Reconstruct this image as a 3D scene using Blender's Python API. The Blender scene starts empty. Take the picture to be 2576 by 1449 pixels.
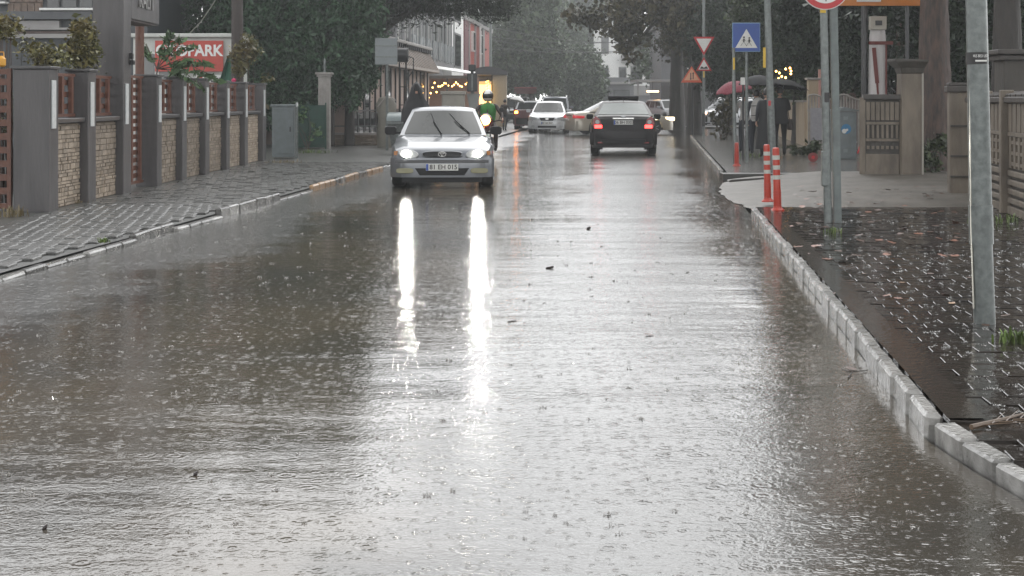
import bpy, bmesh, math, random
import numpy as np
from mathutils import Vector, Matrix
from bpy_extras.object_utils import world_to_camera_view  # noqa: F401

R = math.radians
PI = math.pi
rnd = random.Random(7)
nrg = np.random.default_rng(11)
scene = bpy.context.scene
COL = scene.collection

# ---------------------------------------------------------------- camera
CAM_H, FPX, CX, HY = 1.47, 3600.0, 1288.0, 255.0      # in a 2576 x 1449 frame
cam_d = bpy.data.cameras.new('camera')
cam_d.sensor_width = 36.0
cam_d.lens = 36.0 * FPX / 2576.0
cam_d.shift_y = -(724.5 - HY) / 2576.0
cam_d.clip_start = 0.1
cam_d.clip_end = 3000.0
cam = bpy.data.objects.new('camera', cam_d)
COL.objects.link(cam)
cam.location = (0, 0, CAM_H)
cam.rotation_euler = (R(90), 0, 0)
scene.camera = cam

# ---------------------------------------------------------------- sky, sun, exposure
SUN_EL, SUN_ROT = R(54), R(22)
world = bpy.data.worlds.new('World')
scene.world = world
world.use_nodes = True
wn, wl = world.node_tree.nodes, world.node_tree.links
wn.clear()
w_out = wn.new('ShaderNodeOutputWorld')
w_bg = wn.new('ShaderNodeBackground')
w_sky = wn.new('ShaderNodeTexSky')
w_sky.sky_type = 'NISHITA'
w_sky.sun_disc = False
w_sky.sun_elevation = SUN_EL
w_sky.sun_rotation = SUN_ROT
w_sky.dust_density = 0.6
w_sky.ozone_density = 0.5
w_hs = wn.new('ShaderNodeHueSaturation')      # rain cloud: hardly any blue left
w_hs.inputs['Saturation'].default_value = 0.05
wl.new(w_sky.outputs[0], w_hs.inputs['Color'])
wl.new(w_hs.outputs[0], w_bg.inputs['Color'])
wl.new(w_bg.outputs[0], w_out.inputs['Surface'])
w_bg.inputs['Strength'].default_value = 0.15

sun_d = bpy.data.lights.new('sun', 'SUN')
sun_d.energy = 0.5
sun_d.angle = R(60)
sun_d.color = (1.0, 0.98, 0.95)
sun = bpy.data.objects.new('sun', sun_d)
COL.objects.link(sun)
sun.rotation_euler = (SUN_EL - R(90), 0, -SUN_ROT)

vs = scene.view_settings
vs.view_transform = 'Standard'
vs.look = 'None'
vs.exposure = 1.36
vs.gamma = 1.0
vs.use_curve_mapping = False
scene.render.engine = 'CYCLES'
scene.cycles.max_bounces = 6
scene.cycles.diffuse_bounces = 2
scene.cycles.glossy_bounces = 3
scene.cycles.transmission_bounces = 4
scene.cycles.transparent_max_bounces = 8
scene.cycles.volume_bounces = 0
scene.cycles.sample_clamp_indirect = 6.0
scene.cycles.use_denoising = True

# ---------------------------------------------------------------- pixel <-> place
def gp(x, y, z=0.0):
    """point at height z seen at pixel (x, y) of a 2576 x 1449 frame"""
    Y = FPX * (CAM_H - z) / (y - HY)
    return Vector(((x - CX) * Y / FPX, Y, z))
def at(x, y, Y):
    return Vector(((x - CX) * Y / FPX, Y, CAM_H + (HY - y) * Y / FPX))
def kerb_left(Y):
    return -5.07 + 0.0782 * Y
def kerb_right(Y):
    return 1.15 + 0.1045 * Y

# ---------------------------------------------------------------- materials
MATS = {}
def lin(h):
    h = h.lstrip('#')
    c = [int(h[i:i + 2], 16) / 255 for i in (0, 2, 4)]
    return tuple((v / 12.92 if v <= 0.04045 else ((v + 0.055) / 1.055) ** 2.4) for v in c)
def mat(name, col, rough=0.5, col2=None, scale=6.0, amt=0.5, bump=0.0, bscale=None, metal=0.0,
        spec=0.5, coat=0.0, emit=None, estr=0.0, stretch=(1, 1, 1), island=0.0, trans=0.0, vary=0.0):
    if name in MATS:
        return MATS[name]
    m = bpy.data.materials.new(name)
    MATS[name] = m
    m.use_nodes = True
    nt = m.node_tree
    n, l = nt.nodes, nt.links
    b = n['Principled BSDF']
    b.inputs['Roughness'].default_value = rough
    b.inputs['Metallic'].default_value = metal
    b.inputs['Specular IOR Level'].default_value = spec
    b.inputs['Coat Weight'].default_value = coat
    b.inputs['Coat Roughness'].default_value = 0.05
    if trans:
        b.inputs['Transmission Weight'].default_value = trans
    if len(col) == 3:
        col = (*col, 1)
    b.inputs['Base Color'].default_value = col
    tc = n.new('ShaderNodeTexCoord')
    mp = n.new('ShaderNodeMapping')
    mp.inputs['Scale'].default_value = stretch
    l.new(tc.outputs['Object'], mp.inputs['Vector'])
    if col2 is None:
        col2 = tuple(v * 0.72 for v in col[:3])
    nz = n.new('ShaderNodeTexNoise')
    nz.inputs['Scale'].default_value = scale
    nz.inputs['Detail'].default_value = 5.0
    nz.inputs['Roughness'].default_value = 0.62
    l.new(mp.outputs[0], nz.inputs['Vector'])
    rp = n.new('ShaderNodeMapRange')
    rp.inputs['From Min'].default_value = 0.35
    rp.inputs['From Max'].default_value = 0.68
    rp.inputs['To Max'].default_value = amt
    l.new(nz.outputs['Fac'], rp.inputs['Value'])
    mx = n.new('ShaderNodeMix')
    mx.data_type = 'RGBA'
    mx.inputs[6].default_value = col
    mx.inputs[7].default_value = (*col2[:3], 1)
    l.new(rp.outputs[0], mx.inputs[0])
    last = mx.outputs[2]
    if island:
        ge = n.new('ShaderNodeNewGeometry')
        hs = n.new('ShaderNodeHueSaturation')
        mr = n.new('ShaderNodeMapRange')
        mr.inputs['To Min'].default_value = 1 - island
        mr.inputs['To Max'].default_value = 1 + island
        l.new(ge.outputs['Random Per Island'], mr.inputs['Value'])
        l.new(mr.outputs[0], hs.inputs['Value'])
        l.new(last, hs.inputs['Color'])
        last = hs.outputs[0]
    if vary:      # alike pieces differ a little from one another
        oi = n.new('ShaderNodeObjectInfo')
        hv = n.new('ShaderNodeHueSaturation')
        mv = n.new('ShaderNodeMapRange')
        mv.inputs['To Min'].default_value = 1 - vary
        mv.inputs['To Max'].default_value = 1 + vary
        l.new(oi.outputs['Random'], mv.inputs['Value'])
        l.new(mv.outputs[0], hv.inputs['Value'])
        l.new(last, hv.inputs['Color'])
        last = hv.outputs[0]
    l.new(last, b.inputs['Base Color'])
    if bump:
        nb = n.new('ShaderNodeTexNoise')
        nb.inputs['Scale'].default_value = bscale or scale * 4
        nb.inputs['Detail'].default_value = 4.0
        l.new(mp.outputs[0], nb.inputs['Vector'])
        bp = n.new('ShaderNodeBump')
        bp.inputs['Strength'].default_value = bump
        bp.inputs['Distance'].default_value = 0.02
        l.new(nb.outputs['Fac'], bp.inputs['Height'])
        l.new(bp.outputs[0], b.inputs['Normal'])
    if emit:
        b.inputs['Emission Color'].default_value = (*emit, 1)
        b.inputs['Emission Strength'].default_value = estr
    return m

def leaf_mat(name, c1, c2, rough=0.45):
    m = mat(name, c1, rough, c2, scale=0.9, amt=0.9, island=0.55, spec=0.3)
    return m

# the flooded road: muddy film of rain water with ripples
def water_mat(name, mud, grey, fine, strength, rough0, rough1, seams=False, ior=1.38):
    m = bpy.data.materials.new(name)
    m.use_nodes = True
    n, l = m.node_tree.nodes, m.node_tree.links
    b = n['Principled BSDF']
    b.inputs['IOR'].default_value = ior
    b.inputs['Specular IOR Level'].default_value = 0.5
    tc = n.new('ShaderNodeNewGeometry')
    def noise(scale, stretch=(1, 1, 1), detail=3.0, rough=0.55, dist=0.0):
        mp = n.new('ShaderNodeMapping')
        mp.inputs['Scale'].default_value = stretch
        l.new(tc.outputs['Position'], mp.inputs['Vector'])
        t = n.new('ShaderNodeTexNoise')
        t.inputs['Scale'].default_value = scale
        t.inputs['Detail'].default_value = detail
        t.inputs['Roughness'].default_value = rough
        t.inputs['Distortion'].default_value = dist
        l.new(mp.outputs[0], t.inputs['Vector'])
        return t.outputs['Fac']
    def rng(v, a, c, d, e):
        r = n.new('ShaderNodeMapRange')
        r.inputs['From Min'].default_value, r.inputs['From Max'].default_value = a, c
        r.inputs['To Min'].default_value, r.inputs['To Max'].default_value = d, e
        l.new(v, r.inputs['Value'])
        return r.outputs[0]
    def math_(op, a, c):
        q = n.new('ShaderNodeMath')
        q.operation = op
        for k, v in enumerate((a, c)):
            if isinstance(v, (int, float)):
                q.inputs[k].default_value = v
            else:
                l.new(v, q.inputs[k])
        return q.outputs[0]
    patch = noise(0.33, (1.0, 0.7, 1), 4.0, 0.6)
    mx = n.new('ShaderNodeMix')
    mx.data_type = 'RGBA'
    mx.inputs[6].default_value = (*mud, 1)
    mx.inputs[7].default_value = (*grey, 1)
    l.new(rng(patch, 0.40, 0.62, 0, 1), mx.inputs[0])
    l.new(mx.outputs[2], b.inputs['Base Color'])
    calm = rng(noise(0.22, (1.0, 0.6, 1), 4.0, 0.65), 0.38, 0.66, 0, 1)
    l.new(rng(calm, 0, 1, rough0, rough1), b.inputs['Roughness'])
    # heights in centimetres: rain rings, fine chop, wind ripples, slow swell
    def rings(scale, amp, count, share, seed):
        mp = n.new('ShaderNodeMapping')
        mp.inputs['Location'].default_value = (seed, seed * 1.7, 0)
        l.new(tc.outputs['Position'], mp.inputs['Vector'])
        v = n.new('ShaderNodeTexVoronoi')
        v.voronoi_dimensions = '2D'
        v.inputs['Scale'].default_value = scale
        l.new(mp.outputs[0], v.inputs['Vector'])
        d = v.outputs['Distance']
        sc_ = n.new('ShaderNodeSeparateColor')
        l.new(v.outputs['Color'], sc_.inputs[0])
        size = rng(sc_.outputs[1], 0, 1, 0.18, 0.50)
        q = math_('MAXIMUM', math_('SUBTRACT', 1.0, math_('DIVIDE', d, size)), 0.0)
        wv = math_('SINE', math_('MULTIPLY', d, 6.2832 * count), 0.0)
        on = math_('LESS_THAN', sc_.outputs[0], share)
        return math_('MULTIPLY', math_('MULTIPLY', wv, math_('MULTIPLY', q, on)), amp)
    h1 = noise(fine, (1.0, 1.15, 1), 2.0, 0.6, 0.3)
    h2 = noise(fine * 0.3, (0.8, 1.3, 1), 2.0, 0.5, 0.5)
    h3 = noise(fine * 0.035, (0.45, 1.4, 1), 2.0, 0.5, 0.3)
    s1 = math_('MULTIPLY', h1, rng(calm, 0, 1, 0.75 * strength, 1.6 * strength))
    s2 = math_('MULTIPLY', h2, rng(calm, 0, 1, 1.2 * strength, 2.6 * strength))
    s3 = math_('MULTIPLY', h3, 7.0 * strength)
    hh = math_('ADD', math_('ADD', s1, s2), s3)
    hh = math_('ADD', hh, math_('ADD', rings(6.5, 0.75 * strength, 4.5, 0.4, 3.1), rings(15.0, 0.55 * strength, 3.5, 0.65, 11.7)))
    if seams:     # asphalt pulled up across the lane: long low ridges the water only just covers
        h4 = noise(0.55, (0.05, 1.0, 1), 1.0, 0.4, 0.5)
        hh = math_('ADD', hh, math_('MULTIPLY', h4, 15.0 * strength))
    if seams:
        # deep still water stands in the left lane's trough and along the right gutter;
        # everywhere else a thin film over coarse asphalt is broken up by the rain,
        # most of all where traffic churns it towards the crossing
        sp = n.new('ShaderNodeSeparateXYZ')
        l.new(tc.outputs['Position'], sp.inputs[0])
        X, Y = sp.outputs[0], sp.outputs[1]
        wob = math_('ADD', math_('MULTIPLY', math_('SUBTRACT', noise(0.5, (1, 0.6, 1), 3.0), 0.5), 2.6), math_('MULTIPLY', math_('SUBTRACT', noise(2.2, (0.5, 1.6, 1), 3.0), 0.5), 1.0))
        q = math_('ADD', math_('ADD', math_('SUBTRACT', X, math_('MULTIPLY', Y, 0.0782)), 5.07), wob)
        def step(v, a_, b_, up=True):
            r = n.new('ShaderNodeMapRange')
            r.interpolation_type = 'SMOOTHSTEP'
            r.inputs['From Min'].default_value, r.inputs['From Max'].default_value = a_, b_
            r.inputs['To Min'].default_value, r.inputs['To Max'].default_value = (0, 1) if up else (1, 0)
            l.new(v, r.inputs['Value'])
            return r.outputs[0]
        lane = math_('MULTIPLY', step(q, 1.0, 1.7), step(q, 3.9, 4.7, False))
        qr = math_('SUBTRACT', math_('SUBTRACT', X, math_('MULTIPLY', Y, 0.1045)), 1.15)
        gutter = step(math_('ADD', qr, math_('MULTIPLY', wob, 0.4)), -1.0, -0.4)
        still = math_('MAXIMUM', lane, gutter)
        hh = math_('SUBTRACT', hh, 12.5 * strength)
        hh = math_('MULTIPLY', hh, math_('MULTIPLY', rng(still, 0, 1, 2.4, 1.0), rng(Y, 22, 46, 1.0, 1.7)))
        l.new(rng(still, 0, 1, 0.20, 0.06), b.inputs['Roughness'])
        m2 = n.new('ShaderNodeMix')
        m2.data_type = 'RGBA'
        l.new(still, m2.inputs[0])
        m2.inputs[6].default_value = (0.060, 0.058, 0.053, 1)
        l.new(mx.outputs[2], m2.inputs[7])
        l.new(m2.outputs[2], b.inputs['Base Color'])
    bp = n.new('ShaderNodeBump')
    bp.inputs['Strength'].default_value = 1.0
    bp.inputs['Distance'].default_value = 0.01
    l.new(hh, bp.inputs['Height'])
    l.new(bp.outputs[0], b.inputs['Normal'])
    MATS[name] = m
    return m

# ---------------------------------------------------------------- mesh collecting
class MB:
    def __init__(self):
        self.v, self.f, self.m = [], [], []
    def add(self, verts, faces, mi=0):
        o = len(self.v)
        self.v.extend([tuple(p) for p in verts])
        for f in faces:
            self.f.append(tuple(i + o for i in f))
            self.m.append(mi)
        return self
    def box(self, c, s, rz=0.0, rx=0.0, ry=0.0, mi=0):
        hx, hy, hz = s[0] / 2, s[1] / 2, s[2] / 2
        pts = [Vector(p) for p in ((-hx, -hy, -hz), (hx, -hy, -hz), (hx, hy, -hz), (-hx, hy, -hz),
                                   (-hx, -hy, hz), (hx, -hy, hz), (hx, hy, hz), (-hx, hy, hz))]
        if rz or rx or ry:
            M = Matrix.Rotation(rz, 3, 'Z') @ Matrix.Rotation(ry, 3, 'Y') @ Matrix.Rotation(rx, 3, 'X')
            pts = [M @ p for p in pts]
        c = Vector(c)
        return self.add([p + c for p in pts], [(0, 3, 2, 1), (4, 5, 6, 7), (0, 1, 5, 4), (1, 2, 6, 5), (2, 3, 7, 6), (3, 0, 4, 7)], mi)
    def bar(self, a, b, w, h, mi=0):
        a, b = Vector(a), Vector(b)
        d = (b - a).normalized()
        up = Vector((0, 0, 1)) if abs(d.z) < 0.95 else Vector((0, 1, 0))
        sx = d.cross(up).normalized() * (w / 2)
        sz = sx.cross(d).normalized() * (h / 2)
        pts = [q + i * sx + j * sz for q in (a, b) for i, j in ((-1, -1), (1, -1), (1, 1), (-1, 1))]
        return self.add(pts, [(3, 2, 1, 0), (4, 5, 6, 7), (0, 1, 5, 4), (1, 2, 6, 5), (2, 3, 7, 6), (3, 0, 4, 7)], mi)
    def tube(self, path, rad, n=8, mi=0, cap=True):
        path = [Vector(p) for p in path]
        if isinstance(rad, (int, float)):
            rad = [rad] * len(path)
        rings = []
        prev = None
        for i, p in enumerate(path):
            d = (path[min(i + 1, len(path) - 1)] - path[max(i - 1, 0)]).normalized()
            if prev is None:
                up = Vector((0, 0, 1)) if abs(d.z) < 0.9 else Vector((1, 0, 0))
                u = d.cross(up).normalized()
            else:
                u = (prev - d * prev.dot(d)).normalized()
            prev = u
            w = d.cross(u)
            rings.append([p + (u * math.cos(2 * PI * k / n) + w * math.sin(2 * PI * k / n)) * rad[i] for k in range(n)])
        return self.loft(rings, True, cap, mi)
    def loft(self, rings, closed=True, cap=True, mi=0):
        n = len(rings[0])
        vs_ = [p for r in rings for p in r]
        fs = []
        for i in range(len(rings) - 1):
            for k in range(n if closed else n - 1):
                k2 = (k + 1) % n
                fs.append((i * n + k, i * n + k2, (i + 1) * n + k2, (i + 1) * n + k))
        if cap and closed:
            fs.append(tuple(range(n - 1, -1, -1)))
            fs.append(tuple((len(rings) - 1) * n + k for k in range(n)))
        return self.add(vs_, fs, mi)
    def lathe(self, prof, c=(0, 0, 0), n=16, mi=0, cap=True):
        c = Vector(c)
        return self.loft([[c + Vector((r * math.cos(2 * PI * k / n), r * math.sin(2 * PI * k / n), z)) for k in range(n)] for r, z in prof], True, cap, mi)
    def disc(self, c, r, nrm=(0, -1, 0), n=20, t=0.02, mi=0):
        c, d = Vector(c), Vector(nrm).normalized()
        return self.tube([c - d * t / 2, c + d * t / 2], r, n, mi)
    def prism(self, poly, y0, y1, mi=0):
        """poly in (x, z), pulled along y"""
        n = len(poly)
        vs_ = [(x, y0, z) for x, z in poly] + [(x, y1, z) for x, z in poly]
        fs = [tuple(range(n)), tuple(range(2 * n - 1, n - 1, -1))]
        fs += [((i + 1) % n, i, n + i, n + (i + 1) % n) for i in range(n)]
        return self.add(vs_, fs, mi)
    def grid(self, fn, nu, nv, mi=0):
        vs_ = [fn(i / nu, j / nv) for j in range(nv + 1) for i in range(nu + 1)]
        fs = [(j * (nu + 1) + i, j * (nu + 1) + i + 1, (j + 1) * (nu + 1) + i + 1, (j + 1) * (nu + 1) + i) for j in range(nv) for i in range(nu)]
        return self.add(vs_, fs, mi)
    def mesh(self, name, mats, smooth=False, angle=35, fix=True):
        me = bpy.data.meshes.new(name)
        me.from_pydata(self.v, [], self.f)
        if not isinstance(mats, (list, tuple)):
            mats = [mats]
        for m in mats:
            me.materials.append(m)
        if len(mats) > 1:
            me.polygons.foreach_set('material_index', self.m)
        if fix:
            bm = bmesh.new()
            bm.from_mesh(me)
            bmesh.ops.recalc_face_normals(bm, faces=bm.faces)
            bm.to_mesh(me)
            bm.free()
        if smooth:
            me.polygons.foreach_set('use_smooth', [True] * len(me.polygons))
            me.set_sharp_from_angle(angle=R(angle))
        me.update()
        return me
    def build(self, name, mats, parent=None, smooth=False, bevel=0.0, angle=35, loc=None):
        o = bpy.data.objects.new(name, self.mesh(name, mats, smooth, angle))
        COL.objects.link(o)
        if parent is not None:
            o.parent = parent
        if loc is not None:
            o.location = loc
        if bevel:
            md = o.modifiers.new('bevel', 'BEVEL')
            md.width = bevel
            md.segments = 2
            md.limit_method = 'ANGLE'
            md.angle_limit = R(40)
        return o

def tag(o, label=None, cat=None, group=None, kind=None):
    if label:
        o['label'] = label
    if cat:
        o['category'] = cat
    if group:
        o['group'] = group
    if kind:
        o['kind'] = kind
    return o
def thing(name, label, cat, loc=(0, 0, 0), rz=0.0, group=None):
    o = bpy.data.objects.new(name, None)
    o.empty_display_size = 0.2
    COL.objects.link(o)
    o.location = loc
    o.rotation_euler = (0, 0, rz)
    return tag(o, label, cat, group)
def struct(o):
    o['kind'] = 'structure'
    return o
def inst(name, me, parent=None, loc=(0, 0, 0), rot=(0, 0, 0), sc=(1, 1, 1)):
    o = bpy.data.objects.new(name, me)
    COL.objects.link(o)
    o.parent = parent
    o.location, o.rotation_euler, o.scale = loc, rot, sc
    return o
def text(name, body, size, m, parent, loc, rot=(R(90), 0, 0), depth=0.004, sx=1.0, align='CENTER', bold=0.0):
    cu = bpy.data.curves.new(name, 'FONT')
    cu.body = body
    cu.size = size
    cu.extrude = depth
    cu.offset = bold
    cu.align_x = align
    cu.align_y = 'CENTER'
    cu.resolution_u = 3
    tmp = bpy.data.objects.new(name, cu)
    COL.objects.link(tmp)
    dg = bpy.context.evaluated_depsgraph_get()
    me = bpy.data.meshes.new_from_object(tmp.evaluated_get(dg))
    bpy.data.objects.remove(tmp)
    me.materials.clear()
    me.materials.append(m)
    return inst(name, me, parent, loc, rot, (sx, 1, 1))
# ================================================================ the setting
M_ROAD = water_mat('flooded_asphalt', (0.086, 0.070, 0.051), (0.046, 0.043, 0.038), 45.0, 0.088, 0.04, 0.10, seams=True, ior=1.6)
M_PAVE_R = water_mat('flooded_pavement', (0.030, 0.024, 0.019), (0.018, 0.016, 0.015), 40.0, 0.09, 0.04, 0.10, ior=1.4)
M_PAVE_L = mat('wet_paving', (0.075, 0.075, 0.071), 0.34, (0.045, 0.045, 0.042), 2.2, 0.8, 0.5, 26)
M_PAVER = mat('wet_paver', (0.085, 0.084, 0.079), 0.27, (0.045, 0.045, 0.042), 3.0, 0.8, 0.45, 40, vary=0.16)
M_KERB = mat('wet_kerb_concrete', (0.30, 0.295, 0.28), 0.13, (0.11, 0.106, 0.098), 7, 0.8, 0.35, 30, vary=0.2)  # pale base colour carries the wet sheen of the stones
M_KERB_Y = mat('worn_yellow_kerb_paint', (0.40, 0.23, 0.10), 0.3, (0.22, 0.17, 0.13), 9, 0.9, 0.35, 30)
M_APRON = mat('wet_driveway_concrete', (0.115, 0.102, 0.083), 0.5, (0.055, 0.047, 0.037), 1.9, 1.0, 0.6, 45)
M_EARTH = mat('wet_earth', (0.050, 0.040, 0.028), 0.7, (0.03, 0.035, 0.015), 1.5, 0.8, 0.6, 12)

g = MB().grid(lambda u, v: (-900 + 1800 * u, -300 + 2000 * v, -0.06), 1, 1)
struct(g.build('ground', M_EARTH))

# road: kerb to kerb, opening into a side street on the right beyond the crossing
def right_edge(Y):
    if Y >= 6.2:
        return kerb_right(Y)
    k = (6.2 - Y)
    return 1.80 + 0.035 * k + 0.055 * k * k
rd = MB()
ys = [-10, -6, -3, -1, 0, 1, 2, 3, 4, 4.6, 5.2, 5.7, 6.2] + list(range(8, 58, 2)) + [58, 58.001, 66, 78, 78.001] + list(range(84, 176, 6))
for a, b_ in zip(ys[:-1], ys[1:]):
    def ed(Y):
        if 58.0005 < Y < 78.0005:
            return kerb_left(Y), 34.0
        return kerb_left(Y), right_edge(Y)
    la, ra = ed(a + 1e-6 if a in (58.001,) else a)
    lb, rb = ed(b_)
    if a == 58:
        continue
    if a == 78:
        continue
    if b_ == 78:
        lb, rb = kerb_left(78), 34.0
    if a == 78.001:
        la, ra = kerb_left(78), right_edge(78)
    rd.add([(la, a, 0), (ra, a, 0), (rb, b_, 0), (lb, b_, 0)], [(0, 1, 2, 3)])
road = struct(rd.build('road', M_ROAD))

# ---- left pavement with pavers
pl = MB()
for a, b_ in zip(range(-10, 150, 4), range(-6, 154, 4)):
    pl.add([(-40, a, 0.055), (kerb_left(a) - 0.07, a, 0.055), (kerb_left(b_) - 0.07, b_, 0.055), (-40, b_, 0.055)], [(0, 1, 2, 3)])
pave_l = struct(pl.build('left_pavement', M_PAVE_L))

def bev_box(name, s, m, bev):
    bm = bmesh.new()
    bmesh.ops.create_cube(bm, size=1.0)
    for v in bm.verts:
        v.co = Vector((v.co.x * s[0], v.co.y * s[1], v.co.z * s[2]))
    if bev:
        bmesh.ops.bevel(bm, geom=[e for e in bm.edges], offset=bev, segments=1, affect='EDGES')
    me = bpy.data.meshes.new(name)
    bm.to_mesh(me)
    bm.free()
    me.materials.append(m)
    return me
PW, PD = 0.13, 0.26
me_pav = bev_box('paver', (PW - 0.008, PD - 0.009, 0.04), M_PAVER, 0.008)
slots = []
row = 0
Y = 11.2
while Y < 33:
    X = kerb_left(Y) - 0.22 - (PW / 2 if row % 2 else 0)
    while X > -5.75:
        slots.append((X, Y))
        X -= PW
    Y += PD
    row += 1
seen = [p for p in slots if CX + FPX * p[0] / p[1] > -25]
seen.sort(key=lambda p: p[1])
for X, Y in seen[:300]:
    inst('paver', me_pav, pave_l, (X, Y, 0.062 + rnd.uniform(-0.006, 0.006)), (rnd.gauss(0, 0.008), rnd.gauss(0, 0.012), rnd.gauss(0, 0.012)))
rest = MB()
for X, Y in seen[300:]:
    rest.box((X, Y, 0.062 + rnd.uniform(-0.006, 0.006)), (PW - 0.008, PD - 0.009, 0.04), rnd.gauss(0, 0.012), rnd.gauss(0, 0.02), rnd.gauss(0, 0.03))
tag(rest.build('paving_field', M_PAVER, pave_l), kind='stuff')

# ---- kerbs, each stone its own
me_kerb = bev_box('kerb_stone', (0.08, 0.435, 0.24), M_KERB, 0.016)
M_KERB_D = mat('kerb_off_highlight', (0.085, 0.082, 0.076), 0.14, (0.045, 0.043, 0.04), 7, 0.8, 0.4, 30, vary=0.25)  # dark stones set among pale ones paint the broken wet highlights
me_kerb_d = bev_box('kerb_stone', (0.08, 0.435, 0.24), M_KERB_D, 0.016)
me_kerb_y = bev_box('kerb_stone', (0.08, 0.435, 0.24), M_KERB_Y, 0.022)
def kerb_run(name, fx, y0, y1, side, top, slope, special=None):
    bed = MB()
    n = int((y1 - y0) / 3) + 1
    for i in range(n):
        a, b_ = y0 + (y1 - y0) * i / n, y0 + (y1 - y0) * (i + 1) / n
        bed.add([(fx(a) + side * 0.01, a, -0.02), (fx(a) + side * 0.085, a, -0.02), (fx(b_) + side * 0.085, b_, -0.02), (fx(b_) + side * 0.01, b_, -0.02),
                 (fx(a) + side * 0.02, a, top - 0.05), (fx(a) + side * 0.075, a, top - 0.05), (fx(b_) + side * 0.075, b_, top - 0.05), (fx(b_) + side * 0.02, b_, top - 0.05)],
                [(4, 5, 6, 7), (0, 1, 5, 4), (1, 2, 6, 5), (2, 3, 7, 6), (3, 0, 4, 7)])
    root = struct(bed.build(name, M_KERB))
    Y, i = y0 + 0.22, 0
    while Y < y1:
        dz, tilt, dx, me = rnd.gauss(0, 0.004), rnd.gauss(0, 0.012), rnd.gauss(0, 0.004), me_kerb
        if special:
            sp = special(Y)
            if sp is None:
                Y += 0.45
                continue
            dz, tilt, dx = dz + sp[0], tilt + sp[1], dx + sp[2]
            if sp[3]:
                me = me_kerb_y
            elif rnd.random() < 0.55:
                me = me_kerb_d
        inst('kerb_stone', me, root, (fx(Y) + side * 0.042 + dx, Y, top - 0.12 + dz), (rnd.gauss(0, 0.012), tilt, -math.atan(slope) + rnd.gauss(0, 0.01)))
        Y += 0.45
    return root
def left_special(Y):
    if Y < 13.6:
        return (-0.055 + rnd.gauss(0, 0.008), 0.05, 0.0, False)
    if Y < 14.8:
        return (-0.03, 0.12, 0.02, False)
    if Y < 16.4:
        return (0.015, -0.03, 0.0, False)
    if Y < 17.9:
        return (-0.045, 0.15, 0.02, False)
    if Y < 21.3:
        return (0.035, -0.05, 0.0, False)
    if Y < 23.6:
        return (-0.06, 0.0, 0.0, False)
    if Y < 30.5:
        return (0.02, 0.0, 0.0, int(Y * 2) % 5 > 1)
    return (0.0, 0.0, 0.0, False)
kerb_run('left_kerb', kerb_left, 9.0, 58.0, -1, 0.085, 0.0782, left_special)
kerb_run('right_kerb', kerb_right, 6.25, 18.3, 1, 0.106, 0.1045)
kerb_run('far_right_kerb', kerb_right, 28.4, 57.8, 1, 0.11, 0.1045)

# bent corner of the right kerb
corner = struct(MB().box((2.1, 5.3, -0.01), (0.3, 1.2, 0.06), 0.1).build('corner_kerb', M_KERB))
pts = [Vector((right_edge(y), y, 0)) for y in (6.18, 5.86, 5.54, 5.22, 4.88, 4.5, 4.0)]
for i, (a, b_) in enumerate(zip(pts[:-1], pts[1:])):
    d = b_ - a
    Ld = d.length - 0.012
    nrm = Vector((-d.y, d.x, 0)).normalized()
    c = (a + b_) / 2 + nrm * 0.07
    bm = bev_box('kerb_stone', (0.10, Ld, 0.2), M_KERB, 0.012)
    inst('kerb_stone', bm, corner, (c.x, c.y, 0.085 - 0.1 - 0.006 * i), (0, 0.02, math.atan2(-d.x, d.y)))

# ---- right pavement (near and far) and the driveway between them
def pave_strip(name, y0, y1, fx, x1, z, m, n=8):
    q = MB()
    for i in range(n):
        a, b_ = y0 + (y1 - y0) * i / n, y0 + (y1 - y0) * (i + 1) / n
        q.add([(fx(a), a, z), (x1, a, z), (x1, b_, z), (fx(b_), b_, z)], [(0, 1, 2, 3)])
    return struct(q.build(name, m))
pave_r = pave_strip('right_pavement', 3.6, 18.9, lambda y: right_edge(y) + 0.085, 16.0, 0.074, M_PAVE_R, 24)
me_slab = bev_box('paving_sett', (0.242, 0.162, 0.03), M_PAVE_R, 0.003)
setts = []
j = 0
Ys = 4.9
while Ys < 18.4:
    Xs = right_edge(Ys) + 0.22 + (0.125 if j % 2 else 0)
    while Xs < min(0.40 * Ys + 0.3, 6.5):
        setts.append((Xs, Ys))
        Xs += 0.25
    Ys += 0.17
    j += 1
sett_rest = MB()
for k, (Xs, Ys) in enumerate(setts):
    zz, rot = 0.074 + rnd.gauss(0, 0.0016), (rnd.gauss(0, 0.010), rnd.gauss(0, 0.010), -math.atan(0.1045) + rnd.gauss(0, 0.02))
    if k < 300:
        inst('paving_sett', me_slab, pave_r, (Xs, Ys, zz), rot)
    else:
        sett_rest.box((Xs, Ys, zz), (0.242, 0.162, 0.03), rot[2], rot[0], rot[1])
tag(sett_rest.build('sett_field', M_PAVE_R, pave_r), kind='stuff')
pave_strip('far_right_pavement', 27.3, 57.9, lambda y: kerb_right(y) + 0.13, 30.0, 0.085, mat('wet_far_paving', (0.11, 0.105, 0.095), 0.2, (0.06, 0.055, 0.05), 2, 0.8, 0.3, 14), 8)
pave_strip('right_side_pavement', 78.2, 150, lambda y: kerb_right(y) + 0.1, 40.0, 0.08, M_PAVE_L, 4)
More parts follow.
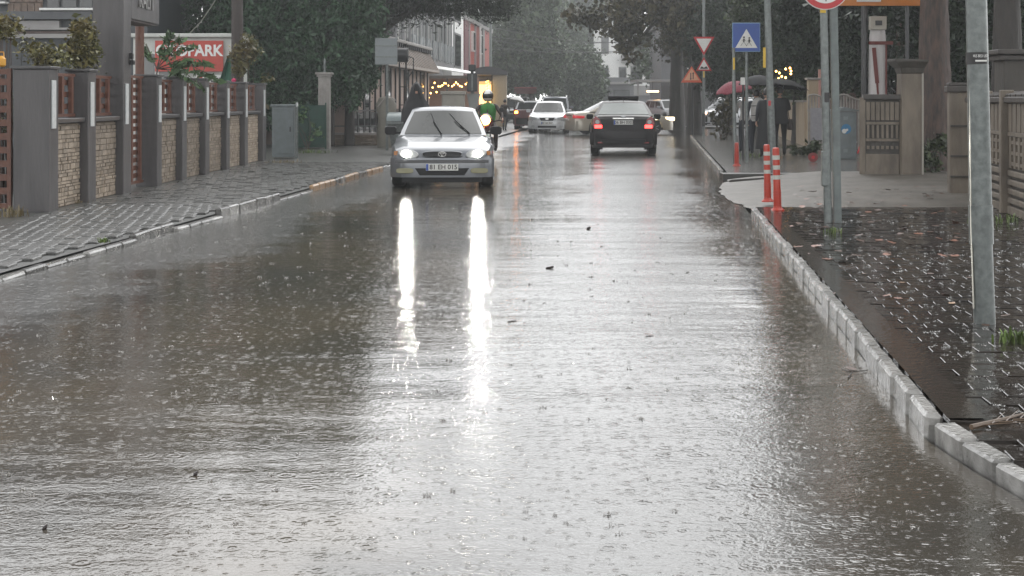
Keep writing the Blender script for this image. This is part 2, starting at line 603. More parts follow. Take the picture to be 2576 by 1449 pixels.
# smooth flat band of dressed stone behind the right kerb
fb = MB()
for i in range(12):
    a, b_ = 6.2 + i * 1.0, 6.2 + (i + 1) * 1.0
    fb.add([(kerb_right(a) + 0.09, a, 0.098), (kerb_right(a) + 0.09 + 0.17, a, 0.098), (kerb_right(b_) + 0.09 + 0.17, b_, 0.098), (kerb_right(b_) + 0.09, b_, 0.098)], [(0, 1, 2, 3)])
struct(fb.build('kerb_backing', mat('wet_backing_stone', (0.034, 0.026, 0.020), 0.14, (0.020, 0.017, 0.014), 3, 0.7, 0.12, 20)))

from mathutils import noise as mnoise
ap = MB()
def apron_pt(u, v):
    Y = 18.5 + 8.9 * v
    bulge = math.sin(PI * min(1, max(0, v))) ** 0.7
    x0 = kerb_right(Y) + 0.30 - 0.50 * bulge + 0.10 * mnoise.noise((Y * 1.7, 0, 3))
    X = lerp_(x0, 13.0, u ** 1.6)
    dx = X - x0
    z = 0.004 + 0.125 * min(1, dx / 1.6) ** 0.8
    near = (Y - 18.5) + 0.45 * mnoise.noise((X * 0.9, Y * 0.9, 1)) + 0.16 * mnoise.noise((X * 3.1, Y * 3.1, 5))
    z = min(z, 0.055 + 0.045 * near) + 0.008 * mnoise.noise((X * 2.2, Y * 2.2, 9))
    return (X, Y, max(z, 0.003 if near > 0 else 0.002))
def lerp_(a, b, t):
    return a + (b - a) * t
ap.grid(apron_pt, 60, 70)
struct(ap.build('driveway_apron', M_APRON, smooth=True))
# dark earth gutter strip at the far side of the drive
struct(MB().box((6.2, 27.35, 0.02), (4.4, 0.5, 0.15)).build('drive_edge', mat('dark_wet_edge', (0.03, 0.028, 0.024), 0.4)))
# ================================================================ foliage
def leaf_cloud(name, pts, size, aspect, m, parent, up=0.0, jit=0.5, seed=1):
    g_ = np.random.default_rng(seed)
    n = len(pts)
    a = g_.normal(size=(n, 3))
    a[:, 2] += up
    a /= np.linalg.norm(a, axis=1, keepdims=True) + 1e-9
    b = g_.normal(size=(n, 3))
    b -= a * np.sum(a * b, axis=1, keepdims=True)
    b /= np.linalg.norm(b, axis=1, keepdims=True) + 1e-9
    s = size * np.exp(jit * 0.8 * g_.normal(size=(n, 1)))
    c = np.cross(a, b)
    v = np.empty((n, 4, 3))
    v[:, 0] = pts - a * s * 0.5
    v[:, 1] = pts + b * s * aspect * 0.5 + c * s * 0.12
    v[:, 2] = pts + a * s * 0.5
    v[:, 3] = pts - b * s * aspect * 0.5 + c * s * 0.12
    me = bpy.data.meshes.new(name)
    me.vertices.add(4 * n)
    me.vertices.foreach_set('co', v.reshape(-1))
    me.loops.add(4 * n)
    me.loops.foreach_set('vertex_index', np.arange(4 * n, dtype=np.int32))
    me.polygons.add(n)
    me.polygons.foreach_set('loop_start', np.arange(0, 4 * n, 4, dtype=np.int32))
    me.materials.append(m)
    me.update(calc_edges=True)
    o = bpy.data.objects.new(name, me)
    COL.objects.link(o)
    o.parent = parent
    return o

def blob_points(blobs, n, seed, clump=0.35, per=40, shell=0.55):
    """leaves gathered in clumps through the outer part of some ellipsoids"""
    g_ = np.random.default_rng(seed)
    vol = np.array([b[1][0] * b[1][1] * b[1][2] for b in blobs]) ** 0.75
    vol /= vol.sum()
    out = []
    for (c, r), w in zip(blobs, vol):
        k = max(1, int(n * w / per))
        d = g_.normal(size=(k, 3))
        d /= np.linalg.norm(d, axis=1, keepdims=True)
        rad = shell + (1 - shell) * g_.uniform(size=(k, 1)) ** 0.6
        rad *= 1 + 0.16 * g_.normal(size=(k, 1)) * (rad > 0.8)
        cc = np.array(c) + d * rad * np.array(r)
        cl = clump * (0.6 + 0.8 * g_.uniform(size=(k, 1)))
        p = np.repeat(cc, per, axis=0) + g_.normal(size=(k * per, 3)) * np.repeat(cl, per, axis=0) * np.array([0.5, 0.5, 0.42])
        out.append(p)
    return np.concatenate(out)

def cone_points(h, r, z0, n, seed, power=0.8, clump=0.22, per=30, bulge=0.12):
    """an upright conifer: sprays on a bulging cone"""
    g_ = np.random.default_rng(seed)
    k = n // per
    t = g_.uniform(size=k) ** 1.15
    th = g_.uniform(0, 2 * PI, size=k)
    prof = r * np.minimum(1, 0.72 + 1.6 * t) * (1 - t ** 2.2) ** power + 0.1
    lump = 1 + bulge * np.sin(th * 3 + t * 9 + seed) + bulge * np.sin(th * 5 - t * 14)
    rr = prof * lump * (0.72 + 0.3 * g_.uniform(size=k) ** 0.5)
    c = np.stack([rr * np.cos(th), rr * np.sin(th), z0 + t * h], 1)
    return np.repeat(c, per, axis=0) + g_.normal(size=(k * per, 3)) * clump * np.array([0.55, 0.55, 0.9])

def trunk_mesh(mb, path, rads, n=12, rough=0.08, seed=3):
    """tapered trunk with uneven, ridged bark and a flared foot"""
    r_ = random.Random(seed)
    big = max(rads) > 0.22
    n = 30 if big else n
    sub = 16 if big else 4
    pts, rr = [], []
    for i in range(len(path) - 1):
        a, b_ = Vector(path[i]), Vector(path[i + 1])
        for k in range(sub):
            t = k / sub
            pts.append(a.lerp(b_, t))
            rr.append(rads[i] * (1 - t) + rads[i + 1] * t)
    pts.append(Vector(path[-1]))
    rr.append(rads[-1])
    rings = []
    ridge = [r_.uniform(-1, 1) for _ in range(n)]
    for i, (p, r0) in enumerate(zip(pts, rr)):
        ring = []
        if big:
            ridge = [v * 0.8 + 0.2 * r_.uniform(-1.6, 1.6) for v in ridge]
        for k in range(n):
            a = 2 * PI * k / n
            j = 1 + (0.085 * ridge[k] + 0.03 * r_.uniform(-1, 1) if big else rough * 0.5 * r_.uniform(-1, 1))
            ring.append(p + Vector((math.cos(a), math.sin(a), 0)) * r0 * j)
        rings.append(ring)
    mb.loft(rings)

M_BARK = mat('wet_brown_bark', (0.085, 0.050, 0.036), 0.6, (0.018, 0.012, 0.010), 13, 1.0, 1.0, 18, stretch=(1, 1, 0.22))
M_BARK_D = mat('wet_dark_bark', (0.030, 0.023, 0.018), 0.6, (0.012, 0.010, 0.008), 7, 0.9, 0.8, 24, stretch=(1, 1, 0.25))
L_CYP = leaf_mat('cypress_sprays', (0.040, 0.085, 0.040), (0.016, 0.040, 0.020))
L_PINE = leaf_mat('pine_needles', (0.026, 0.036, 0.020), (0.012, 0.017, 0.011))
L_FAR = leaf_mat('broad_leaves', (0.060, 0.085, 0.040), (0.030, 0.048, 0.024))
L_PLANE = leaf_mat('autumn_plane_leaves', (0.075, 0.062, 0.030), (0.030, 0.032, 0.015))
L_DARK = leaf_mat('dark_evergreen_leaves', (0.024, 0.040, 0.018), (0.010, 0.019, 0.010))
L_OLIVE = leaf_mat('olive_evergreen_leaves', (0.060, 0.075, 0.030), (0.020, 0.034, 0.016))
L_VINE = leaf_mat('vine_leaves', (0.090, 0.110, 0.035), (0.110, 0.060, 0.015))
L_AIL = leaf_mat('bright_compound_leaves', (0.10, 0.17, 0.075), (0.055, 0.10, 0.04))
L_GRASS = leaf_mat('grass_blades', (0.085, 0.14, 0.030), (0.06, 0.07, 0.02))

def conifer(X, Y, h, r, label, seed, n=52000, z0=0.9):
    t = thing('cypress_tree', label, 'tree', (X, Y, 0.05), 0, 'cypress trees behind the garden wall')
    mb = MB()
    trunk_mesh(mb, [(0, 0, 0), (0.05, 0, h * 0.4), (0, 0, h * 0.92)], [0.17, 0.12, 0.03], 10)
    mb.build('trunk', M_BARK_D, t, True)
    leaf_cloud('crown', cone_points(h - z0, r, z0, n, seed), 0.14, 0.40, L_CYP, t, up=0.7, seed=seed)
    return t
conifer(-8.1, 45.0, 10.4, 1.25, 'dark green cypress rising behind the bare utility pole', 21)
conifer(-6.95, 45.4, 10.0, 1.25, 'dark green cypress towering over the grey cabinet and green mesh fence', 22, z0=1.0)
conifer(-5.75, 45.0, 10.0, 1.15, 'dark green cypress behind the pale gate pillar with a bare lower trunk', 23, z0=1.5)
conifer(-5.2, 45.7, 9.6, 0.85, 'slim dark cypress whose skirt hangs over the shop wall', 24, 26000, z0=2.0)
conifer(-10.2, 47.5, 10.8, 1.6, 'dark green cypress standing behind the white booth', 25, z0=0.8)
conifer(-12.6, 49.0, 10.8, 1.5, 'dark green cypress between the slate house and the white booth', 26, z0=0.8)

tc_ = thing('added_cypress', 'tall slim columnar cypress added behind the evergreens for its dark reflection on the road', 'tree', ((1992 - CX) * 60 / FPX, 60.0, 0.05))  # mostly unseen tree, added for the dark upright band it mirrors on the road
mbt = MB()
trunk_mesh(mbt, [(0, 0, 0), (0, 0, 8), (0, 0, 17)], [0.2, 0.14, 0.03], 10)
mbt.build('trunk', M_BARK_D, tc_, True)
leaf_cloud('crown', cone_points(17.2, 0.62, 0.9, 40000, 77, 0.5), 0.16, 0.4, L_CYP, tc_, up=0.9, seed=77)

def broad_tree(name, label, X, Y, th, tr, blobs, n, ls, lm, bark, seed, group=None, clump=0.5, per=40, aspect=0.6, lean=0.0, bare=()):
    t = thing(name, label, 'tree', (X, Y, 0.0), 0, group)
    mb = MB()
    top = Vector((lean, 0, th))
    trunk_mesh(mb, [(0, 0, -0.1), (lean * 0.3, 0, th * 0.45), top], [tr * 1.25, tr, tr * 0.75], 14, 0.1, seed)
    for i, (c, r) in enumerate(blobs):
        c = Vector(c)
        mid = top.lerp(c, 0.5) + Vector((0, 0, 0.12 * (c - top).length))
        mb.tube([top - Vector((0, 0, 0.4)), mid, c], [tr * 0.55, tr * 0.32, tr * 0.1], 8)
    for a in bare:
        mb.tube(a, [tr * 0.25 * (1 - 0.8 * k / (len(a) - 1)) for k in range(len(a))], 6)
    mb.build('trunk', bark, t, True)
    leaf_cloud('crown', blob_points(blobs, n, seed, clump, per), ls, aspect, lm, t, seed=seed)
    return t

# pine whose crown leans out above the shop
broad_tree('pine_tree', 'dark umbrella pine leaning out over the shop roof', -5.55, 53, 4.0, 0.30,
           [((0.8, 0, 5.6), (1.9, 1.6, 1.3)), ((3.0, 0.5, 5.5), (1.8, 1.4, 0.9)), ((4.9, -0.5, 5.35), (1.1, 1.1, 0.9)), ((-1.4, 0.4, 6.0), (1.5, 1.3, 1.2)), ((2.0, 0, 7.2), (2.2, 1.8, 1.1))],
           60000, 0.13, L_PINE, M_BARK_D, 31, clump=0.42, aspect=0.3)
# far street trees, grey with rain
for i, (x, Y, h, w, s_) in enumerate([(1338, 120, 12.0, 2.6, 41), (1330, 140, 13.0, 4.4, 42), (1392, 152, 12.0, 4.2, 43), (1464, 128, 5.6, 1.3, 44)]):
    X = (x - CX) * Y / FPX
    lab = ['tall grey-green street tree behind the beige kiosk', 'widest hazy street tree closing the end of the road', 'hazy street tree just left of the white apartment block', 'small loose tree in front of the white block with a parasol beside it'][i]
    broad_tree('street_tree', lab, X, Y, h * 0.30, 0.3, [((0, 0, h * 0.55), (w * 0.8, w * 0.8, h * 0.28)), ((-w * 0.4, 0, h * 0.40), (w * 0.6, w * 0.6, h * 0.2)), ((w * 0.42, 0.5, h * 0.42), (w * 0.6, w * 0.6, h * 0.22)), ((0.3, 0, h * 0.8), (w * 0.55, w * 0.55, h * 0.2))],
               36000, 0.27, L_FAR, M_BARK_D, s_, 'street trees at the end of the road', clump=0.9)
for i, (x, Y, h, w, s_) in enumerate([(1648, 112, 8.6, 1.9, 45), (1694, 102, 9.5, 2.0, 46)]):
    X = (x - CX) * Y / FPX
    broad_tree('street_tree', ['thin hazy tree growing in front of the white apartment balconies', 'hazy tree with a grey trunk right of the white apartment block'][i], X, Y, h * 0.35, 0.28,
               [((0, 0, h * 0.62), (w, w, h * 0.26)), ((-0.8, 0, h * 0.48), (w * 0.7, w * 0.7, h * 0.16)), ((0.9, 0, h * 0.52), (w * 0.7, w * 0.7, h * 0.2))],
               2600, 0.26, L_FAR, M_BARK, s_, 'street trees at the end of the road', clump=0.7)
# the wood that closes the view, each tree its own
for i in range(9):
    X, Y, h, w = -32 + i * 8.2 + rnd.uniform(-1.5, 1.5), 185 + (i % 3) * 9, 17 + 3 * ((i * 7) % 4) / 3, 5.2
    broad_tree('far_tree', 'tall pale grey-green tree fading in the rain beyond the street end', X, Y, h * 0.35, 0.35,
               [((0, 0, h * 0.62), (w, w * 0.7, h * 0.26)), ((-w * 0.5, 0, h * 0.36), (w * 0.8, w * 0.6, h * 0.22)), ((w * 0.5, 0, h * 0.40), (w * 0.8, w * 0.6, h * 0.24)), ((0, 0, h * 0.85), (w * 0.6, w * 0.6, h * 0.16))],
               9000, 0.75, L_FAR, M_BARK_D, 300 + i, 'trees closing the far end of the street', clump=1.3)
# plane tree whose branches hang over the road
broad_tree('plane_tree', 'large brown-leaved plane tree hanging low branches over the road', 8.3, 72, 5.6, 0.34,
           [((-3.6, -4.5, 5.3), (1.3, 1.0, 0.75)), ((-2.2, -4.0, 5.9), (1.6, 1.2, 0.9)), ((-3.1, -4.8, 4.35), (0.55, 0.5, 0.6)), ((-2.75, -4.7, 3.75), (0.33, 0.33, 0.42)), ((-2.35, -4.4, 4.7), (0.45, 0.45, 0.6)), ((-0.4, -2.0, 6.6), (1.8, 1.6, 1.3)), ((0.6, 0, 8.0), (2.4, 2.2, 1.6)), ((-5.0, -4.6, 5.5), (0.7, 0.6, 0.4)), ((1.2, -1, 5.0), (1.2, 1.2, 0.9))],
           15000, 0.18, L_PLANE, M_BARK_D, 51, clump=0.36, per=16, aspect=0.85)
# darker plane trunks along the right pavement
for i, (x, Y, h, w, s_) in enumerate([(1747, 67, 6.6, 0.32, 52), (1718, 80, 6.6, 0.28, 53)]):
    X = (x - CX) * Y / FPX
    broad_tree('roadside_tree', ['dark roadside tree with the two-way warning sign in front of its trunk', 'dark roadside tree standing left of the two-way warning sign'][i], X, Y, h * 0.6, w,
               [((0.2, 0, h * 0.95), (1.5, 1.5, 1.3)), ((-0.5, -0.3, h * 0.72), (0.8, 0.8, 0.9)), ((0.9, 0, h * 0.7), (1.0, 1.0, 1.0))], 16000, 0.17, L_PLANE, M_BARK_D, s_, 'dark trees along the right pavement', clump=0.4)
# evergreens behind the right walls
for i, (x, Y, h, w, lm_, s_) in enumerate([(1835, 66, 7.4, 1.6, L_DARK, 61), (1905, 63, 8.4, 1.9, L_DARK, 62), (2005, 48, 7.4, 1.8, L_OLIVE, 63), (2110, 45, 8.0, 1.9, L_DARK, 64), (2215, 42, 7.6, 1.5, L_DARK, 65), (2455, 33, 7.4, 2.0, L_DARK, 66)]):
    X = (x - CX) * Y / FPX
    lab = ['dark evergreen behind the yield sign pole', 'dark evergreen behind the blue crossing sign', 'olive-green evergreen above the lit garden bulbs', 'dark evergreen behind the round red-ringed sign', 'dark evergreen behind the white strapped column', 'dark evergreen behind the galvanised lamp post'][i]
    broad_tree('evergreen_tree', lab, X, Y, 1.9, 0.17,
               [((0, 0, h * 0.45), (w, w * 0.9, h * 0.22)), ((-w * 0.5, 0, h * 0.62), (w * 0.8, w * 0.8, h * 0.2)), ((w * 0.5, 0.2, h * 0.66), (w * 0.8, w * 0.8, h * 0.22)), ((0, 0, h * 0.86), (w * 0.7, w * 0.7, h * 0.16)), ((0, -0.3, h * 0.33), (w * 0.9, w * 0.7, h * 0.1))],
               46000, 0.105, lm_, M_BARK_D, s_, 'evergreens behind the right walls', clump=0.34)
# big reddish trunks on the right
broad_tree('old_pine_tree', 'thick reddish-barked old pine between the two concrete walls', 8.5, 28.8, 4.6, 0.31,
           [((-0.5, 0, 6.6), (2.2, 2.0, 1.3)), ((1.8, 0.3, 7.4), (2.0, 2.0, 1.2)), ((-1.6, -0.6, 8.0), (1.9, 1.7, 1.1))], 64000, 0.13, L_DARK, M_BARK, 71, clump=0.4)
broad_tree('old_pine_tree', 'dark-barked old pine behind the galvanised lamp post', 8.3, 24.0, 4.2, 0.24,
           [((0.4, 0, 6.0), (2.0, 1.9, 1.2)), ((1.9, 0.6, 6.8), (1.8, 1.8, 1.0)), ((-0.6, 0.4, 7.2), (1.9, 1.6, 1.0))], 60000, 0.13, L_DARK, M_BARK_D, 72, clump=0.4)

def shrub(name, label, loc, blobs, n, ls, lm, seed, cat='plant', group=None, aspect=0.5, stems=4, up=0.2, clump=0.12, per=14):
    t = thing(name, label, cat, loc, 0, group)
    mb = MB()
    r_ = random.Random(seed)
    for k in range(stems):
        c = Vector(blobs[k % len(blobs)][0])
        b0 = Vector((r_.uniform(-0.05, 0.05), r_.uniform(-0.05, 0.05), 0))
        mb.tube([b0, b0.lerp(c, 0.5) + Vector((r_.uniform(-0.08, 0.08), 0, 0.05)), c], [0.014, 0.01, 0.004], 5)
    mb.build('stem', M_BARK, t)
    leaf_cloud('foliage', blob_points(blobs, n, seed, clump, per, 0.2), ls, aspect, lm, t, up=up, seed=seed)
    return t
# ================================================================ left garden wall
M_REND = mat('grey_render', (0.082, 0.076, 0.076), 0.42, (0.042, 0.039, 0.040), 5, 0.9, 0.3, 50, stretch=(1, 1, 0.12))
M_COPE = mat('dark_coping', (0.055, 0.053, 0.054), 0.35)
M_STONE = mat('beige_split_stone', (0.32, 0.262, 0.20), 0.55, (0.22, 0.175, 0.13), 11, 0.8, 0.5, 40, vary=0.28, island=0.2)
M_MORT = mat('stone_joint', (0.17, 0.135, 0.10), 0.8)
M_WOOD = mat('brown_lattice_wood', (0.13, 0.048, 0.026), 0.45, (0.075, 0.028, 0.018), 14, 0.8, 0.2, 50)
M_LPL = mat('white_wall_plate', (0.55, 0.57, 0.57), 0.35, (0.35, 0.36, 0.36), 20, 0.5)
M_BOARD = mat('white_sheet', (0.52, 0.53, 0.50), 0.4, (0.38, 0.39, 0.36), 4, 0.8)
M_GLASS = mat('dark_window_glass', (0.012, 0.014, 0.016), 0.06, spec=0.6)
M_PANE = mat('grey_window_pane', (0.10, 0.105, 0.105), 0.10, spec=0.6)
M_BLACK = mat('black_metal', (0.012, 0.012, 0.013), 0.35)
M_STEEL = mat('galvanised_steel', (0.165, 0.18, 0.175), 0.34, (0.085, 0.095, 0.092), 16, 0.9, 0.1, 40, metal=0.55)
M_WHITE = mat('white_paint', (0.72, 0.72, 0.70), 0.4, (0.6, 0.6, 0.57), 8, 0.6)

WX = -5.90
wall = thing('garden_wall', 'grey rendered garden wall with beige stone panels and brown lattices', 'wall', (WX, 18.2, 0.05))
def wl_(Y):
    return Y - 18.2
pillars = [(18.24, 18.62, 1.88, 0.46), (19.93, 20.30, 1.88, 0.30), (23.80, 24.12, 1.88, 0.36), (25.62, 25.98, 1.88, 0.30), (27.54, 27.92, 1.88, 0.30), (29.58, 29.93, 1.86, 0.30), (31.62, 31.98, 1.86, 0.30), (33.90, 34.35, 1.86, 0.32)]
for (a, b_, h, dx) in pillars:
    p = MB().box((-dx / 2, wl_((a + b_) / 2), (h - 0.05) / 2), (dx, b_ - a, h - 0.05)).build('pillar', M_REND, wall, bevel=0.012)
    MB().box((-dx / 2, wl_((a + b_) / 2), h - 0.028), (dx + 0.05, b_ - a + 0.05, 0.035)).build('coping', M_COPE, p, bevel=0.006)
    MB().box((0.009, wl_(a) + 0.16, 1.38), (0.016, 0.16, 0.62)).build('wall_plate', M_LPL, p, bevel=0.004)
# tall portal pillar with its beam and letters
pp = MB().box((-0.235, wl_(21.95), 1.85), (0.47, 0.44, 3.7)).build('portal_pillar', M_REND, wall, bevel=0.012)
MB().box((0.009, wl_(21.9), 1.38), (0.016, 0.16, 0.62)).build('wall_plate', M_LPL, pp, bevel=0.004)
lamp = MB().box((0.03, wl_(22.08), 2.12), (0.05, 0.07, 0.09)).box((0.04, wl_(22.08), 2.02), (0.07, 0.09, 0.07)).build('wall_lamp', M_BLACK, pp, bevel=0.006)
beam = MB().box((-0.20, wl_(23.06), 3.06), (0.396, 1.76, 0.72)).build('portal_beam', M_REND, wall, bevel=0.012)
text('lettering', 'KALIT', 0.36, mat('pale_metal_letters', (0.34, 0.33, 0.32), 0.3, metal=0.4), beam, (0.012, wl_(23.05), 3.02), (R(90), 0, R(90)), 0.012, 1.0, bold=0.004)
MB().box((-0.205, wl_(23.06), 2.685), (0.36, 1.70, 0.025)).build('beam_soffit', mat('dark_brown_soffit', (0.03, 0.018, 0.014), 0.5), beam)
MB().tube([(-0.5, wl_(24.6), 0.0), (-0.5, wl_(24.6), 2.72)], 0.075, 14).build('portal_post', M_WOOD, wall, True)

def rails(mb, y0, y1, z0, z1, t):
    mb.box((-0.12, (y0 + y1) / 2, z1 - t / 2), (0.05, y1 - y0, t))
def lattice(y0, y1, z0, z1, nv, nh, x=-0.12, name='lattice'):
    fr = MB()
    fr.box((x, (y0 + y1) / 2, z1 - 0.02), (0.06, y1 - y0 - 0.01, 0.04))
    fr.box((x, (y0 + y1) / 2, z0 + 0.02), (0.06, y1 - y0 - 0.01, 0.04))
    fo = fr.build(name, M_WOOD, wall)
    v_me = MB().box((0, 0, 0), (0.05, 0.085, z1 - z0 - 0.09)).mesh('slat', M_WOOD)
    h_me = MB().box((0, 0, 0), (0.045, y1 - y0 - 0.02, 0.075)).mesh('slat', M_WOOD)
    for k in range(nv):
        inst('slat', v_me, fo, (x + 0.03, y0 + (y1 - y0) * (k + 0.5) / nv, (z0 + z1) / 2))
    for k in range(nh):
        inst('slat', h_me, fo, (x - 0.035, (y0 + y1) / 2, z0 + 0.06 + (z1 - z0 - 0.1) * (k + 0.5) / nh))
    return fo
bays = [(18.62, 19.93), (20.30, 21.73), (24.12, 25.62), (25.98, 27.54), (27.92, 29.58), (29.93, 31.62), (31.98, 33.90)]
made = 0
for bi, (a, b_) in enumerate(bays):
    y0, y1 = wl_(a), wl_(b_)
    sp = MB().box((-0.22, (y0 + y1) / 2, 0.56), (0.16, y1 - y0 - 0.004, 1.12)).build('stone_panel', M_MORT, wall)
    MB().box((-0.19, (y0 + y1) / 2, 1.165), (0.30, y1 - y0 - 0.006, 0.06)).build('coping', M_COPE, sp, bevel=0.008)
    lattice(y0 + 0.03, y1 - 0.03, 1.21, 1.80, 3, 3, -0.2)
    z = 0.015
    far = MB()
    while z < 1.10:
        rh = rnd.choice([0.04, 0.05, 0.06, 0.085])
        rh = min(rh, 1.115 - z)
        y = y0 + 0.008
        while y < y1 - 0.03:
            bw = rnd.choice([0.05, 0.09, 0.14, 0.20])
            bw = min(bw, y1 - 0.008 - y)
            if bw < 0.03:
                break
            dep = rnd.uniform(0.018, 0.034)
            c, s_ = (-0.14 + dep / 2, y + bw / 2, z + rh / 2), (dep, bw - 0.012, rh - 0.010)
            if made < 300:
                made += 1
                MB().box(c, s_).build('brick', M_STONE, sp)
            else:
                far.box(c, s_)
            y += bw
        z += rh
    if far.v:
        tag(far.build('brickwork', M_STONE, sp), kind='stuff')
# full-height lattice doors
for a, b_, nm, nh in ((22.17, 23.80, 'lattice_gate', 13), ):
    gt = lattice(wl_(a) + 0.03, wl_(b_) - 0.03, 0.08, 1.84, 3, nh, -0.25, nm)
# the gate left of the first pillar
gate = thing('garden_gate', 'brown timber lattice gate at the near end of the grey garden wall', 'gate', (-6.42, 18.3, 0.05))
fr = MB()
for x in (-0.02, -0.32):
    fr.box((x, 0.05, 0.92), (0.055, 0.07, 1.84))
fr.box((-0.17, 0.05, 1.80), (0.25, 0.06, 0.07))
fr.box((-0.17, 0.05, 0.08), (0.25, 0.06, 0.07))
fr.build('gate_frame', M_WOOD, gate, bevel=0.006)
for k in range(9):
    MB().box((-0.17, 0.06, 0.27 + k * 0.175), (0.245, 0.03, 0.085)).build('slat', M_WOOD, gate)
MB().box((-0.19, 0.10, 0.92), (0.07, 0.03, 1.66)).build('slat', M_WOOD, gate)
pw = thing('wall_end_pillar', 'grey rendered pillar cut off beyond the brown lattice gate', 'pillar', (-6.98, 18.2, 0.05))
MB().box((0, 0.2, 0.92), (0.46, 0.38, 1.84)).build('pillar_shaft', M_REND, pw, bevel=0.012)
MB().box((0, 0.2, 1.857), (0.51, 0.43, 0.035)).build('coping', M_COPE, pw, bevel=0.006)
MB().box((0.145, 0.002, 1.4), (0.16, 0.016, 0.6)).build('wall_plate', M_LPL, pw)
# yellow lantern on that pillar
ln = thing('yellow_lantern', 'small yellow lantern on top of the cut-off grey pillar', 'lantern', (-6.62, 18.55, 1.92))
MB().lathe([(0.045, 0.0), (0.06, 0.02), (0.06, 0.10), (0.03, 0.14)], (0, 0, 0), 10).build('lantern_body', mat('yellow_plastic', (0.62, 0.30, 0.02), 0.35), ln, True)
MB().tube([(-0.035, 0, 0.13), (-0.03, 0, 0.19), (0.03, 0, 0.19), (0.035, 0, 0.13)], 0.008, 6).build('handle', MATS['yellow_plastic'], ln, True)

# vines and garden plants leaning over the wall
def vine(x0, x1, y0, y1, Y, n, lm, label, seed, ls=0.065):
    a, b_ = at(x0, y1, Y), at(x1, y0, Y)
    c = (a + b_) / 2
    base = Vector((c.x, Y, 0.05))
    hx, hz = abs(b_.x - a.x) / 2, abs(b_.z - a.z) / 2
    k = rnd.Random(seed) if False else random.Random(seed)
    blobs = []
    for _ in range(7):
        blobs.append(((k.uniform(-hx, hx) * 0.7, k.uniform(-0.2, 0.2), c.z - 0.05 + k.uniform(-hz, hz) * 0.7), (hx * 0.42, 0.25, hz * 0.38)))
    return shrub('climbing_plant', label, base, blobs, n, ls, lm, seed, aspect=0.55, stems=7)
vine(182, 240, 20, 172, 20.8, 3200, L_VINE, 'leafy climber with yellowing leaves growing beside the tall grey portal pillar', 201)
vine(40, 170, 110, 172, 19.6, 1500, L_VINE, 'straggling vine with yellow leaves lying on the near wall copings', 202, 0.05)
vine(-20, 40, 40, 100, 19.0, 800, L_VINE, 'dark leafy sprig hanging above the yellow lantern', 203, 0.055)
vine(5, 50, 190, 480, 18.75, 380, L_VINE, 'white-flowered creeper growing through the lattice gate', 206, 0.045)
vine(590, 645, 90, 215, 34.6, 2200, L_VINE, 'rose bush with one pink bloom at the far end of the garden wall', 204, 0.075)
rs = thing('pink_rose', 'single pink rose bloom above the wall coping', 'flower', at(588, 203, 33.6))
MB().lathe([(0.01, -0.03), (0.04, -0.01), (0.045, 0.02), (0.03, 0.05), (0.005, 0.055)], (0, 0, 0), 10).build('bud', mat('pink_petal', (0.62, 0.05, 0.16), 0.5), rs, True)
for k in range(7):
    a_ = k * 2.4
    MB().grid(lambda u, v, a_=a_: (math.cos(a_ + (u - 0.5) * 1.1) * (0.035 + 0.03 * v), math.sin(a_ + (u - 0.5) * 1.1) * (0.035 + 0.03 * v), -0.03 + 0.06 * v * (1 - 0.4 * abs(u - 0.5))), 3, 3).build('petal', MATS['pink_petal'], rs, True)
MB().tube([(0, 0, 0), (0.03, 0.1, -0.35)], 0.008, 5).build('stem', M_BARK, rs)
# compound-leaved sapling in front of the red board
sp_ = thing('ailanthus_sapling', 'sapling with long bright green compound leaves in front of the red sign board', 'plant', (-6.55, 25.5, 0.05))
st = MB()
pts_l = []
g_ = np.random.default_rng(5)
st.tube([(0, 0, 0), (0.1, 0, 1.2), (0.25, 0, 2.1)], [0.03, 0.022, 0.012], 6)
for k, (dx, dz, ln_) in enumerate([(0.75, 0.38, 0.9), (0.95, 0.05, 1.0), (1.05, -0.22, 1.1), (0.5, 0.5, 0.8), (-0.35, 0.45, 0.7), (0.8, -0.40, 0.9), (0.3, 0.62, 0.7)]):
    a, b_ = Vector((0.22, 0, 2.0)), Vector((0.22 + dx, (k % 3 - 1) * 0.2, 2.05 + dz))
    mid = a.lerp(b_, 0.55) + Vector((0, 0, 0.16))
    st.tube([a, mid, b_], [0.012, 0.008, 0.003], 5)
    for q in range(16):
        t_ = 0.25 + 0.75 * q / 15
        p = (a * (1 - t_) ** 2 + mid * 2 * t_ * (1 - t_) + b_ * t_ ** 2)
        for sgn in (-1, 1):
            pts_l.append(tuple(p + Vector((0.02, sgn * 0.05, -0.05))))
            pts_l.append(tuple(p + Vector((-0.02, sgn * 0.02, -0.02))))
st.build('stem', M_BARK, sp_)
leaf_cloud('foliage', np.array(pts_l), 0.13, 0.34, L_AIL, sp_, up=-0.8, seed=9)

# ---- white booth with the red car-park board
booth = thing('parking_booth', 'low white booth with grey windows behind the garden wall', 'booth', (-8.55, 37.2, 0.05))
MB().box((0, 1.0, 1.55), (2.6, 2.0, 3.1)).build('wall', M_BOARD, booth, bevel=0.02)
MB().box((0, 0.95, 3.13), (2.7, 2.2, 0.10)).build('roof', M_BOARD, booth, bevel=0.02)
for x in (-0.95, -0.40):
    w_ = MB().box((x, -0.015, 2.25), (0.56, 0.03, 0.92)).build('window_frame', M_WHITE, booth, bevel=0.006)
    MB().box((x, -0.035, 2.25), (0.44, 0.012, 0.80)).build('pane', M_PANE, w_)
sgn = thing('parking_sign_board', 'red car park board with white lettering fixed to the white booth', 'sign', (at(475, 141, 37.0)[0], 37.0, at(475, 141, 37.0)[2]))
MB().box((0, 0.05, 0), (1.76, 0.05, 0.80)).build('board', mat('red_board', (0.42, 0.040, 0.022), 0.4, (0.34, 0.032, 0.02), 6, 0.6), sgn, bevel=0.004)
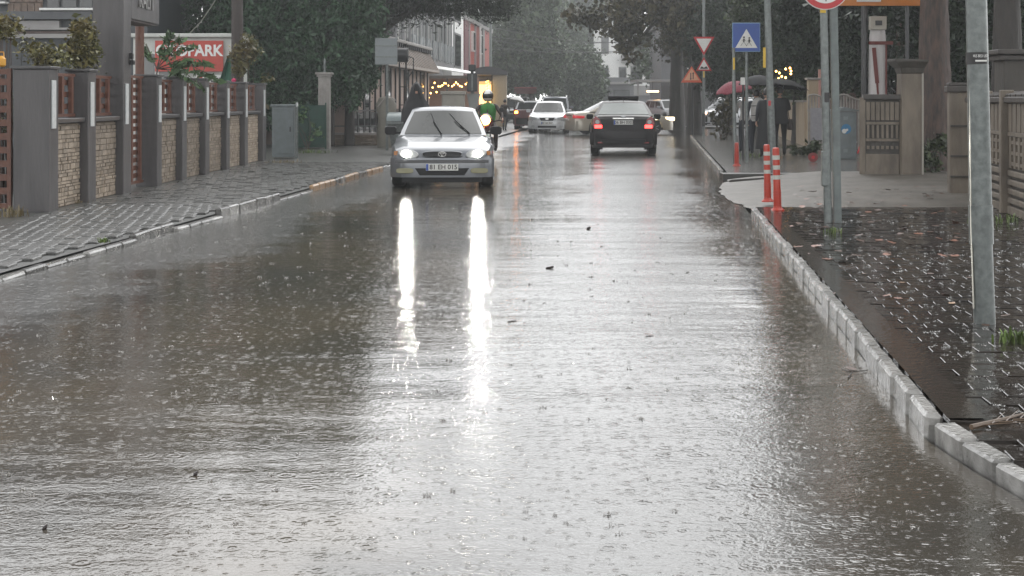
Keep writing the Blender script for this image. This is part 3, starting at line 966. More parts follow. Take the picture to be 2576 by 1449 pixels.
text('lettering', 'OTOPARK', 0.40, M_WHITE, sgn, (0.0, 0.018, 0.13), depth=0.006, sx=0.92, bold=0.012)
text('lettering', 'YIM KALENDER', 0.15, M_BLACK, sgn, (0.03, 0.018, -0.24), depth=0.004)
MB().box((0.55, 0.03, -0.62), (0.75, 0.03, 0.26)).build('lower_board', M_WHITE, sgn)
text('lettering', 'BAYIN', 0.17, M_BLACK, sgn, (0.66, 0.01, -0.62), depth=0.003)
MB().box((0.28, 0.008, -0.62), (0.14, 0.01, 0.20)).build('emblem', MATS['red_board'], sgn)
tp = thing('green_tarpaulin', 'dark green tarpaulin hanging beside the red parking board', 'tarpaulin', (at(570, 200, 36.6)[0], 36.6, 1.4))
MB().grid(lambda u, v: (-0.35 + 0.75 * u * (1 - 0.75 * v) + 0.38 * v, 0.10 * math.sin(u * 9), 0.1 + 1.15 * v), 10, 8).build('sheet', mat('green_tarp', (0.010, 0.075, 0.042), 0.4), tp, True)
# ---- bare brown utility pole with its cable
pole = thing('utility_pole', 'bare dark brown utility pole at the far end of the garden wall', 'pole', (at(597, 205, 35.2)[0], 35.2, 0.0))
MB().tube([(0, 0, 0), (0, 0, 3), (-0.02, 0, 7.5)], [0.155, 0.145, 0.11], 14).build('shaft', mat('weathered_pole_wood', (0.040, 0.028, 0.024), 0.6, (0.02, 0.014, 0.012), 9, 0.9, 0.4, 30, stretch=(1, 1, 0.15)), pole, True)
MB().box((0, -0.2, 6.9), (1.3, 0.09, 0.09)).build('cross_arm', M_BARK_D, pole)
a, b_ = at(478, 83, 37.0), at(560, -30, 35.2)
tag(MB().tube([a, a.lerp(b_, 0.35) - Vector((0, 0, 0.10)), a.lerp(b_, 0.7) - Vector((0, 0, 0.07)), b_], 0.014, 6).build('service_cable', mat('pale_cable', (0.25, 0.27, 0.22), 0.5), None, True), 'pale service cable running up from the white booth roof to the pole', 'cable')
a, b_ = at(40, 108, 26), at(120, 150, 26)
tag(MB().tube([a, a.lerp(b_, 0.5) - Vector((0, 0, 0.08)), b_], 0.009, 6).build('drooping_cable', MATS['pale_cable'], None, True), 'thin pale cable drooping across the slate building', 'cable')

# ---- slate-clad building behind the garden
sb = thing('slate_house', 'dark slate-clad house with a white window sill behind the garden', 'building', (-15.5, 42, 0))
M_SLATE = mat('slate_cladding', (0.040, 0.046, 0.052), 0.45, (0.028, 0.032, 0.036), 2, 0.7, 0.15, 20, stretch=(1, 1, 0.2))
MB().box((0, 3, 5.4), (9.6, 6, 10.8)).build('wall', M_SLATE, sb)
def band(x0, x1, y0, y1, m, proud, nm='band'):
    a, b_ = at(x0, y1, 42), at(x1, y0, 42)
    return MB().box(((a.x + b_.x) / 2 + 15.5, -proud / 2, (a.z + b_.z) / 2), (b_.x - a.x, proud, b_.z - a.z)).build(nm, m, sb, bevel=0.008)
M_GREYB = mat('grey_fascia', (0.27, 0.26, 0.25), 0.4, (0.20, 0.19, 0.19), 2, 0.6)
band(-60, 240, 30, 50, mat('dark_fascia', (0.062, 0.066, 0.072), 0.4), 0.35)
band(-60, 155, 53, 76, M_GREYB, 0.22)
band(155, 262, 70, 76, M_GREYB, 0.22)
band(-60, 262, 86, 97, M_GREYB, 0.30)
band(-60, 262, 78, 85, mat('brown_fascia', (0.075, 0.045, 0.038), 0.5), 0.12)
band(110, 262, 22, 28, M_WHITE, 0.42, 'window_sill')
band(-30, 24, 6, 11, M_WHITE, 0.40, 'window_sill')
cl = band(26, 108, -70, 27, mat('brown_stone_cladding', (0.17, 0.12, 0.09), 0.6, (0.09, 0.065, 0.05), 6, 0.9, 0.4, 20), 0.06, 'stone_cladding')
for zz in range(4):
    for xx in range(5):
        a = at(30 + xx * 17 + (zz % 2) * 5, 20 - zz * 24, 42)
        MB().box((a.x + 15.5, -0.085, a.z), (0.17 + 0.02 * (xx % 2), 0.05, 0.24)).build('cladding_stone', MATS['brown_stone_cladding'], cl, bevel=0.008)
for (x0, x1) in ((118, 152), (156, 196), (200, 236), (240, 262), (-40, 20)):
    f = band(x0, x1, -75, 20 if x0 > 0 else 4, M_BLACK, 0.05, 'window')
    a, b_ = at(x0 + 3, 18 if x0 > 0 else 2, 42), at(x1 - 3, -72, 42)
    MB().box(((a.x + b_.x) / 2 + 15.5, -0.055, (a.z + b_.z) / 2), (b_.x - a.x, 0.012, b_.z - a.z)).build('pane', M_GLASS, f)
for k in range(9):
    band(-50 + k * 34, -47 + k * 34, 100, 172, M_BLACK, 0.02, 'cladding_joint')
MB().box((0, 3, 10.95), (10.2, 6.6, 0.3)).build('roof', MATS['dark_fascia'], sb)
# ================================================================ left, beyond the garden wall
RZ = -math.atan(0.0782)
M_CAB = mat('grey_cabinet_paint', (0.15, 0.175, 0.18), 0.35, (0.10, 0.115, 0.115), 5, 0.8)
cab = thing('utility_cabinet', 'grey metal utility cabinet at the end of the garden wall', 'cabinet', (-5.66, 35.4, 0.06))
MB().box((0, 0.2, 0.66), (0.56, 0.42, 1.26)).build('housing', M_CAB, cab, bevel=0.012)
MB().box((0, 0.2, 1.31), (0.62, 0.48, 0.05)).build('lid', M_CAB, cab, bevel=0.012)
dr = MB().box((0, -0.018, 0.68), (0.49, 0.02, 1.12)).build('door', M_CAB, cab, bevel=0.006)
MB().box((0.18, -0.036, 0.72), (0.03, 0.02, 0.12)).build('handle', M_BLACK, dr)
MB().tube([(0.335, 0.0, 0), (0.335, 0.0, 1.28), (0.32, 0.1, 1.36)], 0.035, 10).build('corner_pipe', M_STEEL, cab, True)

gf = thing('green_mesh_fence', 'dark green mesh fence overgrown with creeper', 'fence', (-6.05, 42.4, 0.05))
M_GREEN = mat('green_screen', (0.008, 0.055, 0.035), 0.5, (0.006, 0.030, 0.02), 5, 0.8, 0.3, 60)
MB().box((0, 0.02, 0.68), (1.05, 0.02, 1.25)).build('screen', M_GREEN, gf)
for x in (-0.53, 0.0, 0.53):
    MB().tube([(x, 0, 0), (x, 0, 1.38)], 0.022, 8).build('post', M_GREEN, gf, True)
for z in (0.15, 0.5, 0.9, 1.3):
    MB().tube([(-0.55, -0.01, z), (0.55, -0.01, z)], 0.012, 6).build('wire', M_GREEN, gf, True)
shrub('creeper', 'yellow-green creeper trailing down the green mesh fence', (-6.0, 42.25, 0.05), [((-0.35, 0, 0.8), (0.25, 0.04, 0.6)), ((0.2, 0, 0.6), (0.3, 0.04, 0.5)), ((0.0, 0, 1.1), (0.5, 0.05, 0.2))], 260, 0.09, L_AIL, 207)
shrub('creeper', 'straggling yellowing climber between the wall end and the fence', (-6.9, 38.0, 0.05), [((0.1, 0, 1.5), (0.25, 0.1, 0.6)), ((0.3, 0, 2.0), (0.25, 0.1, 0.3)), ((-0.1, 0, 1.0), (0.25, 0.1, 0.4))], 240, 0.12, L_VINE, 208)
gpil = thing('gate_pillar', 'pale fluted stone gate pillar with a small finial', 'pillar', (-5.62, 42.9, 0.05))
M_PALE = mat('pale_stone', (0.30, 0.28, 0.26), 0.5, (0.20, 0.185, 0.17), 6, 0.8, 0.3, 30)
MB().box((0, 0, 1.08), (0.34, 0.34, 2.16)).build('shaft', M_PALE, gpil, bevel=0.01)
MB().box((0, 0, 2.19), (0.42, 0.42, 0.07)).box((0, 0, 2.255), (0.50, 0.50, 0.06)).build('capital', M_PALE, gpil, bevel=0.01)
for k in (-1, 0, 1):
    MB().box((k * 0.09, -0.177, 1.35), (0.035, 0.02, 1.1)).build('flute', M_PALE, gpil)
MB().lathe([(0.05, 2.285), (0.03, 2.36), (0.06, 2.45), (0.03, 2.55), (0.045, 2.62), (0.005, 2.72)], (0, 0, 0), 10).build('finial', M_STEEL, gpil, True)

lw = thing('low_stone_wall', 'low brown stone wall with a railing in front of the shop', 'wall', (-5.0, 46.0, 0.05))
M_BSTONE = mat('brown_stone', (0.16, 0.12, 0.085), 0.6, (0.08, 0.062, 0.045), 6, 0.9, 0.5, 18)
MB().box((0, 0.15, 0.17), (1.55, 0.28, 0.34)).build('wall_core', M_MORT, lw)
for r_ in range(3):
    for k in range(5):
        MB().box((-0.62 + k * 0.31 + (0.1 if r_ % 2 else 0), 0.0, 0.065 + r_ * 0.115), (0.28 if k < 4 or not r_ % 2 else 0.2, 0.05, 0.10)).build('stone', M_BSTONE, lw, bevel=0.012)
MB().box((0, 0.15, 0.38), (1.62, 0.34, 0.06)).build('coping', M_PALE, lw, bevel=0.01)
MB().tube([(-0.78, 0.15, 0.62), (0.78, 0.15, 0.62)], 0.02, 8).tube([(-0.78, 0.15, 0.4), (-0.78, 0.15, 0.62)], 0.018, 8).tube([(0.78, 0.15, 0.4), (0.78, 0.15, 0.62)], 0.018, 8).build('railing', M_STEEL, lw, True)

# ---- half-timbered shop with a mansard roof
shop = thing('cream_shop', 'single-storey cream shop with dark timber strips and a tan mansard roof', 'building', (-9 + 0.0782 * 47, 47, 0.05), RZ)
M_CREAM = mat('cream_pink_panel', (0.42, 0.32, 0.27), 0.5, (0.33, 0.25, 0.21), 2, 0.7)
M_TAN = mat('tan_roof_tiles', (0.20, 0.15, 0.11), 0.5, (0.12, 0.09, 0.07), 3, 0.9, 0.4, 14)
L_ = 19.2
MB().box((-3.0, L_ / 2, 1.4), (6.0, L_, 2.8)).build('wall', M_CREAM, shop)
ky = 0.0
k = 0
while ky < L_ - 0.2:
    MB().box((0.03, ky + 0.05, 1.45), (0.06, 0.10, 2.7)).build('timber_strip', M_BLACK, shop)
    if k % 4 != 2:
        wn_ = MB().box((0.02, ky + 0.60, 0.56), (0.035, 0.84, 0.98)).build('window', M_BLACK, shop)
        MB().box((0.045, ky + 0.60, 0.58), (0.015, 0.70, 0.82)).build('pane', M_GLASS, wn_)
    else:
        wn_ = MB().box((0.02, ky + 0.60, 1.42), (0.035, 0.84, 2.6)).build('door', mat('dark_shop_door', (0.022, 0.02, 0.02), 0.3), shop)
        MB().box((0.045, ky + 0.60, 1.5), (0.015, 0.66, 2.2)).build('pane', M_GLASS, wn_)
    ky += 1.15
    k += 1
MB().box((0.035, L_ / 2, 1.1), (0.05, L_, 0.05)).build('timber_rail', M_BLACK, shop)
for q in range(4):
    MB().box((-0.7 - 1.3 * q, -0.03, 1.4), (0.10, 0.06, 2.7)).build('timber_strip', M_BLACK, shop)
rf = MB().loft([[(0.45, -0.35, 2.72), (0.45, L_ + 0.4, 2.72), (-6.4, L_ + 0.4, 2.72), (-6.4, -0.35, 2.72)],
                [(0.42, -0.32, 2.86), (0.42, L_ + 0.37, 2.86), (-6.4, L_ + 0.37, 2.86), (-6.4, -0.32, 2.86)],
                [(-0.05, 0.1, 3.75), (-0.05, L_ - 0.1, 3.75), (-5.9, L_ - 0.1, 3.75), (-5.9, 0.1, 3.75)]]).build('roof', M_TAN, shop, bevel=0.02)
MB().box((-2.9, L_ / 2, 3.82), (6.1, L_ + 0.1, 0.13)).build('cornice', M_PALE, rf, bevel=0.02)
den = MB().box((0, 0, 0), (0.10, 0.16, 0.16)).mesh('dentil', M_BLACK)
for q in range(34):
    inst('dentil', den, rf, (0.10, 0.2 + q * 0.56, 3.66))
for q in range(40):
    MB().box((0.20, -0.05 + q * 0.49, 3.28), (0.05, 0.03, 0.98), 0, 0, -0.49).build('roof_roll', M_TAN, rf)

# ---- grey sign plate seen from behind
sp_ = thing('sign_seen_from_behind', 'square grey metal road sign seen from behind on a grey pole', 'sign', (-3.60, 41.2, 0.05))
MB().tube([(0, 0.03, 0), (0, 0.03, 3.2)], 0.042, 10).build('pole', M_STEEL, sp_, True)
MB().box((-0.02, -0.03, 2.86), (0.64, 0.02, 0.76)).build('plate', mat('dull_grey_plate', (0.17, 0.19, 0.195), 0.4), sp_, bevel=0.004)
MB().box((-0.02, -0.047, 2.70), (0.60, 0.012, 0.04)).build('clamp_rail', M_STEEL, sp_)
MB().box((-0.02, -0.047, 3.02), (0.60, 0.012, 0.04)).build('clamp_rail', M_STEEL, sp_)

lb = thing('drum_lamp_mast', 'black drum-shaped lamp box on a twin-post metal mast by the shop', 'lamp', (-3.62, 47.3, 0.05))
MB().tube([(-0.16, -0.2, 2.95), (0.20, -0.2, 2.95)], 0.24, 18).build('drum', M_BLACK, lb, True)
for x in (-0.10, 0.12):
    MB().tube([(x, 0, 0), (x, 0, 2.8)], 0.028, 8).build('post', M_BLACK, lb, True)
for z in (0.7, 1.3, 1.9, 2.5):
    MB().box((0.01, 0, z), (0.24, 0.03, 0.03)).build('rung', M_BLACK, lb)
MB().tube([(0.12, 0, 2.1), (0.36, 0, 2.45), (0.36, 0, 2.85), (0.2, -0.1, 2.9)], 0.02, 6).build('bracket', M_BLACK, lb, True)

# ---- waste container, wrapped stand
ct = thing('waste_container', 'galvanised steel waste container with a curved lid beside the silver car', 'container', (-2.72, 39.0, 0.06), RZ)
MB().loft([[(-0.52, -0.36, 0.16), (0.52, -0.36, 0.16), (0.52, 0.36, 0.16), (-0.52, 0.36, 0.16)], [(-0.62, -0.46, 0.86), (0.62, -0.46, 0.86), (0.62, 0.46, 0.86), (-0.62, 0.46, 0.86)]]).build('body', M_STEEL, ct, bevel=0.03)
MB().loft([[(x, 0.48 * math.cos(PI * j / 8), 0.875 + 0.24 * math.sin(PI * j / 8)) for j in range(9)] for x in (-0.63, -0.2, 0.2, 0.63)]).build('lid', mat('grey_plastic_lid', (0.16, 0.19, 0.19), 0.3), ct, True)
MB().box((0, -0.47, 0.82), (1.26, 0.05, 0.05)).build('rim', M_STEEL, ct, bevel=0.01)
for sx in (-1, 1):
    MB().tube([(sx * 0.63, 0, 0.70), (sx * 0.74, 0, 0.70)], 0.03, 8).build('trunnion', M_STEEL, ct, True)
    for sy in (-1, 1):
        MB().tube([(sx * 0.42 - 0.025, sy * 0.28, 0.09), (sx * 0.42 + 0.025, sy * 0.28, 0.09)], 0.085, 12).build('castor', M_BLACK, ct, True)
for k in (-1, 0, 1):
    MB().box((k * 0.3, -0.425, 0.5), (0.05, 0.03, 0.55), 0, -0.14).build('pressing', M_STEEL, ct, bevel=0.008)
bg = thing('wrapped_stand', 'pale tarpaulin-wrapped stand behind the waste container', 'stand', (-3.86, 44.0, 0.05))
MB().loft([[(r_ * math.cos(2 * PI * k / 12) * (1 + 0.08 * math.sin(k * 2.3 + z * 4)), r_ * 0.8 * math.sin(2 * PI * k / 12), z) for k in range(12)] for r_, z in ((0.26, 0), (0.30, 0.4), (0.27, 0.9), (0.33, 1.3), (0.22, 1.52), (0.05, 1.58))]).build('wrap', mat('pale_tarp', (0.17, 0.16, 0.13), 0.5, (0.12, 0.11, 0.09), 4, 0.8, 0.4, 8), bg, True)
MB().tube([(-0.25, -0.25, 1.25), (0.05, -0.3, 1.62), (0.3, -0.22, 1.45)], 0.02, 6).build('tie_rope', M_PALE, bg, True)

# ---- pavement cabinets and traffic light
kb = thing('pale_cabinet', 'pale concrete-coloured cabinet on the pavement in front of the bulb lights', 'cabinet', (-2.08, 50.5, 0.05))
M_PCAB = mat('pale_cabinet_paint', (0.36, 0.34, 0.29), 0.45, (0.27, 0.255, 0.22), 3, 0.7)
MB().box((0, 0.3, 0.83), (0.80, 0.6, 1.66)).build('housing', M_PCAB, kb, bevel=0.012)
MB().box((0, 0.3, 1.72), (0.90, 0.7, 0.12)).build('cap', M_PCAB, kb, bevel=0.02)
MB().box((0, -0.012, 0.83), (0.70, 0.02, 1.5)).build('door', M_PCAB, kb, bevel=0.006)
tl = thing('traffic_light', 'black traffic light seen from behind above a grey panel', 'traffic light', (-1.43, 51.5, 0.05))
MB().tube([(0, 0, 0), (0, 0, 2.75)], 0.06, 10).build('pole', M_STEEL, tl, True)
MB().box((0.0, -0.10, 2.10), (0.36, 0.20, 0.66)).build('signal_head', M_BLACK, tl, bevel=0.03)
MB().box((0.0, -0.10, 2.62), (0.26, 0.2, 0.24)).build('upper_head', M_BLACK, tl, bevel=0.03)
MB().loft([[(-0.2, -0.06, 1.70), (0.3, -0.06, 1.70), (0.3, -0.02, 1.70), (-0.2, -0.02, 1.70)], [(-0.08, -0.06, 1.1), (0.14, -0.06, 1.1), (0.14, -0.02, 1.1), (-0.08, -0.02, 1.1)]]).build('panel', mat('grey_panel', (0.25, 0.26, 0.25), 0.4), tl)
MB().box((0.0, -0.21, 2.1), (0.05, 0.03, 0.6)).build('mounting_strip', M_STEEL, tl)

# ---- cafe pergola with bulbs
M_BULB = mat('warm_bulb', (0.9, 0.5, 0.1), 0.4, emit=(1.0, 0.50, 0.12), estr=6.0)
pg = thing('cafe_pergola', 'cafe pergola with a white sloping roof and back wall tinted pink by bulb light', 'pergola', (-3.2, 71.0, 0.05))
MB().box((0, 3.0, 1.35), (3.0, 0.15, 2.6)).build('back_wall', mat('bulb_lit_plaster', (0.42, 0.27, 0.21), 0.5, (0.33, 0.2, 0.15), 2, 0.7), pg)  # pinkish glow of the bulbs is put into the plaster colour
MB().add([(-1.2, -0.3, 3.15), (1.3, -0.3, 2.78), (1.3, 3.2, 2.95), (-1.2, 3.2, 3.35), (-1.2, -0.3, 3.10), (1.3, -0.3, 2.73), (1.3, 3.2, 2.90), (-1.2, 3.2, 3.30)], [(0, 1, 2, 3), (7, 6, 5, 4), (0, 4, 5, 1), (1, 5, 6, 2), (2, 6, 7, 3), (3, 7, 4, 0)]).build('roof', M_WHITE, pg)
MB().box((0.05, -0.33, 2.62), (2.7, 0.08, 0.16)).build('front_beam', mat('brown_beam', (0.12, 0.10, 0.08), 0.5), pg)
for x in (-1.25, 0.0, 1.3):
    MB().box((x, -0.33, 1.27), (0.09, 0.09, 2.54)).build('post', MATS['brown_beam'], pg)
sl = thing('string_lights', 'string of warm bulbs hung under the cafe pergola', 'string lights', (-3.2, 70.7, 0.0))
prev = None
bl = MB().lathe([(0.008, -0.04), (0.036, -0.015), (0.036, 0.015), (0.008, 0.04)], (0, 0, 0), 8).mesh('bulb', M_BULB, True)
for q in range(26):
    x = -1.2 + 2.4 * q / 25
    z = 2.42 - 0.22 * abs(math.sin(q * 0.55)) - (0.55 * max(0, 1 - abs(q - 3) / 3) + 0.35 * (q % 7 == 0))
    inst('bulb', bl, sl, (x, 0, z))
MB().tube([(-1.2 + 2.4 * q / 25, 0, 2.46 - 0.22 * abs(math.sin(q * 0.55))) for q in range(26)], 0.008, 5).build('cable', M_BLACK, sl, True)
fc = thing('white_panel_fence', 'low white panel fence under the cafe lights', 'fence', (-2.9, 58.0, 0.05))
MB().box((0.15, 0, 0.95), (0.9, 0.05, 0.45)).build('panel', M_WHITE, fc)
for x in (-0.3, 0.6):
    MB().box((x, 0, 0.6), (0.05, 0.04, 1.2)).build('post', M_STEEL, fc)

# ---- kiosk with amber interior
ki = thing('beige_kiosk', 'beige street kiosk with an arched dark roof and amber-lit counter', 'kiosk', (-1.35, 80.0, 0.05))
M_BEIGE = mat('beige_panel', (0.38, 0.32, 0.23), 0.4, (0.31, 0.26, 0.19), 2, 0.6)
MB().box((0.66, 1.6, 1.45), (0.80, 3.2, 2.9)).build('side_body', M_BEIGE, ki, bevel=0.04)
MB().box((-0.42, 2.6, 1.45), (1.30, 1.2, 2.9)).build('rear_body', M_BEIGE, ki, bevel=0.04)
MB().loft([[(-1.1 + 2.2 * j / 10, y, 2.95 + 0.42 * math.sin(PI * (0.1 + 0.8 * j / 10))) for j in range(11)] + [(1.1, y, 2.9), (-1.1, y, 2.9)] for y in (-0.2, 3.3)]).build('arched_roof', mat('dark_roof_sheet', (0.05, 0.05, 0.055), 0.3), ki, True)
MB().box((-0.45, 0.35, 2.50), (1.35, 1.4, 0.10), 0, -0.12).build('awning', MATS['dark_roof_sheet'], ki, bevel=0.02)
MB().box((-0.35, 1.98, 1.65), (1.0, 0.04, 1.7)).build('lit_interior', mat('amber_lit_panel', (0.8, 0.5, 0.2), 0.5, emit=(1.0, 0.55, 0.17), estr=1.5), ki)
MB().box((-0.42, 1.2, 0.5), (1.30, 1.6, 1.0)).build('counter', mat('dark_counter', (0.05, 0.045, 0.04), 0.4), ki, bevel=0.03)
MB().box((0.24, 0.3, 1.45), (0.08, 0.08, 2.9)).build('post', MATS['dark_roof_sheet'], ki)
co = thing('coiled_light_strip', 'coil of yellow lights hanging at the kiosk counter', 'string lights', (-1.38, 79.7, 0.0))
MB().tube([(0.09 * math.cos(k * 0.8), 0.09 * math.sin(k * 0.8), 1.25 + k * 0.022) for k in range(66)], 0.016, 5).build('light_coil', mat('yellow_glow', (0.9, 0.6, 0.1), 0.4, emit=(1.0, 0.62, 0.08), estr=5.0), co, True)
MB().tube([(0, 0, 1.2), (0, 0, 2.75)], 0.02, 6).build('core_pole', M_BLACK, co, True)
aw = thing('red_awning_stall', 'small stall with a dull red awning beyond the kiosk', 'stall', (0.9, 96, 0.05))
MB().box((0, 0.4, 2.15), (1.5, 1.5, 0.06), 0, -0.25).build('awning', mat('dull_red_cloth', (0.20, 0.04, 0.035), 0.6), aw)
for x in (-0.65, 0.65):
    MB().tube([(x, 0, 0), (x, 0, 2.05)], 0.03, 6).build('post', M_STEEL, aw, True)
MB().box((0, 0.5, 0.5), (1.3, 0.8, 1.0)).build('counter', M_BEIGE, aw)

# ---- apartment buildings on the left
M_GREYF = mat('grey_facade', (0.13, 0.13, 0.135), 0.5, (0.10, 0.10, 0.105), 1, 0.6)
ab = thing('grey_apartment_block', 'grey apartment block with pale vertical fins above the shop', 'building', (-11 + 0.0782 * 69, 69, 0), RZ)
MB().box((-4, 9, 5.5), (8, 18, 11)).build('wall', M_GREYF, ab)
for st_ in range(3):
    MB().box((0.35, 9, 3.6 + 3 * st_), (0.7, 18, 0.25)).build('floor_slab', M_GREYF, ab)
    for q in range(8):
        f = MB().box((0.02, 1.2 + q * 2.2, 5.05 + 3 * st_), (0.06, 1.3, 2.1)).build('window', M_WHITE, ab)
        MB().box((0.055, 1.2 + q * 2.2, 5.05 + 3 * st_), (0.02, 1.1, 1.9)).build('pane', M_GLASS, f)
for q in range(14):
    MB().box((0.74, 0.6 + q * 1.3, 6.8), (0.08, 0.10, 6.3)).build('fin', mat('pale_fin', (0.36, 0.37, 0.37), 0.4), ab)
for q in range(7):
    MB().box((0.72, 1.4 + q * 2.5, 4.25), (0.05, 1.9, 1.0)).build('balcony_glass', mat('grey_balcony_panel', (0.22, 0.24, 0.25), 0.2), ab)
MB().box((-4, 9, 11.15), (8.6, 18.6, 0.3)).build('roof', M_GREYF, ab)
wb = thing('white_corner_house', 'white framed house front with one tall dark window', 'building', (-11 + 0.0782 * 88, 88.5, 0), RZ)
MB().box((-2.6, 3.2, 4.2), (6, 6.4, 8.4)).build('wall', M_WHITE, wb)
for st_ in range(2):
    for q in range(1):
        f = MB().box((0.42, 2.9 + q * 4.4, 4.7 + st_ * 2.9), (0.06, 3.4, 2.2)).build('window', M_BLACK, wb)
        MB().box((0.46, 2.9 + q * 4.4, 4.7 + st_ * 2.9), (0.02, 3.1, 1.95)).build('pane', M_GLASS, f)
f = MB().box((-0.75, -0.03, 5.0), (1.5, 0.08, 2.9)).build('window', M_BLACK, wb)
MB().box((-0.75, -0.08, 5.0), (1.3, 0.02, 2.7)).build('pane', M_PANE, f)
MB().box((-2.6, 3.2, 8.5), (6.5, 6.9, 0.25)).build('roof', M_GREYF, wb)
rb_ = thing('red_apartment_block', 'red and grey striped apartment block behind the kiosk', 'building', (-12 + 0.0782 * 107, 107, 0), RZ)
M_RED = mat('red_facade', (0.36, 0.055, 0.035), 0.5, (0.28, 0.045, 0.03), 1, 0.6)
M_RED2 = mat('dark_red_facade', (0.13, 0.035, 0.04), 0.5)
MB().box((-4, 11, 3.8), (8, 22, 7.6)).build('wall', M_RED, rb_)
for q, (y, w_, m_) in enumerate([(1.2, 2.4, M_RED2), (3.4, 0.6, M_GREYB), (8.0, 0.5, M_GREYB), (14.5, 1.4, M_GREYB), (21.0, 0.8, M_GREYB)]):
    MB().box((0.06, y, 4.4), (0.13, w_, 6.4)).build('facade_stripe', m_, rb_)
MB().tube([(0.25, 10.2, 0), (0.25, 10.2, 7.6)], 0.09, 8).build('downpipe', M_WHITE, rb_, True)
for st_ in range(2):
    for q in range(2):
        f = MB().box((0.09, 6 + q * 6.3, 3.4 + 2.8 * st_), (0.2, 1.3, 1.6)).build('window', M_WHITE, rb_)
        MB().box((0.20, 6 + q * 6.3, 3.4 + 2.8 * st_), (0.02, 1.1, 1.4)).build('pane', M_GLASS, f)
MB().box((-4, 11, 7.75), (8.4, 22.4, 0.3)).build('roof', M_GREYB, rb_)

# ---- white apartment block at the end of the street
wa = thing('white_apartment_block', 'white apartment block with grey balconies at the end of the street', 'building', (at(1592, 255, 165)[0], 165, 0))
def wbox(x0, x1, y0, y1, d0, d1, nm, m, parent=None):
    a, b_ = at(x0, y1, 165), at(x1, y0, 165)
    X0 = at(1592, 255, 165)[0]
    return MB().box(((a.x + b_.x) / 2 - X0, (d0 + d1) / 2, (a.z + b_.z) / 2), (b_.x - a.x, d1 - d0, b_.z - a.z)).build(nm, m, parent or wa)
wbox(1506, 1690, 40, 290, 0, 10, 'wall', mat('white_facade', (0.78, 0.78, 0.76), 0.5, (0.68, 0.68, 0.67), 1, 0.6))
wbox(1498, 1700, 34, 40, -0.4, 10.4, 'roof', M_GREYB)
wbox(1560, 1690, 232, 262, -0.9, -0.02, 'canopy', M_GREYF)
for (x0, x1, y0, y1) in ((1512, 1532, 170, 214), (1556, 1576, 168, 212), (1586, 1616, 166, 212), (1630, 1650, 168, 212), (1512, 1532, 92, 136), (1556, 1576, 92, 136), (1590, 1620, 90, 136), (1640, 1666, 92, 136)):
    f = wbox(x0, x1, y0, y1, -0.06, -0.005, 'window', M_GREYB)
    wbox(x0 + 2, x1 - 2, y0 + 2, y1 - 2, -0.10, -0.065, 'pane', M_GLASS, f)
for (x0, x1, y0, y1) in ((1562, 1625, 216, 240), (1562, 1625, 138, 158), (1626, 1684, 216, 240)):
    wbox(x0, x1, y0, y1, -1.2, -0.12, 'balcony', M_GREYB)
wbox(1500, 1550, 222, 240, -0.3, -0.01, 'shop_sign', M_GREYF)
for (x0, x1) in ((1627, 1657), (1706, 1722)):
    pass
gs = thing('grey_low_shopfront', 'low grey shopfront with a pale canopy at the foot of the white block', 'building', (at(1450, 255, 150)[0], 150, 0))
MB().box((1.6, 3, 2.0), (9.0, 4, 4.0)).build('wall', M_GREYF, gs)
MB().box((1.6, 0.6, 3.4), (9.2, 1.2, 0.25)).build('canopy', M_GREYB, gs)
for q in range(4):
    f = MB().box((-1.8 + q * 2.2, 0.96, 1.5), (1.7, 0.07, 2.4)).build('window', M_BLACK, gs)
    MB().box((-1.8 + q * 2.2, 0.90, 1.5), (1.5, 0.03, 2.2)).build('pane', M_PANE, f)
for x, w_ in ((1642, 30), (1714, 16)):
    p = at(x, 230, 92)
    o = thing('ceiling_strip_light', 'warm strip light glowing under a far right canopy', 'lamp', p, 0, 'warm strip lights under the far canopy')
    MB().box((0, 0, 0), (w_ * 92 / FPX, 0.12, 0.10)).build('tube', mat('warm_strip', (0.9, 0.5, 0.2), 0.4, emit=(1.0, 0.60, 0.25), estr=4.0), o, bevel=0.02)
    MB().tube([(0, 0, 0.05), (0, 0, 0.62)], 0.015, 6).build('hanger', M_BLACK, o)
cp = thing('far_canopy', 'flat grey canopy on posts at the far right of the crossing', 'canopy', (at(1680, 255, 92)[0], 92, 0.05))
MB().box((0, 1.5, 2.75), (4.2, 4, 0.14)).build('roof', M_GREYB, cp)
for x in (-1.9, 1.9):
    MB().box((x, 0.2, 1.34), (0.10, 0.10, 2.68)).build('post', M_GREYB, cp)
# overhead cables far down the street
for i, (x0, y0, x1, y1) in enumerate([(1235, 68, 1640, 104), (1235, 92, 1700, 92), (1235, 120, 1700, 112), (1235, 100, 1700, 128)]):
    a, b_ = at(x0, y0, 96), at(x1, y1, 96)
    tag(MB().tube([a.lerp(b_, t / 8) - Vector((0, 0, 0.45 * math.sin(PI * t / 8))) for t in range(9)], 0.02, 5).build('overhead_cable', mat('grey_cable', (0.12, 0.12, 0.12), 0.5), None, True), 'grey cable strung high across the far end of the street', 'cable', 'cables across the far street')
cpole = thing('cable_pole', 'thin grey pole carrying the street cables beside the red block', 'pole', (at(1234, 255, 96)[0], 96, 0))
MB().tube([(0, 0, 0), (0, 0, 7.4)], [0.11, 0.08], 8).build('shaft', M_STEEL, cpole, True)
cpole = thing('cable_pole', 'thin grey lamp pole carrying the street cables beside the plane tree', 'pole', (at(1702, 255, 96)[0], 96, 0))
MB().tube([(0, 0, 0), (0, 0, 7.6)], [0.12, 0.08], 8).build('shaft', M_STEEL, cpole, True)
MB().tube([(0, 0, 7.3), (-0.9, 0, 7.7), (-1.6, 0, 7.75)], 0.05, 6).build('lamp_arm', M_STEEL, cpole, True)
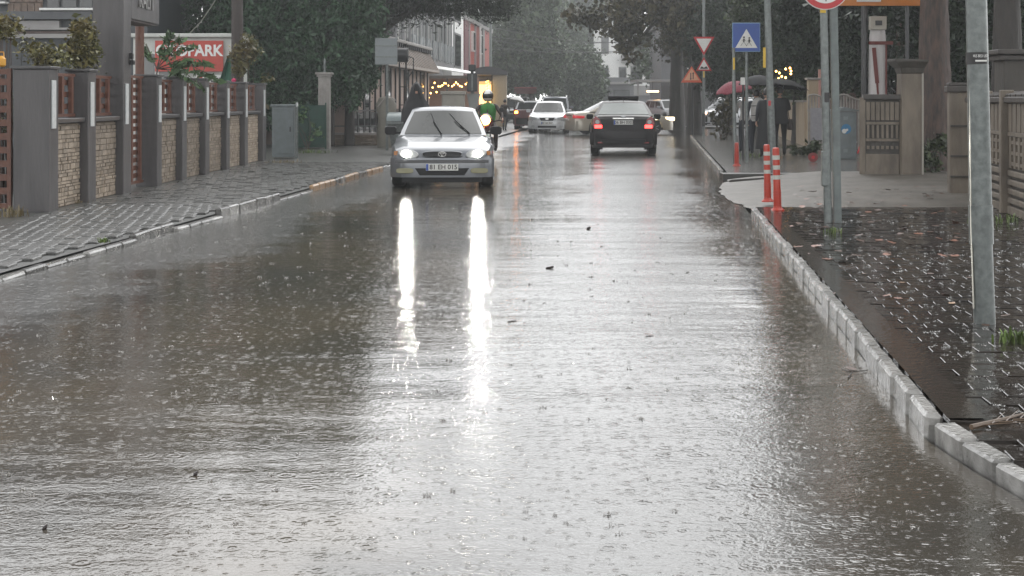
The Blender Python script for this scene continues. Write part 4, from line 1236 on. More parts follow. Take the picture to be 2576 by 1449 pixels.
MB().box((-1.8, 0, 7.74), (0.6, 0.2, 0.1)).build('lamp_head', M_WHITE, cpole, bevel=0.02)
# ================================================================ right side
M_CONC = mat('weathered_concrete', (0.175, 0.145, 0.110), 0.6, (0.075, 0.060, 0.046), 3.5, 0.9, 0.45, 22, stretch=(1, 1, 0.3))
M_CONC_D = mat('dark_stained_concrete', (0.060, 0.052, 0.042), 0.6, (0.030, 0.026, 0.022), 4, 0.9, 0.45, 22, stretch=(1, 1, 0.3))
M_TILE = mat('dark_coping_tile', (0.050, 0.042, 0.036), 0.5, (0.025, 0.022, 0.02), 6, 0.8, 0.3, 20)
M_ORANGE = mat('orange_plastic', (0.42, 0.032, 0.012), 0.35, (0.30, 0.025, 0.01), 8, 0.6)
M_REFL = mat('grey_reflective_band', (0.45, 0.46, 0.42), 0.35, (0.33, 0.34, 0.31), 20, 0.6)
M_RSIGN = mat('sign_red', (0.45, 0.018, 0.022), 0.35)
M_SWHITE = mat('sign_white', (0.66, 0.66, 0.63), 0.35, (0.56, 0.56, 0.53), 6, 0.5)
M_BLUE = mat('sign_blue', (0.010, 0.060, 0.30), 0.3)
M_YELL = mat('yellow_sticker', (0.62, 0.40, 0.03), 0.4)

# ---- galvanised lamp post near the kerb
lp = thing('lamp_post', 'thick galvanised lamp post standing in the flooded right pavement', 'lamp post', (2.94, 8.9, 0.085))
MB().tube([(0, 0, 0), (-0.02, 0, 0.50)], 0.066, 24).build('base_section', M_STEEL, lp, True)
MB().tube([(-0.02, 0, 0.50), (-0.026, 0, 0.74)], 0.074, 24).build('sleeve', M_STEEL, lp, True)
MB().tube([(-0.026, 0, 0.74), (-0.065, 0, 2.6), (-0.14, 0, 6.5)], [0.069, 0.062, 0.048], 24).build('shaft', M_STEEL, lp, True)
MB().tube([(-0.14, 0, 6.45), (-0.5, 0.2, 6.75), (-1.5, 0.6, 6.85)], [0.035, 0.03, 0.025], 10).build('lamp_arm', M_STEEL, lp, True)
MB().box((-1.75, 0.7, 6.84), (0.6, 0.25, 0.10), -0.38).build('lamp_head', M_STEEL, lp, bevel=0.03)
MB().tube([(-0.075, -0.02, 0.10), (-0.092, -0.02, 0.6), (-0.098, -0.02, 1.45)], 0.006, 6).build('earth_strip', mat('bright_strip', (0.7, 0.68, 0.6), 0.2, metal=0.6), lp, True)
stk = MB().tube([(-0.047, 0, 1.615), (-0.049, 0, 1.69)], 0.0675, 24).build('sticker', mat('black_sticker', (0.014, 0.013, 0.013), 0.4), lp, True)
text('lettering', 'HLS BEO LIST', 0.024, M_WHITE, stk, (-0.048, -0.0685, 1.665), depth=0.001, sx=0.66)
MB().box((-0.045, -0.0672, 1.636), (0.07, 0.003, 0.010)).build('small_print', M_SWHITE, stk)

# ---- twin pole with the round truck sign
rp = thing('round_sign_post', 'round red-ringed no-trucks sign on twin grey poles', 'sign', (3.62, 16.3, 0.085))
MB().tube([(-0.02, 0, 0), (-0.085, 0, 3.2)], 0.046, 16).build('pole', M_STEEL, rp, True)
ch = MB()
ch.bar((0.055, 0.02, 0), (-0.005, 0.02, 3.2), 0.012, 0.06).bar((0.095, -0.01, 0), (0.035, -0.01, 3.2), 0.07, 0.008).bar((0.128, 0.02, 0), (0.068, 0.02, 3.2), 0.012, 0.06)
ch.build('channel_pole', mat('grey_green_channel', (0.13, 0.15, 0.145), 0.35, (0.08, 0.09, 0.09), 9, 0.8, metal=0.4), rp)
MB().box((-0.062, -0.025, 0.62), (0.075, 0.075, 0.40)).build('junction_sleeve', M_STEEL, rp, bevel=0.01)
MB().disc((-0.07, -0.075, 2.70), 0.278, n=48, t=0.012).build('sign_rim', M_SWHITE, rp)
MB().disc((-0.07, -0.083, 2.70), 0.268, n=48, t=0.010).build('red_ring', M_RSIGN, rp)
MB().disc((-0.07, -0.090, 2.70), 0.205, n=48, t=0.008).build('sign_face', M_SWHITE, rp)
sy = MB().box((-0.07, -0.097, 2.66), (0.16, 0.006, 0.19)).box((-0.12, -0.097, 2.555), (0.04, 0.006, 0.03)).box((-0.02, -0.097, 2.555), (0.04, 0.006, 0.03))
sy.disc((-0.065, -0.097, 2.525), 0.008, n=10, t=0.006)
sy.build('truck_symbol', mat('sign_black', (0.02, 0.017, 0.015), 0.4), rp)
MB().box((-0.09, -0.055, 2.415), (0.06, 0.03, 0.05)).build('yellow_tag', M_YELL, rp)
MB().box((-0.045, -0.05, 1.43), (0.055, 0.012, 0.11)).build('sticker', MATS['black_sticker'], rp)

# ---- flexible bollards
def bollard(X, Y, h, label, bands=True, tilt=0.0, grp=None):
    t = thing('flexible_bollard', label, 'bollard', (X, Y, 0.085), 0, grp)
    t.rotation_euler = (0, tilt, 0)
    prof = [(0.085, 0), (0.085, 0.015), (0.060, 0.035)]
    z = 0.05
    while z < 0.26:
        prof += [(0.052, z), (0.052, z + 0.010), (0.046, z + 0.012), (0.046, z + 0.018)]
        z += 0.02
    prof += [(0.046, 0.27), (0.043, h - 0.03), (0.040, h - 0.008), (0.028, h), (0.001, h + 0.003)]
    MB().lathe(prof, (0, 0, 0), 20).build('post', M_ORANGE, t, True)
    if bands:
        for k in range(3):
            zc = h - 0.125 - k * 0.125
            MB().lathe([(0.0425, zc - 0.028), (0.0455, zc - 0.026), (0.0455, zc + 0.026), (0.0425, zc + 0.028)], (0, 0, 0), 20, cap=False).build('reflective_band', M_REFL, t, True)
    return t
bollard(3.36, 18.1, 0.80, 'orange flexible bollard with three pale bands, right one of the pair', True, -0.03)
bollard(3.53, 19.75, 0.79, 'orange flexible bollard with three pale bands, left one of the pair', True, -0.02)
bollard(4.82, 30.7, 0.50, 'plain orange bollard without bands at the foot of the thin pole', False)

# ---- other poles and signs
lp2 = thing('street_lamp_pole', 'tall grey tapered lamp pole beside the people with umbrellas', 'lamp post', (5.17, 28.3, 0.085))
MB().tube([(0, 0, 0), (-0.03, 0, 0.5)], 0.085, 16).build('base_section', M_STEEL, lp2, True)
MB().tube([(-0.03, 0, 0.5), (-0.13, 0, 3.6), (-0.2, 0, 7.2)], [0.078, 0.066, 0.05], 16).build('shaft', M_STEEL, lp2, True)
MB().tube([(-0.2, 0, 7.15), (-0.6, 0, 7.4), (-1.5, 0, 7.5)], 0.03, 8).build('lamp_arm', M_STEEL, lp2, True)
MB().box((-1.75, 0, 7.5), (0.6, 0.22, 0.10)).build('lamp_head', M_STEEL, lp2, bevel=0.03)
MB().box((-0.19, -0.06, 2.25), (0.05, 0.02, 0.40)).build('yellow_sticker', M_YELL, lp2)
MB().box((-0.09, -0.075, 1.35), (0.05, 0.02, 0.10)).build('dark_red_sticker', M_RSIGN, lp2)

pc = thing('crossing_sign', 'blue square pedestrian crossing sign on a grey pole', 'sign', (5.32, 32.4, 0.085))
MB().tube([(0, 0.04, 0), (0, 0.04, 3.1)], 0.036, 12).build('pole', M_STEEL, pc, True)
ctr = at(1877, 94, 32.4)
cx_, cz_ = ctr.x - 5.32, ctr.z - 0.085
MB().box((cx_, -0.012, cz_), (0.635, 0.016, 0.66)).build('sign_rim', mat('pale_blue_rim', (0.16, 0.28, 0.45), 0.35), pc, bevel=0.006)
MB().box((cx_, -0.024, cz_), (0.60, 0.012, 0.625)).build('sign_face', M_BLUE, pc, bevel=0.004)
MB().prism([(cx_ - 0.25, cz_ - 0.24), (cx_ + 0.25, cz_ - 0.24), (cx_, cz_ + 0.19)], -0.036, -0.028).build('white_triangle', M_SWHITE, pc)
fg = MB()
for ox, s_ in ((-0.055, 1.0), (0.065, 0.92)):
    def L(x, z):
        return (cx_ + ox + x * s_, -0.040, cz_ - 0.2 + z * s_)
    fg.disc(L(0, 0.20), 0.022 * s_, n=12, t=0.006)
    for a_, b_, w_ in (((0, 0.17), (-0.005, 0.095), 0.035), ((-0.005, 0.10), (-0.045, 0.05), 0.02), ((-0.045, 0.05), (-0.075, 0.0), 0.02), ((-0.005, 0.10), (0.03, 0.05), 0.02), ((0.03, 0.05), (0.06, 0.0), 0.02), ((0, 0.16), (-0.05, 0.12), 0.015), ((0, 0.16), (0.05, 0.11), 0.015)):
        fg.bar(L(*a_), L(*b_), w_, 0.006)
fg.build('walking_figures', MATS['sign_black'], pc)

tpo = thing('thin_pole', 'thin grey pole with a yellow sticker behind the blue crossing sign', 'pole', (4.83, 31.0, 0.085))
MB().tube([(0, 0, 0), (-0.03, 0, 2.55)], [0.045, 0.035], 10).build('shaft', M_STEEL, tpo, True)
MB().box((-0.03, -0.045, 2.2), (0.04, 0.02, 0.26)).build('yellow_sticker', M_YELL, tpo)
ns = thing('paper_notice', 'small white notice on a pole behind the blue crossing sign', 'notice', at(1870, 204, 33.5) - Vector((0, 0, 1.95)))
MB().tube([(0, 0.03, 0), (0, 0.03, 2.1)], 0.025, 8).build('post', M_BLACK, ns, True)
MB().box((0, 0, 1.95), (0.13, 0.015, 0.17)).build('sheet', M_SWHITE, ns)

yp = thing('yield_sign_post', 'yield triangle above a speed hump triangle on one grey pole', 'sign', (7.56, 56.4, 0.085))
MB().tube([(0, 0.05, 0), (0, 0.05, 6.4)], 0.055, 10).build('pole', M_STEEL, yp, True)
def tri(cx0, cz0, w, h, down, y, nm, m):
    s = -1 if down else 1
    return MB().prism([(cx0 - w / 2, cz0 - s * h / 2), (cx0 + w / 2, cz0 - s * h / 2), (cx0, cz0 + s * h / 2)], y, y + 0.012).build(nm, m, yp)
tri(0, 3.56, 0.84, 0.74, True, -0.02, 'yield_border', M_RSIGN)
tri(0, 3.59, 0.60, 0.53, True, -0.035, 'yield_face', M_SWHITE)
tri(0, 2.86, 0.62, 0.55, False, -0.02, 'hump_border', M_RSIGN)
tri(0, 2.835, 0.44, 0.39, False, -0.035, 'hump_face', M_SWHITE)
MB().prism([(-0.15, 2.67), (0.15, 2.67), (0.15, 2.70), (0.09, 2.77), (0.0, 2.71), (-0.09, 2.77), (-0.15, 2.70)], -0.05, -0.04).build('hump_symbol', MATS['sign_black'], yp)
MB().box((0, -0.01, 2.45), (0.05, 0.02, 0.25)).build('yellow_sticker', M_YELL, yp)
MB().tube([(0, 0.05, 0.4), (0, 0.05, 0.9)], 0.06, 10).build('dark_band', M_BLACK, yp, True)

ts = thing('two_way_sign', 'triangular two-way traffic warning sign tinted by orange light on a dark post', 'sign', (at(1741, 255, 58)[0], 58.0, 0.085))
MB().tube([(0.02, 0.06, 0), (0.02, 0.06, 3.0)], 0.05, 10).build('post', M_BLACK, ts, True)
M_OR = mat('orange_lit_sign_border', (0.62, 0.10, 0.04), 0.4)  # orange light on the sign is put into its border and face colours
for w_, h_, y_, m_, nm in ((0.86, 0.66, -0.02, M_OR, 'sign_border'), (0.62, 0.48, -0.035, mat('orange_lit_sign_face', (0.68, 0.36, 0.22), 0.4), 'sign_face')):
    MB().prism([(-w_ / 2 - 0.02, 2.48 - h_ / 2), (w_ / 2 - 0.02, 2.48 - h_ / 2), (-0.02, 2.48 + h_ / 2)], y_, y_ + 0.012).build(nm, m_, ts)
MB().box((-0.06, -0.042, 2.42), (0.035, 0.008, 0.24)).box((0.04, -0.042, 2.40), (0.035, 0.008, 0.24)).prism([(-0.10, 2.32), (-0.02, 2.32), (-0.06, 2.24)], -0.046, -0.038).prism([(0.0, 2.50), (0.08, 2.50), (0.04, 2.58)], -0.046, -0.038).build('arrows', MATS['sign_black'], ts)

# ---- concrete walls
rw = thing('concrete_relief_wall', 'weathered concrete relief wall running beside the right pavement', 'wall', (6.64, 20.9, 0.09), PI - 0.157)
# local y runs towards the camera
def lw_(Y):
    return 21.1 - Y
pp = MB().box((0.10, -0.14, 0.76), (0.28, 0.26, 1.52)).build('end_post', M_CONC, rw, bevel=0.02)
for z in (0.28, 0.58, 1.02):
    MB().box((0.10, -0.002, z), (0.26, 0.025, 0.03)).build('groove_band', M_CONC_D, pp)
MB().box((0.10, -0.14, 1.56), (0.36, 0.34, 0.09)).box((0.10, -0.14, 1.63), (0.30, 0.28, 0.05)).build('post_cap', M_TILE, pp, bevel=0.012)
for (a, b_) in ((20.80, 19.4), (19.28, 17.9), (17.78, 16.4)):
    h = 1.36
    y0, y1 = lw_(a), lw_(b_)
    p = MB().box((-0.07, (y0 + y1) / 2, h / 2), (0.08, y1 - y0, h)).build('relief_panel', M_CONC_D, rw)
    w = y1 - y0
    n_ = 5
    MB().box((-0.002, (y0 + y1) / 2, 0.05), (0.05, w - 0.01, 0.10)).build('plinth', M_CONC, p, bevel=0.008)
    for zz in (0.17, 0.28, 0.39, 0.50):
        MB().box((-0.002, (y0 + y1) / 2, zz), (0.05, w - 0.01, 0.07)).build('relief_bar', M_CONC, p, bevel=0.012)
    MB().box((-0.002, (y0 + y1) / 2, 0.98), (0.05, w - 0.01, 0.05)).build('rail', M_CONC, p, bevel=0.006)
    for k in range(n_):
        yc = y0 + w * (k + 0.5) / n_
        MB().box((-0.006, yc, 0.76), (0.045, w / n_ * 0.45, 0.38)).build('relief_bar', M_CONC, p)
        MB().box((-0.006, yc, 1.18), (0.045, w / n_ * 0.8, 0.34)).build('relief_bar', M_CONC, p)
        for q in range(3):
            MB().box((-0.008, yc + w / n_ * 0.5 - 0.001, 0.62 + q * 0.13), (0.04, w / n_ * 0.52, 0.04)).build('relief_block', M_CONC, p)
    MB().box((-0.06, (y0 + y1) / 2, 1.40), (0.26, w + 0.04, 0.07)).build('coping', M_TILE, p, bevel=0.012)
    for k in range(4):
        MB().box((-0.06, y0 + w * (k + 0.5) / 4, 1.46), (0.22, w / 4 - 0.05, 0.06), 0, 0, 0.2).build('coping_tile', M_TILE, p, bevel=0.012)
for Y in (19.34, 17.84):
    MB().box((0.02, lw_(Y), 0.76), (0.16, 0.13, 1.52)).build('post', M_CONC, rw, bevel=0.012)
dp = thing('dark_gate_pier', 'dark stained concrete gate pier with a cap behind the right relief wall', 'pillar', (6.98, 19.9, 0.05))
MB().box((0, 0, 1.0), (0.42, 0.42, 2.0)).build('shaft', M_CONC_D, dp, bevel=0.02)
MB().box((0, 0, 2.02), (0.56, 0.56, 0.07)).box((0, 0, 2.10), (0.66, 0.66, 0.07)).build('cap', M_TILE, dp, bevel=0.012)
mb_ = thing('meter_cabinet', 'grey-green electricity meter cabinet with a black handle against the wall', 'cabinet', (6.43, 17.6, 0.06))
M_METER = mat('grey_green_enamel', (0.22, 0.26, 0.25), 0.4, (0.15, 0.18, 0.175), 5, 0.9)
MB().box((0.15, 0.2, 0.62), (0.62, 0.34, 1.16)).build('housing', M_METER, mb_, bevel=0.012)
MB().box((0.15, 0.2, 1.23), (0.70, 0.42, 0.06)).build('lid', M_METER, mb_, bevel=0.012)
dr = MB().box((0.15, 0.02, 0.60), (0.52, 0.02, 1.02)).build('door', M_METER, mb_, bevel=0.005)
MB().box((-0.03, 0.0, 0.58), (0.06, 0.03, 0.24)).build('handle', M_BLACK, dr, bevel=0.008)
MB().box((0.13, 0.004, 0.96), (0.12, 0.01, 0.26)).build('yellow_label', M_YELL, dr)

# far side of the drive
fw_ = thing('concrete_panel_wall', 'concrete wall with a fluted relief panel at the far side of the drive', 'wall', (6.56, 26.45, 0.10), R(-14))
def cpanel(par, x0, x1, h):
    w = x1 - x0
    c = (x0 + x1) / 2
    p = MB().box((c, 0.08, h / 2), (w, 0.08, h)).build('relief_panel', M_CONC_D, par)
    MB().box((c, 0.018, 0.20), (w, 0.05, 0.40)).build('plinth', M_CONC, p, bevel=0.008)
    MB().box((c, 0.018, h * 0.47), (w, 0.05, 0.05)).build('rail', M_CONC, p)
    MB().box((c, 0.018, h * 0.69), (w, 0.05, 0.05)).build('rail', M_CONC, p)
    n_ = 7
    for k in range(n_):
        xc = x0 + w * (k + 0.5) / n_
        MB().box((xc, 0.022, h * 0.58), (w / n_ * 0.5, 0.045, h * 0.17)).build('relief_bar', M_CONC, p)
        MB().box((xc, 0.022, h * 0.85), (w / n_ * 0.8, 0.045, h * 0.24)).build('relief_bar', M_CONC, p)
        MB().box((xc, 0.024, h * 0.37), (w / n_ * 0.6, 0.04, 0.06)).build('relief_block', M_CONC, p)
    MB().box((c, 0.08, h + 0.05), (w + 0.08, 0.26, 0.10)).build('coping', M_TILE, p, bevel=0.015)
    return p
cpanel(fw_, -0.02, 0.58, 1.40)
MB().box((-0.08, 0.06, 0.72), (0.11, 0.14, 1.44)).build('post', M_CONC, fw_, bevel=0.01)
gp2 = thing('gate_pier', 'tall weathered concrete gate pier with a broken flared cap', 'pillar', (7.32, 26.35, 0.10))
MB().box((0, 0, 1.02), (0.38, 0.36, 2.04)).build('shaft', M_CONC, gp2, bevel=0.015)
MB().loft([[(-0.20, -0.2, 1.88), (0.20, -0.2, 1.88), (0.20, 0.2, 1.88), (-0.20, 0.2, 1.88)], [(-0.22, -0.22, 1.98), (0.22, -0.22, 1.98), (0.22, 0.22, 1.98), (-0.22, 0.22, 1.98)], [(-0.34, -0.30, 2.10), (0.27, -0.3, 2.10), (0.27, 0.3, 2.10), (-0.34, 0.3, 2.10)], [(-0.34, -0.30, 2.15), (0.27, -0.3, 2.13), (0.27, 0.3, 2.13), (-0.34, 0.3, 2.15)]]).build('cap', M_CONC_D, gp2, bevel=0.01)
MB().box((0.19, -0.185, 1.0), (0.03, 0.02, 2.0)).build('edge_trim', mat('pale_edge', (0.32, 0.30, 0.26), 0.5), gp2)

# cream wall, picket gate, posters, cabinet
cw = thing('cream_wall', 'long cream rendered wall behind the people with umbrellas', 'wall', (9.05, 44.3, 0.085), -math.atan2(1.3, 10.5))
MB().box((0.1, 6.5, 0.68), (0.2, 13, 1.36)).build('wall_face', mat('cream_render', (0.40, 0.315, 0.215), 0.6, (0.27, 0.21, 0.145), 2, 0.9, stretch=(1, 1, 0.25)), cw)
MB().box((0.1, 6.5, 1.39), (0.28, 13, 0.07)).build('coping', M_PALE, cw, bevel=0.01)
gpp = thing('cream_gate_post', 'cream gate post with a pink edge at the end of the cream wall', 'pillar', (8.62, 41.0, 0.085))
MB().box((0, 0, 1.0), (0.30, 0.26, 2.0)).build('shaft', MATS['cream_render'], gpp, bevel=0.015)
MB().box((0, 0, 2.03), (0.40, 0.36, 0.06)).build('cap', M_PALE, gpp, bevel=0.01)
MB().box((0.165, -0.13, 1.15), (0.07, 0.06, 2.3)).build('pink_edge', mat('pink_paint', (0.50, 0.27, 0.23), 0.5), gpp)
pk = thing('picket_gate', 'pale picket gate with a wavy top rail and notices on it', 'gate', (8.70, 38.2, 0.085))
M_PICK = mat('pale_picket_paint', (0.34, 0.32, 0.29), 0.45, (0.22, 0.20, 0.18), 6, 0.9)
for k in range(21):
    x = -0.78 + k * 0.078
    h = 1.50 + 0.07 * math.sin(k * 0.62 + 0.4)
    MB().box((x, 0, h / 2 + 0.05), (0.045, 0.025, h - 0.1)).build('picket', M_PICK, pk)
MB().tube([(-0.80 + k * 0.08, -0.03, 1.50 + 0.07 * math.sin(k * 0.635 + 0.4)) for k in range(21)], 0.028, 6).build('top_rail', M_PICK, pk, True)
for z in (0.3, 1.14):
    MB().box((0, 0.03, z), (1.62, 0.03, 0.06)).build('rail', M_PICK, pk)
MB().box((-0.58, -0.05, 0.78), (0.34, 0.02, 0.86)).build('grey_notice', mat('lavender_grey_sheet', (0.33, 0.32, 0.34), 0.4, (0.22, 0.22, 0.25), 12, 0.6), pk)
MB().box((0.68, -0.05, 0.80), (0.22, 0.02, 0.95)).build('yellow_notice', mat('dull_yellow_sheet', (0.45, 0.40, 0.20), 0.4, (0.30, 0.28, 0.16), 12, 0.8), pk)
uc = thing('logo_cabinet', 'grey cabinet with a round blue and white emblem beside the gate', 'cabinet', (8.0, 34.4, 0.085))
MB().box((0, 0.25, 0.57), (0.58, 0.46, 1.14)).build('housing', M_CAB, uc, bevel=0.012)
MB().prism([(-0.34, 1.15), (0.34, 1.15), (0.34, 1.17), (0, 1.25), (-0.34, 1.17)], -0.02, 0.52).build('lid', M_CAB, uc)
dr = MB().box((0.0, 0.008, 0.56), (0.50, 0.02, 1.02)).build('door', M_CAB, uc, bevel=0.005)
MB().disc((0.03, -0.008, 0.72), 0.12, n=24, t=0.008).build('blue_emblem', mat('emblem_blue', (0.03, 0.17, 0.33), 0.4), dr)
MB().disc((-0.015, -0.014, 0.67), 0.055, n=20, t=0.008).disc((0.05, -0.014, 0.70), 0.03, n=16, t=0.008).build('white_emblem', M_SWHITE, dr)
MB().box((0.02, -0.008, 0.98), (0.10, 0.01, 0.08)).build('vent_plate', M_METER, dr)
MB().box((0.02, -0.008, 0.20), (0.10, 0.01, 0.08)).build('vent_plate', M_METER, dr)
tpole = thing('dark_thin_pole', 'dark thin pole standing right of the grey emblem cabinet', 'pole', (8.32, 33.9, 0.085))
MB().tube([(0, 0, 0), (0, 0, 4.6)], 0.045, 10).build('shaft', mat('dark_grey_pole', (0.035, 0.036, 0.038), 0.4), tpole, True)
MB().box((0.0, -0.05, 1.5), (0.07, 0.02, 0.10)).build('tag_plate', M_PALE, tpole)
bt = thing('traffic_baton', 'red-orange reflector paddle tied to the dark thin pole', 'reflector', (8.30, 33.82, 0.30))
MB().tube([(-0.10, -0.04, 0.05), (0.06, -0.04, 0.42)], [0.03, 0.055], 10).build('paddle', M_ORANGE, bt, True)
MB().tube([(-0.14, -0.04, -0.06), (-0.10, -0.04, 0.06)], 0.018, 8).build('grip', M_RSIGN, bt, True)
rdsc = thing('red_disc', 'round red plastic disc standing behind the twin sign poles', 'disc', (gp(2045, 408, 0.085)[0], gp(2045, 408, 0.085)[1], 0.085))
MB().disc((0, 0, 0.11), 0.11, (0, -1, 0.15), 24, 0.03).build('disc', mat('dull_red_plastic', (0.16, 0.014, 0.012), 0.4), rdsc, True)
MB().disc((0, -0.02, 0.112), 0.04, (0, -1, 0.15), 16, 0.02).build('hub', M_RSIGN, rdsc, True)

# orange board, strapped white column
ob = thing('orange_shop_board', 'orange board with a white panel of red, yellow and blue characters', 'sign', (7.55, 29.8, 0.1))
for x in (0.70,):
    MB().tube([(x, 0.08, 0), (x, 0.08, 4.3)], 0.04, 10).build('post', MATS['dark_grey_pole'], ob, True)
MB().box((0.10, 0, 3.72), (2.0, 0.05, 0.72)).build('board', mat('orange_board', (0.52, 0.17, 0.022), 0.4), ob, bevel=0.005)
MB().box((-0.13, -0.04, 3.76), (0.50, 0.03, 0.64)).build('white_panel', M_SWHITE, ob, bevel=0.004)
for ch_, x, m_ in (('7', -0.27, M_RSIGN), ('0', -0.13, M_YELL), ('5', 0.02, M_BLUE)):
    text('character', ch_, 0.30, m_, ob, (x, -0.06, 3.585), depth=0.004, bold=0.012)
wc = thing('strapped_white_column', 'tall white rounded canvas column with dark red straps beside a black post', 'column', (7.74, 30.3, 0.1))
MB().lathe([(0.02, 0.56), (0.12, 0.58), (0.185, 0.68), (0.195, 1.2), (0.185, 2.2), (0.17, 2.75), (0.15, 2.9)], (0, 0, 0), 20).build('canvas', mat('white_canvas', (0.46, 0.44, 0.43), 0.5, (0.34, 0.32, 0.31), 3, 0.8, stretch=(1, 1, 0.3)), wc, True)
MB().tube([(0, 0, 0), (0, 0, 0.6)], 0.04, 10).build('mast_foot', M_BLACK, wc, True)
MB().box((-0.03, -0.12, 3.02), (0.34, 0.18, 0.28)).build('meter_box', M_PCAB, wc, bevel=0.01)
MB().box((-0.03, -0.215, 3.02), (0.14, 0.01, 0.10)).build('meter_window', M_BLACK, wc)
MB().box((0.03, -0.16, 2.60), (0.50, 0.05, 0.07)).build('cross_strap', mat('dark_red_strap', (0.13, 0.022, 0.016), 0.5), wc)
MB().bar((-0.13, -0.20, 2.5), (-0.06, -0.205, 1.75), 0.08, 0.02).bar((-0.06, -0.206, 1.75), (0.02, -0.20, 0.62), 0.04, 0.02).build('strap', MATS['dark_red_strap'], wc)
MB().bar((0.14, -0.16, 2.6), (0.135, -0.17, 0.68), 0.035, 0.02).build('strap', MATS['dark_red_strap'], wc)
MB().tube([(-0.26, 0, 0), (-0.26, 0, 3.6)], 0.045, 10).build('side_post', M_BLACK, wc, True)

# warm bulbs in the garden trees
gb = thing('garden_bulbs', 'cluster of warm yellow bulbs hanging in the olive-green tree', 'string lights', at(1970, 150, 43.0))
for k in range(9):
    inst('bulb', bl, gb, (rnd.uniform(-0.22, 0.30), rnd.uniform(-0.08, 0.08), -0.40 + rnd.uniform(-0.22, 0.16)), (0, 0, 0), (0.8, 0.8, 0.8))
MB().tube([(-0.2, 0, 0), (-0.05, 0, -0.3), (0.2, 0, -0.35)], 0.006, 5).build('cable', M_BLACK, gb, True)

# bushes and tufts on the right
shrub('garden_bush', 'green bush growing at the foot of the thick old pine', (8.0, 27.3, 0.1), [((0, 0, 0.35), (0.32, 0.3, 0.35)), ((0.25, 0, 0.55), (0.25, 0.2, 0.3)), ((-0.2, 0, 0.3), (0.25, 0.2, 0.25))], 900, 0.085, L_OLIVE, 211)
shrub('pavement_bush', 'low green bush at the foot of the picket gate', (7.7, 37.0, 0.085), [((-0.3, 0, 0.12), (0.5, 0.3, 0.12)), ((0.2, 0, 0.18), (0.3, 0.3, 0.16))], 500, 0.10, L_OLIVE, 212)
shrub('roadside_shrub', 'drooping dark shrub at the roadside behind the thin pole', (at(1815, 300, 52)[0], 52, 0.085), [((0, 0, 0.6), (0.45, 0.4, 0.6)), ((0.2, 0, 1.1), (0.4, 0.4, 0.5))], 900, 0.14, L_PLANE, 213)
def tuft(loc, n, h, label, seed, sp=0.10, lm=L_GRASS):
    t = thing('grass_tuft', label, 'grass', loc)
    r_ = random.Random(seed)
    mb = MB()
    for k in range(n):
        a = r_.uniform(0, 2 * PI)
        b0 = Vector((r_.gauss(0, sp * 0.4), r_.gauss(0, sp * 0.4), 0))
        hh = h * r_.uniform(0.5, 1.1)
        out = Vector((math.cos(a), math.sin(a), 0)) * hh * r_.uniform(0.2, 0.8)
        w = Vector((-math.sin(a), math.cos(a), 0)) * 0.006
        mb.add([b0 - w, b0 + w, b0 + out * 0.5 + Vector((0, 0, hh * 0.8)) + w, b0 + out * 0.5 + Vector((0, 0, hh * 0.8)) - w, b0 + out + Vector((0, 0, hh))], [(0, 1, 2, 3), (3, 2, 4)])
    tag(mb.build('blades', lm, t), kind='stuff')
    return t
tuft(gp(2550, 862, 0.088), 46, 0.085, 'bright green grass tuft beside the foot of the lamp post', 1, 0.10)
tuft(gp(2090, 586, 0.088), 30, 0.06, 'low weeds around the foot of the twin sign poles', 2, 0.16)
tuft(gp(2540, 560, 0.088), 70, 0.10, 'weeds growing along the foot of the relief wall', 3, 0.45)
tuft(gp(1895, 395, 0.088), 60, 0.12, 'grass fringe by the kerb near the plain orange bollard', 4, 0.6)
tuft(gp(30, 545, 0.06), 60, 0.14, 'dry grass at the foot of the lattice gate', 5, 0.22, mat('dry_grass', (0.16, 0.125, 0.06), 0.6))
tuft(gp(262, 610, 0.08), 30, 0.05, 'moss tuft on a broken left kerb stone', 6, 0.08)
tuft(gp(715, 412, 0.06), 90, 0.10, 'thin dry grass in front of the grey utility cabinet', 7, 0.5, MATS['dry_grass'])
tuft(gp(790, 385, 0.06), 110, 0.10, 'green grass strip below the mesh fence', 8, 0.6)
tuft(gp(185, 512, 0.06), 34, 0.06, 'small weeds at the foot of the first stone panel', 9, 0.2, MATS['dry_grass'])

# ---- houses behind the right-hand gardens
M_HB = mat('dark_brick_red', (0.10, 0.045, 0.035), 0.6, (0.06, 0.03, 0.025), 2, 0.8)
def house(label, X, Y, w, d, h, m, nwin, storeys=2):
    t = thing('garden_house', label, 'building', (X, Y, 0.0))
    MB().box((0, d / 2, h / 2), (w, d, h)).build('wall', m, t)
    MB().box((0, d / 2, h + 0.12), (w + 0.6, d + 0.6, 0.24)).build('roof', M_TILE, t)
    for k in range(nwin):
        for q in range(storeys):
            x = -w / 2 + w * (k + 0.5) / nwin
            f = MB().box((x, -0.03, 1.55 + q * 2.8), (1.2, 0.07, 1.4)).build('window', M_WHITE, t)
            MB().box((x, -0.075, 1.55 + q * 2.8), (1.05, 0.03, 1.25)).build('pane', M_GLASS, f)
    return t
house('dark red garden house behind the evergreens and cream wall', 18.5, 52.0, 12.5, 5.0, 5.6, M_HB, 5)
house('grey two-storey house across the side street behind the white parked car', 24.0, 96.0, 28.0, 8.0, 6.4, MATS['grey_facade'], 10)
house('dark red house beyond the pine trunks on the right', 17.0, 36.0, 12.0, 5.0, 5.4, M_HB, 5)
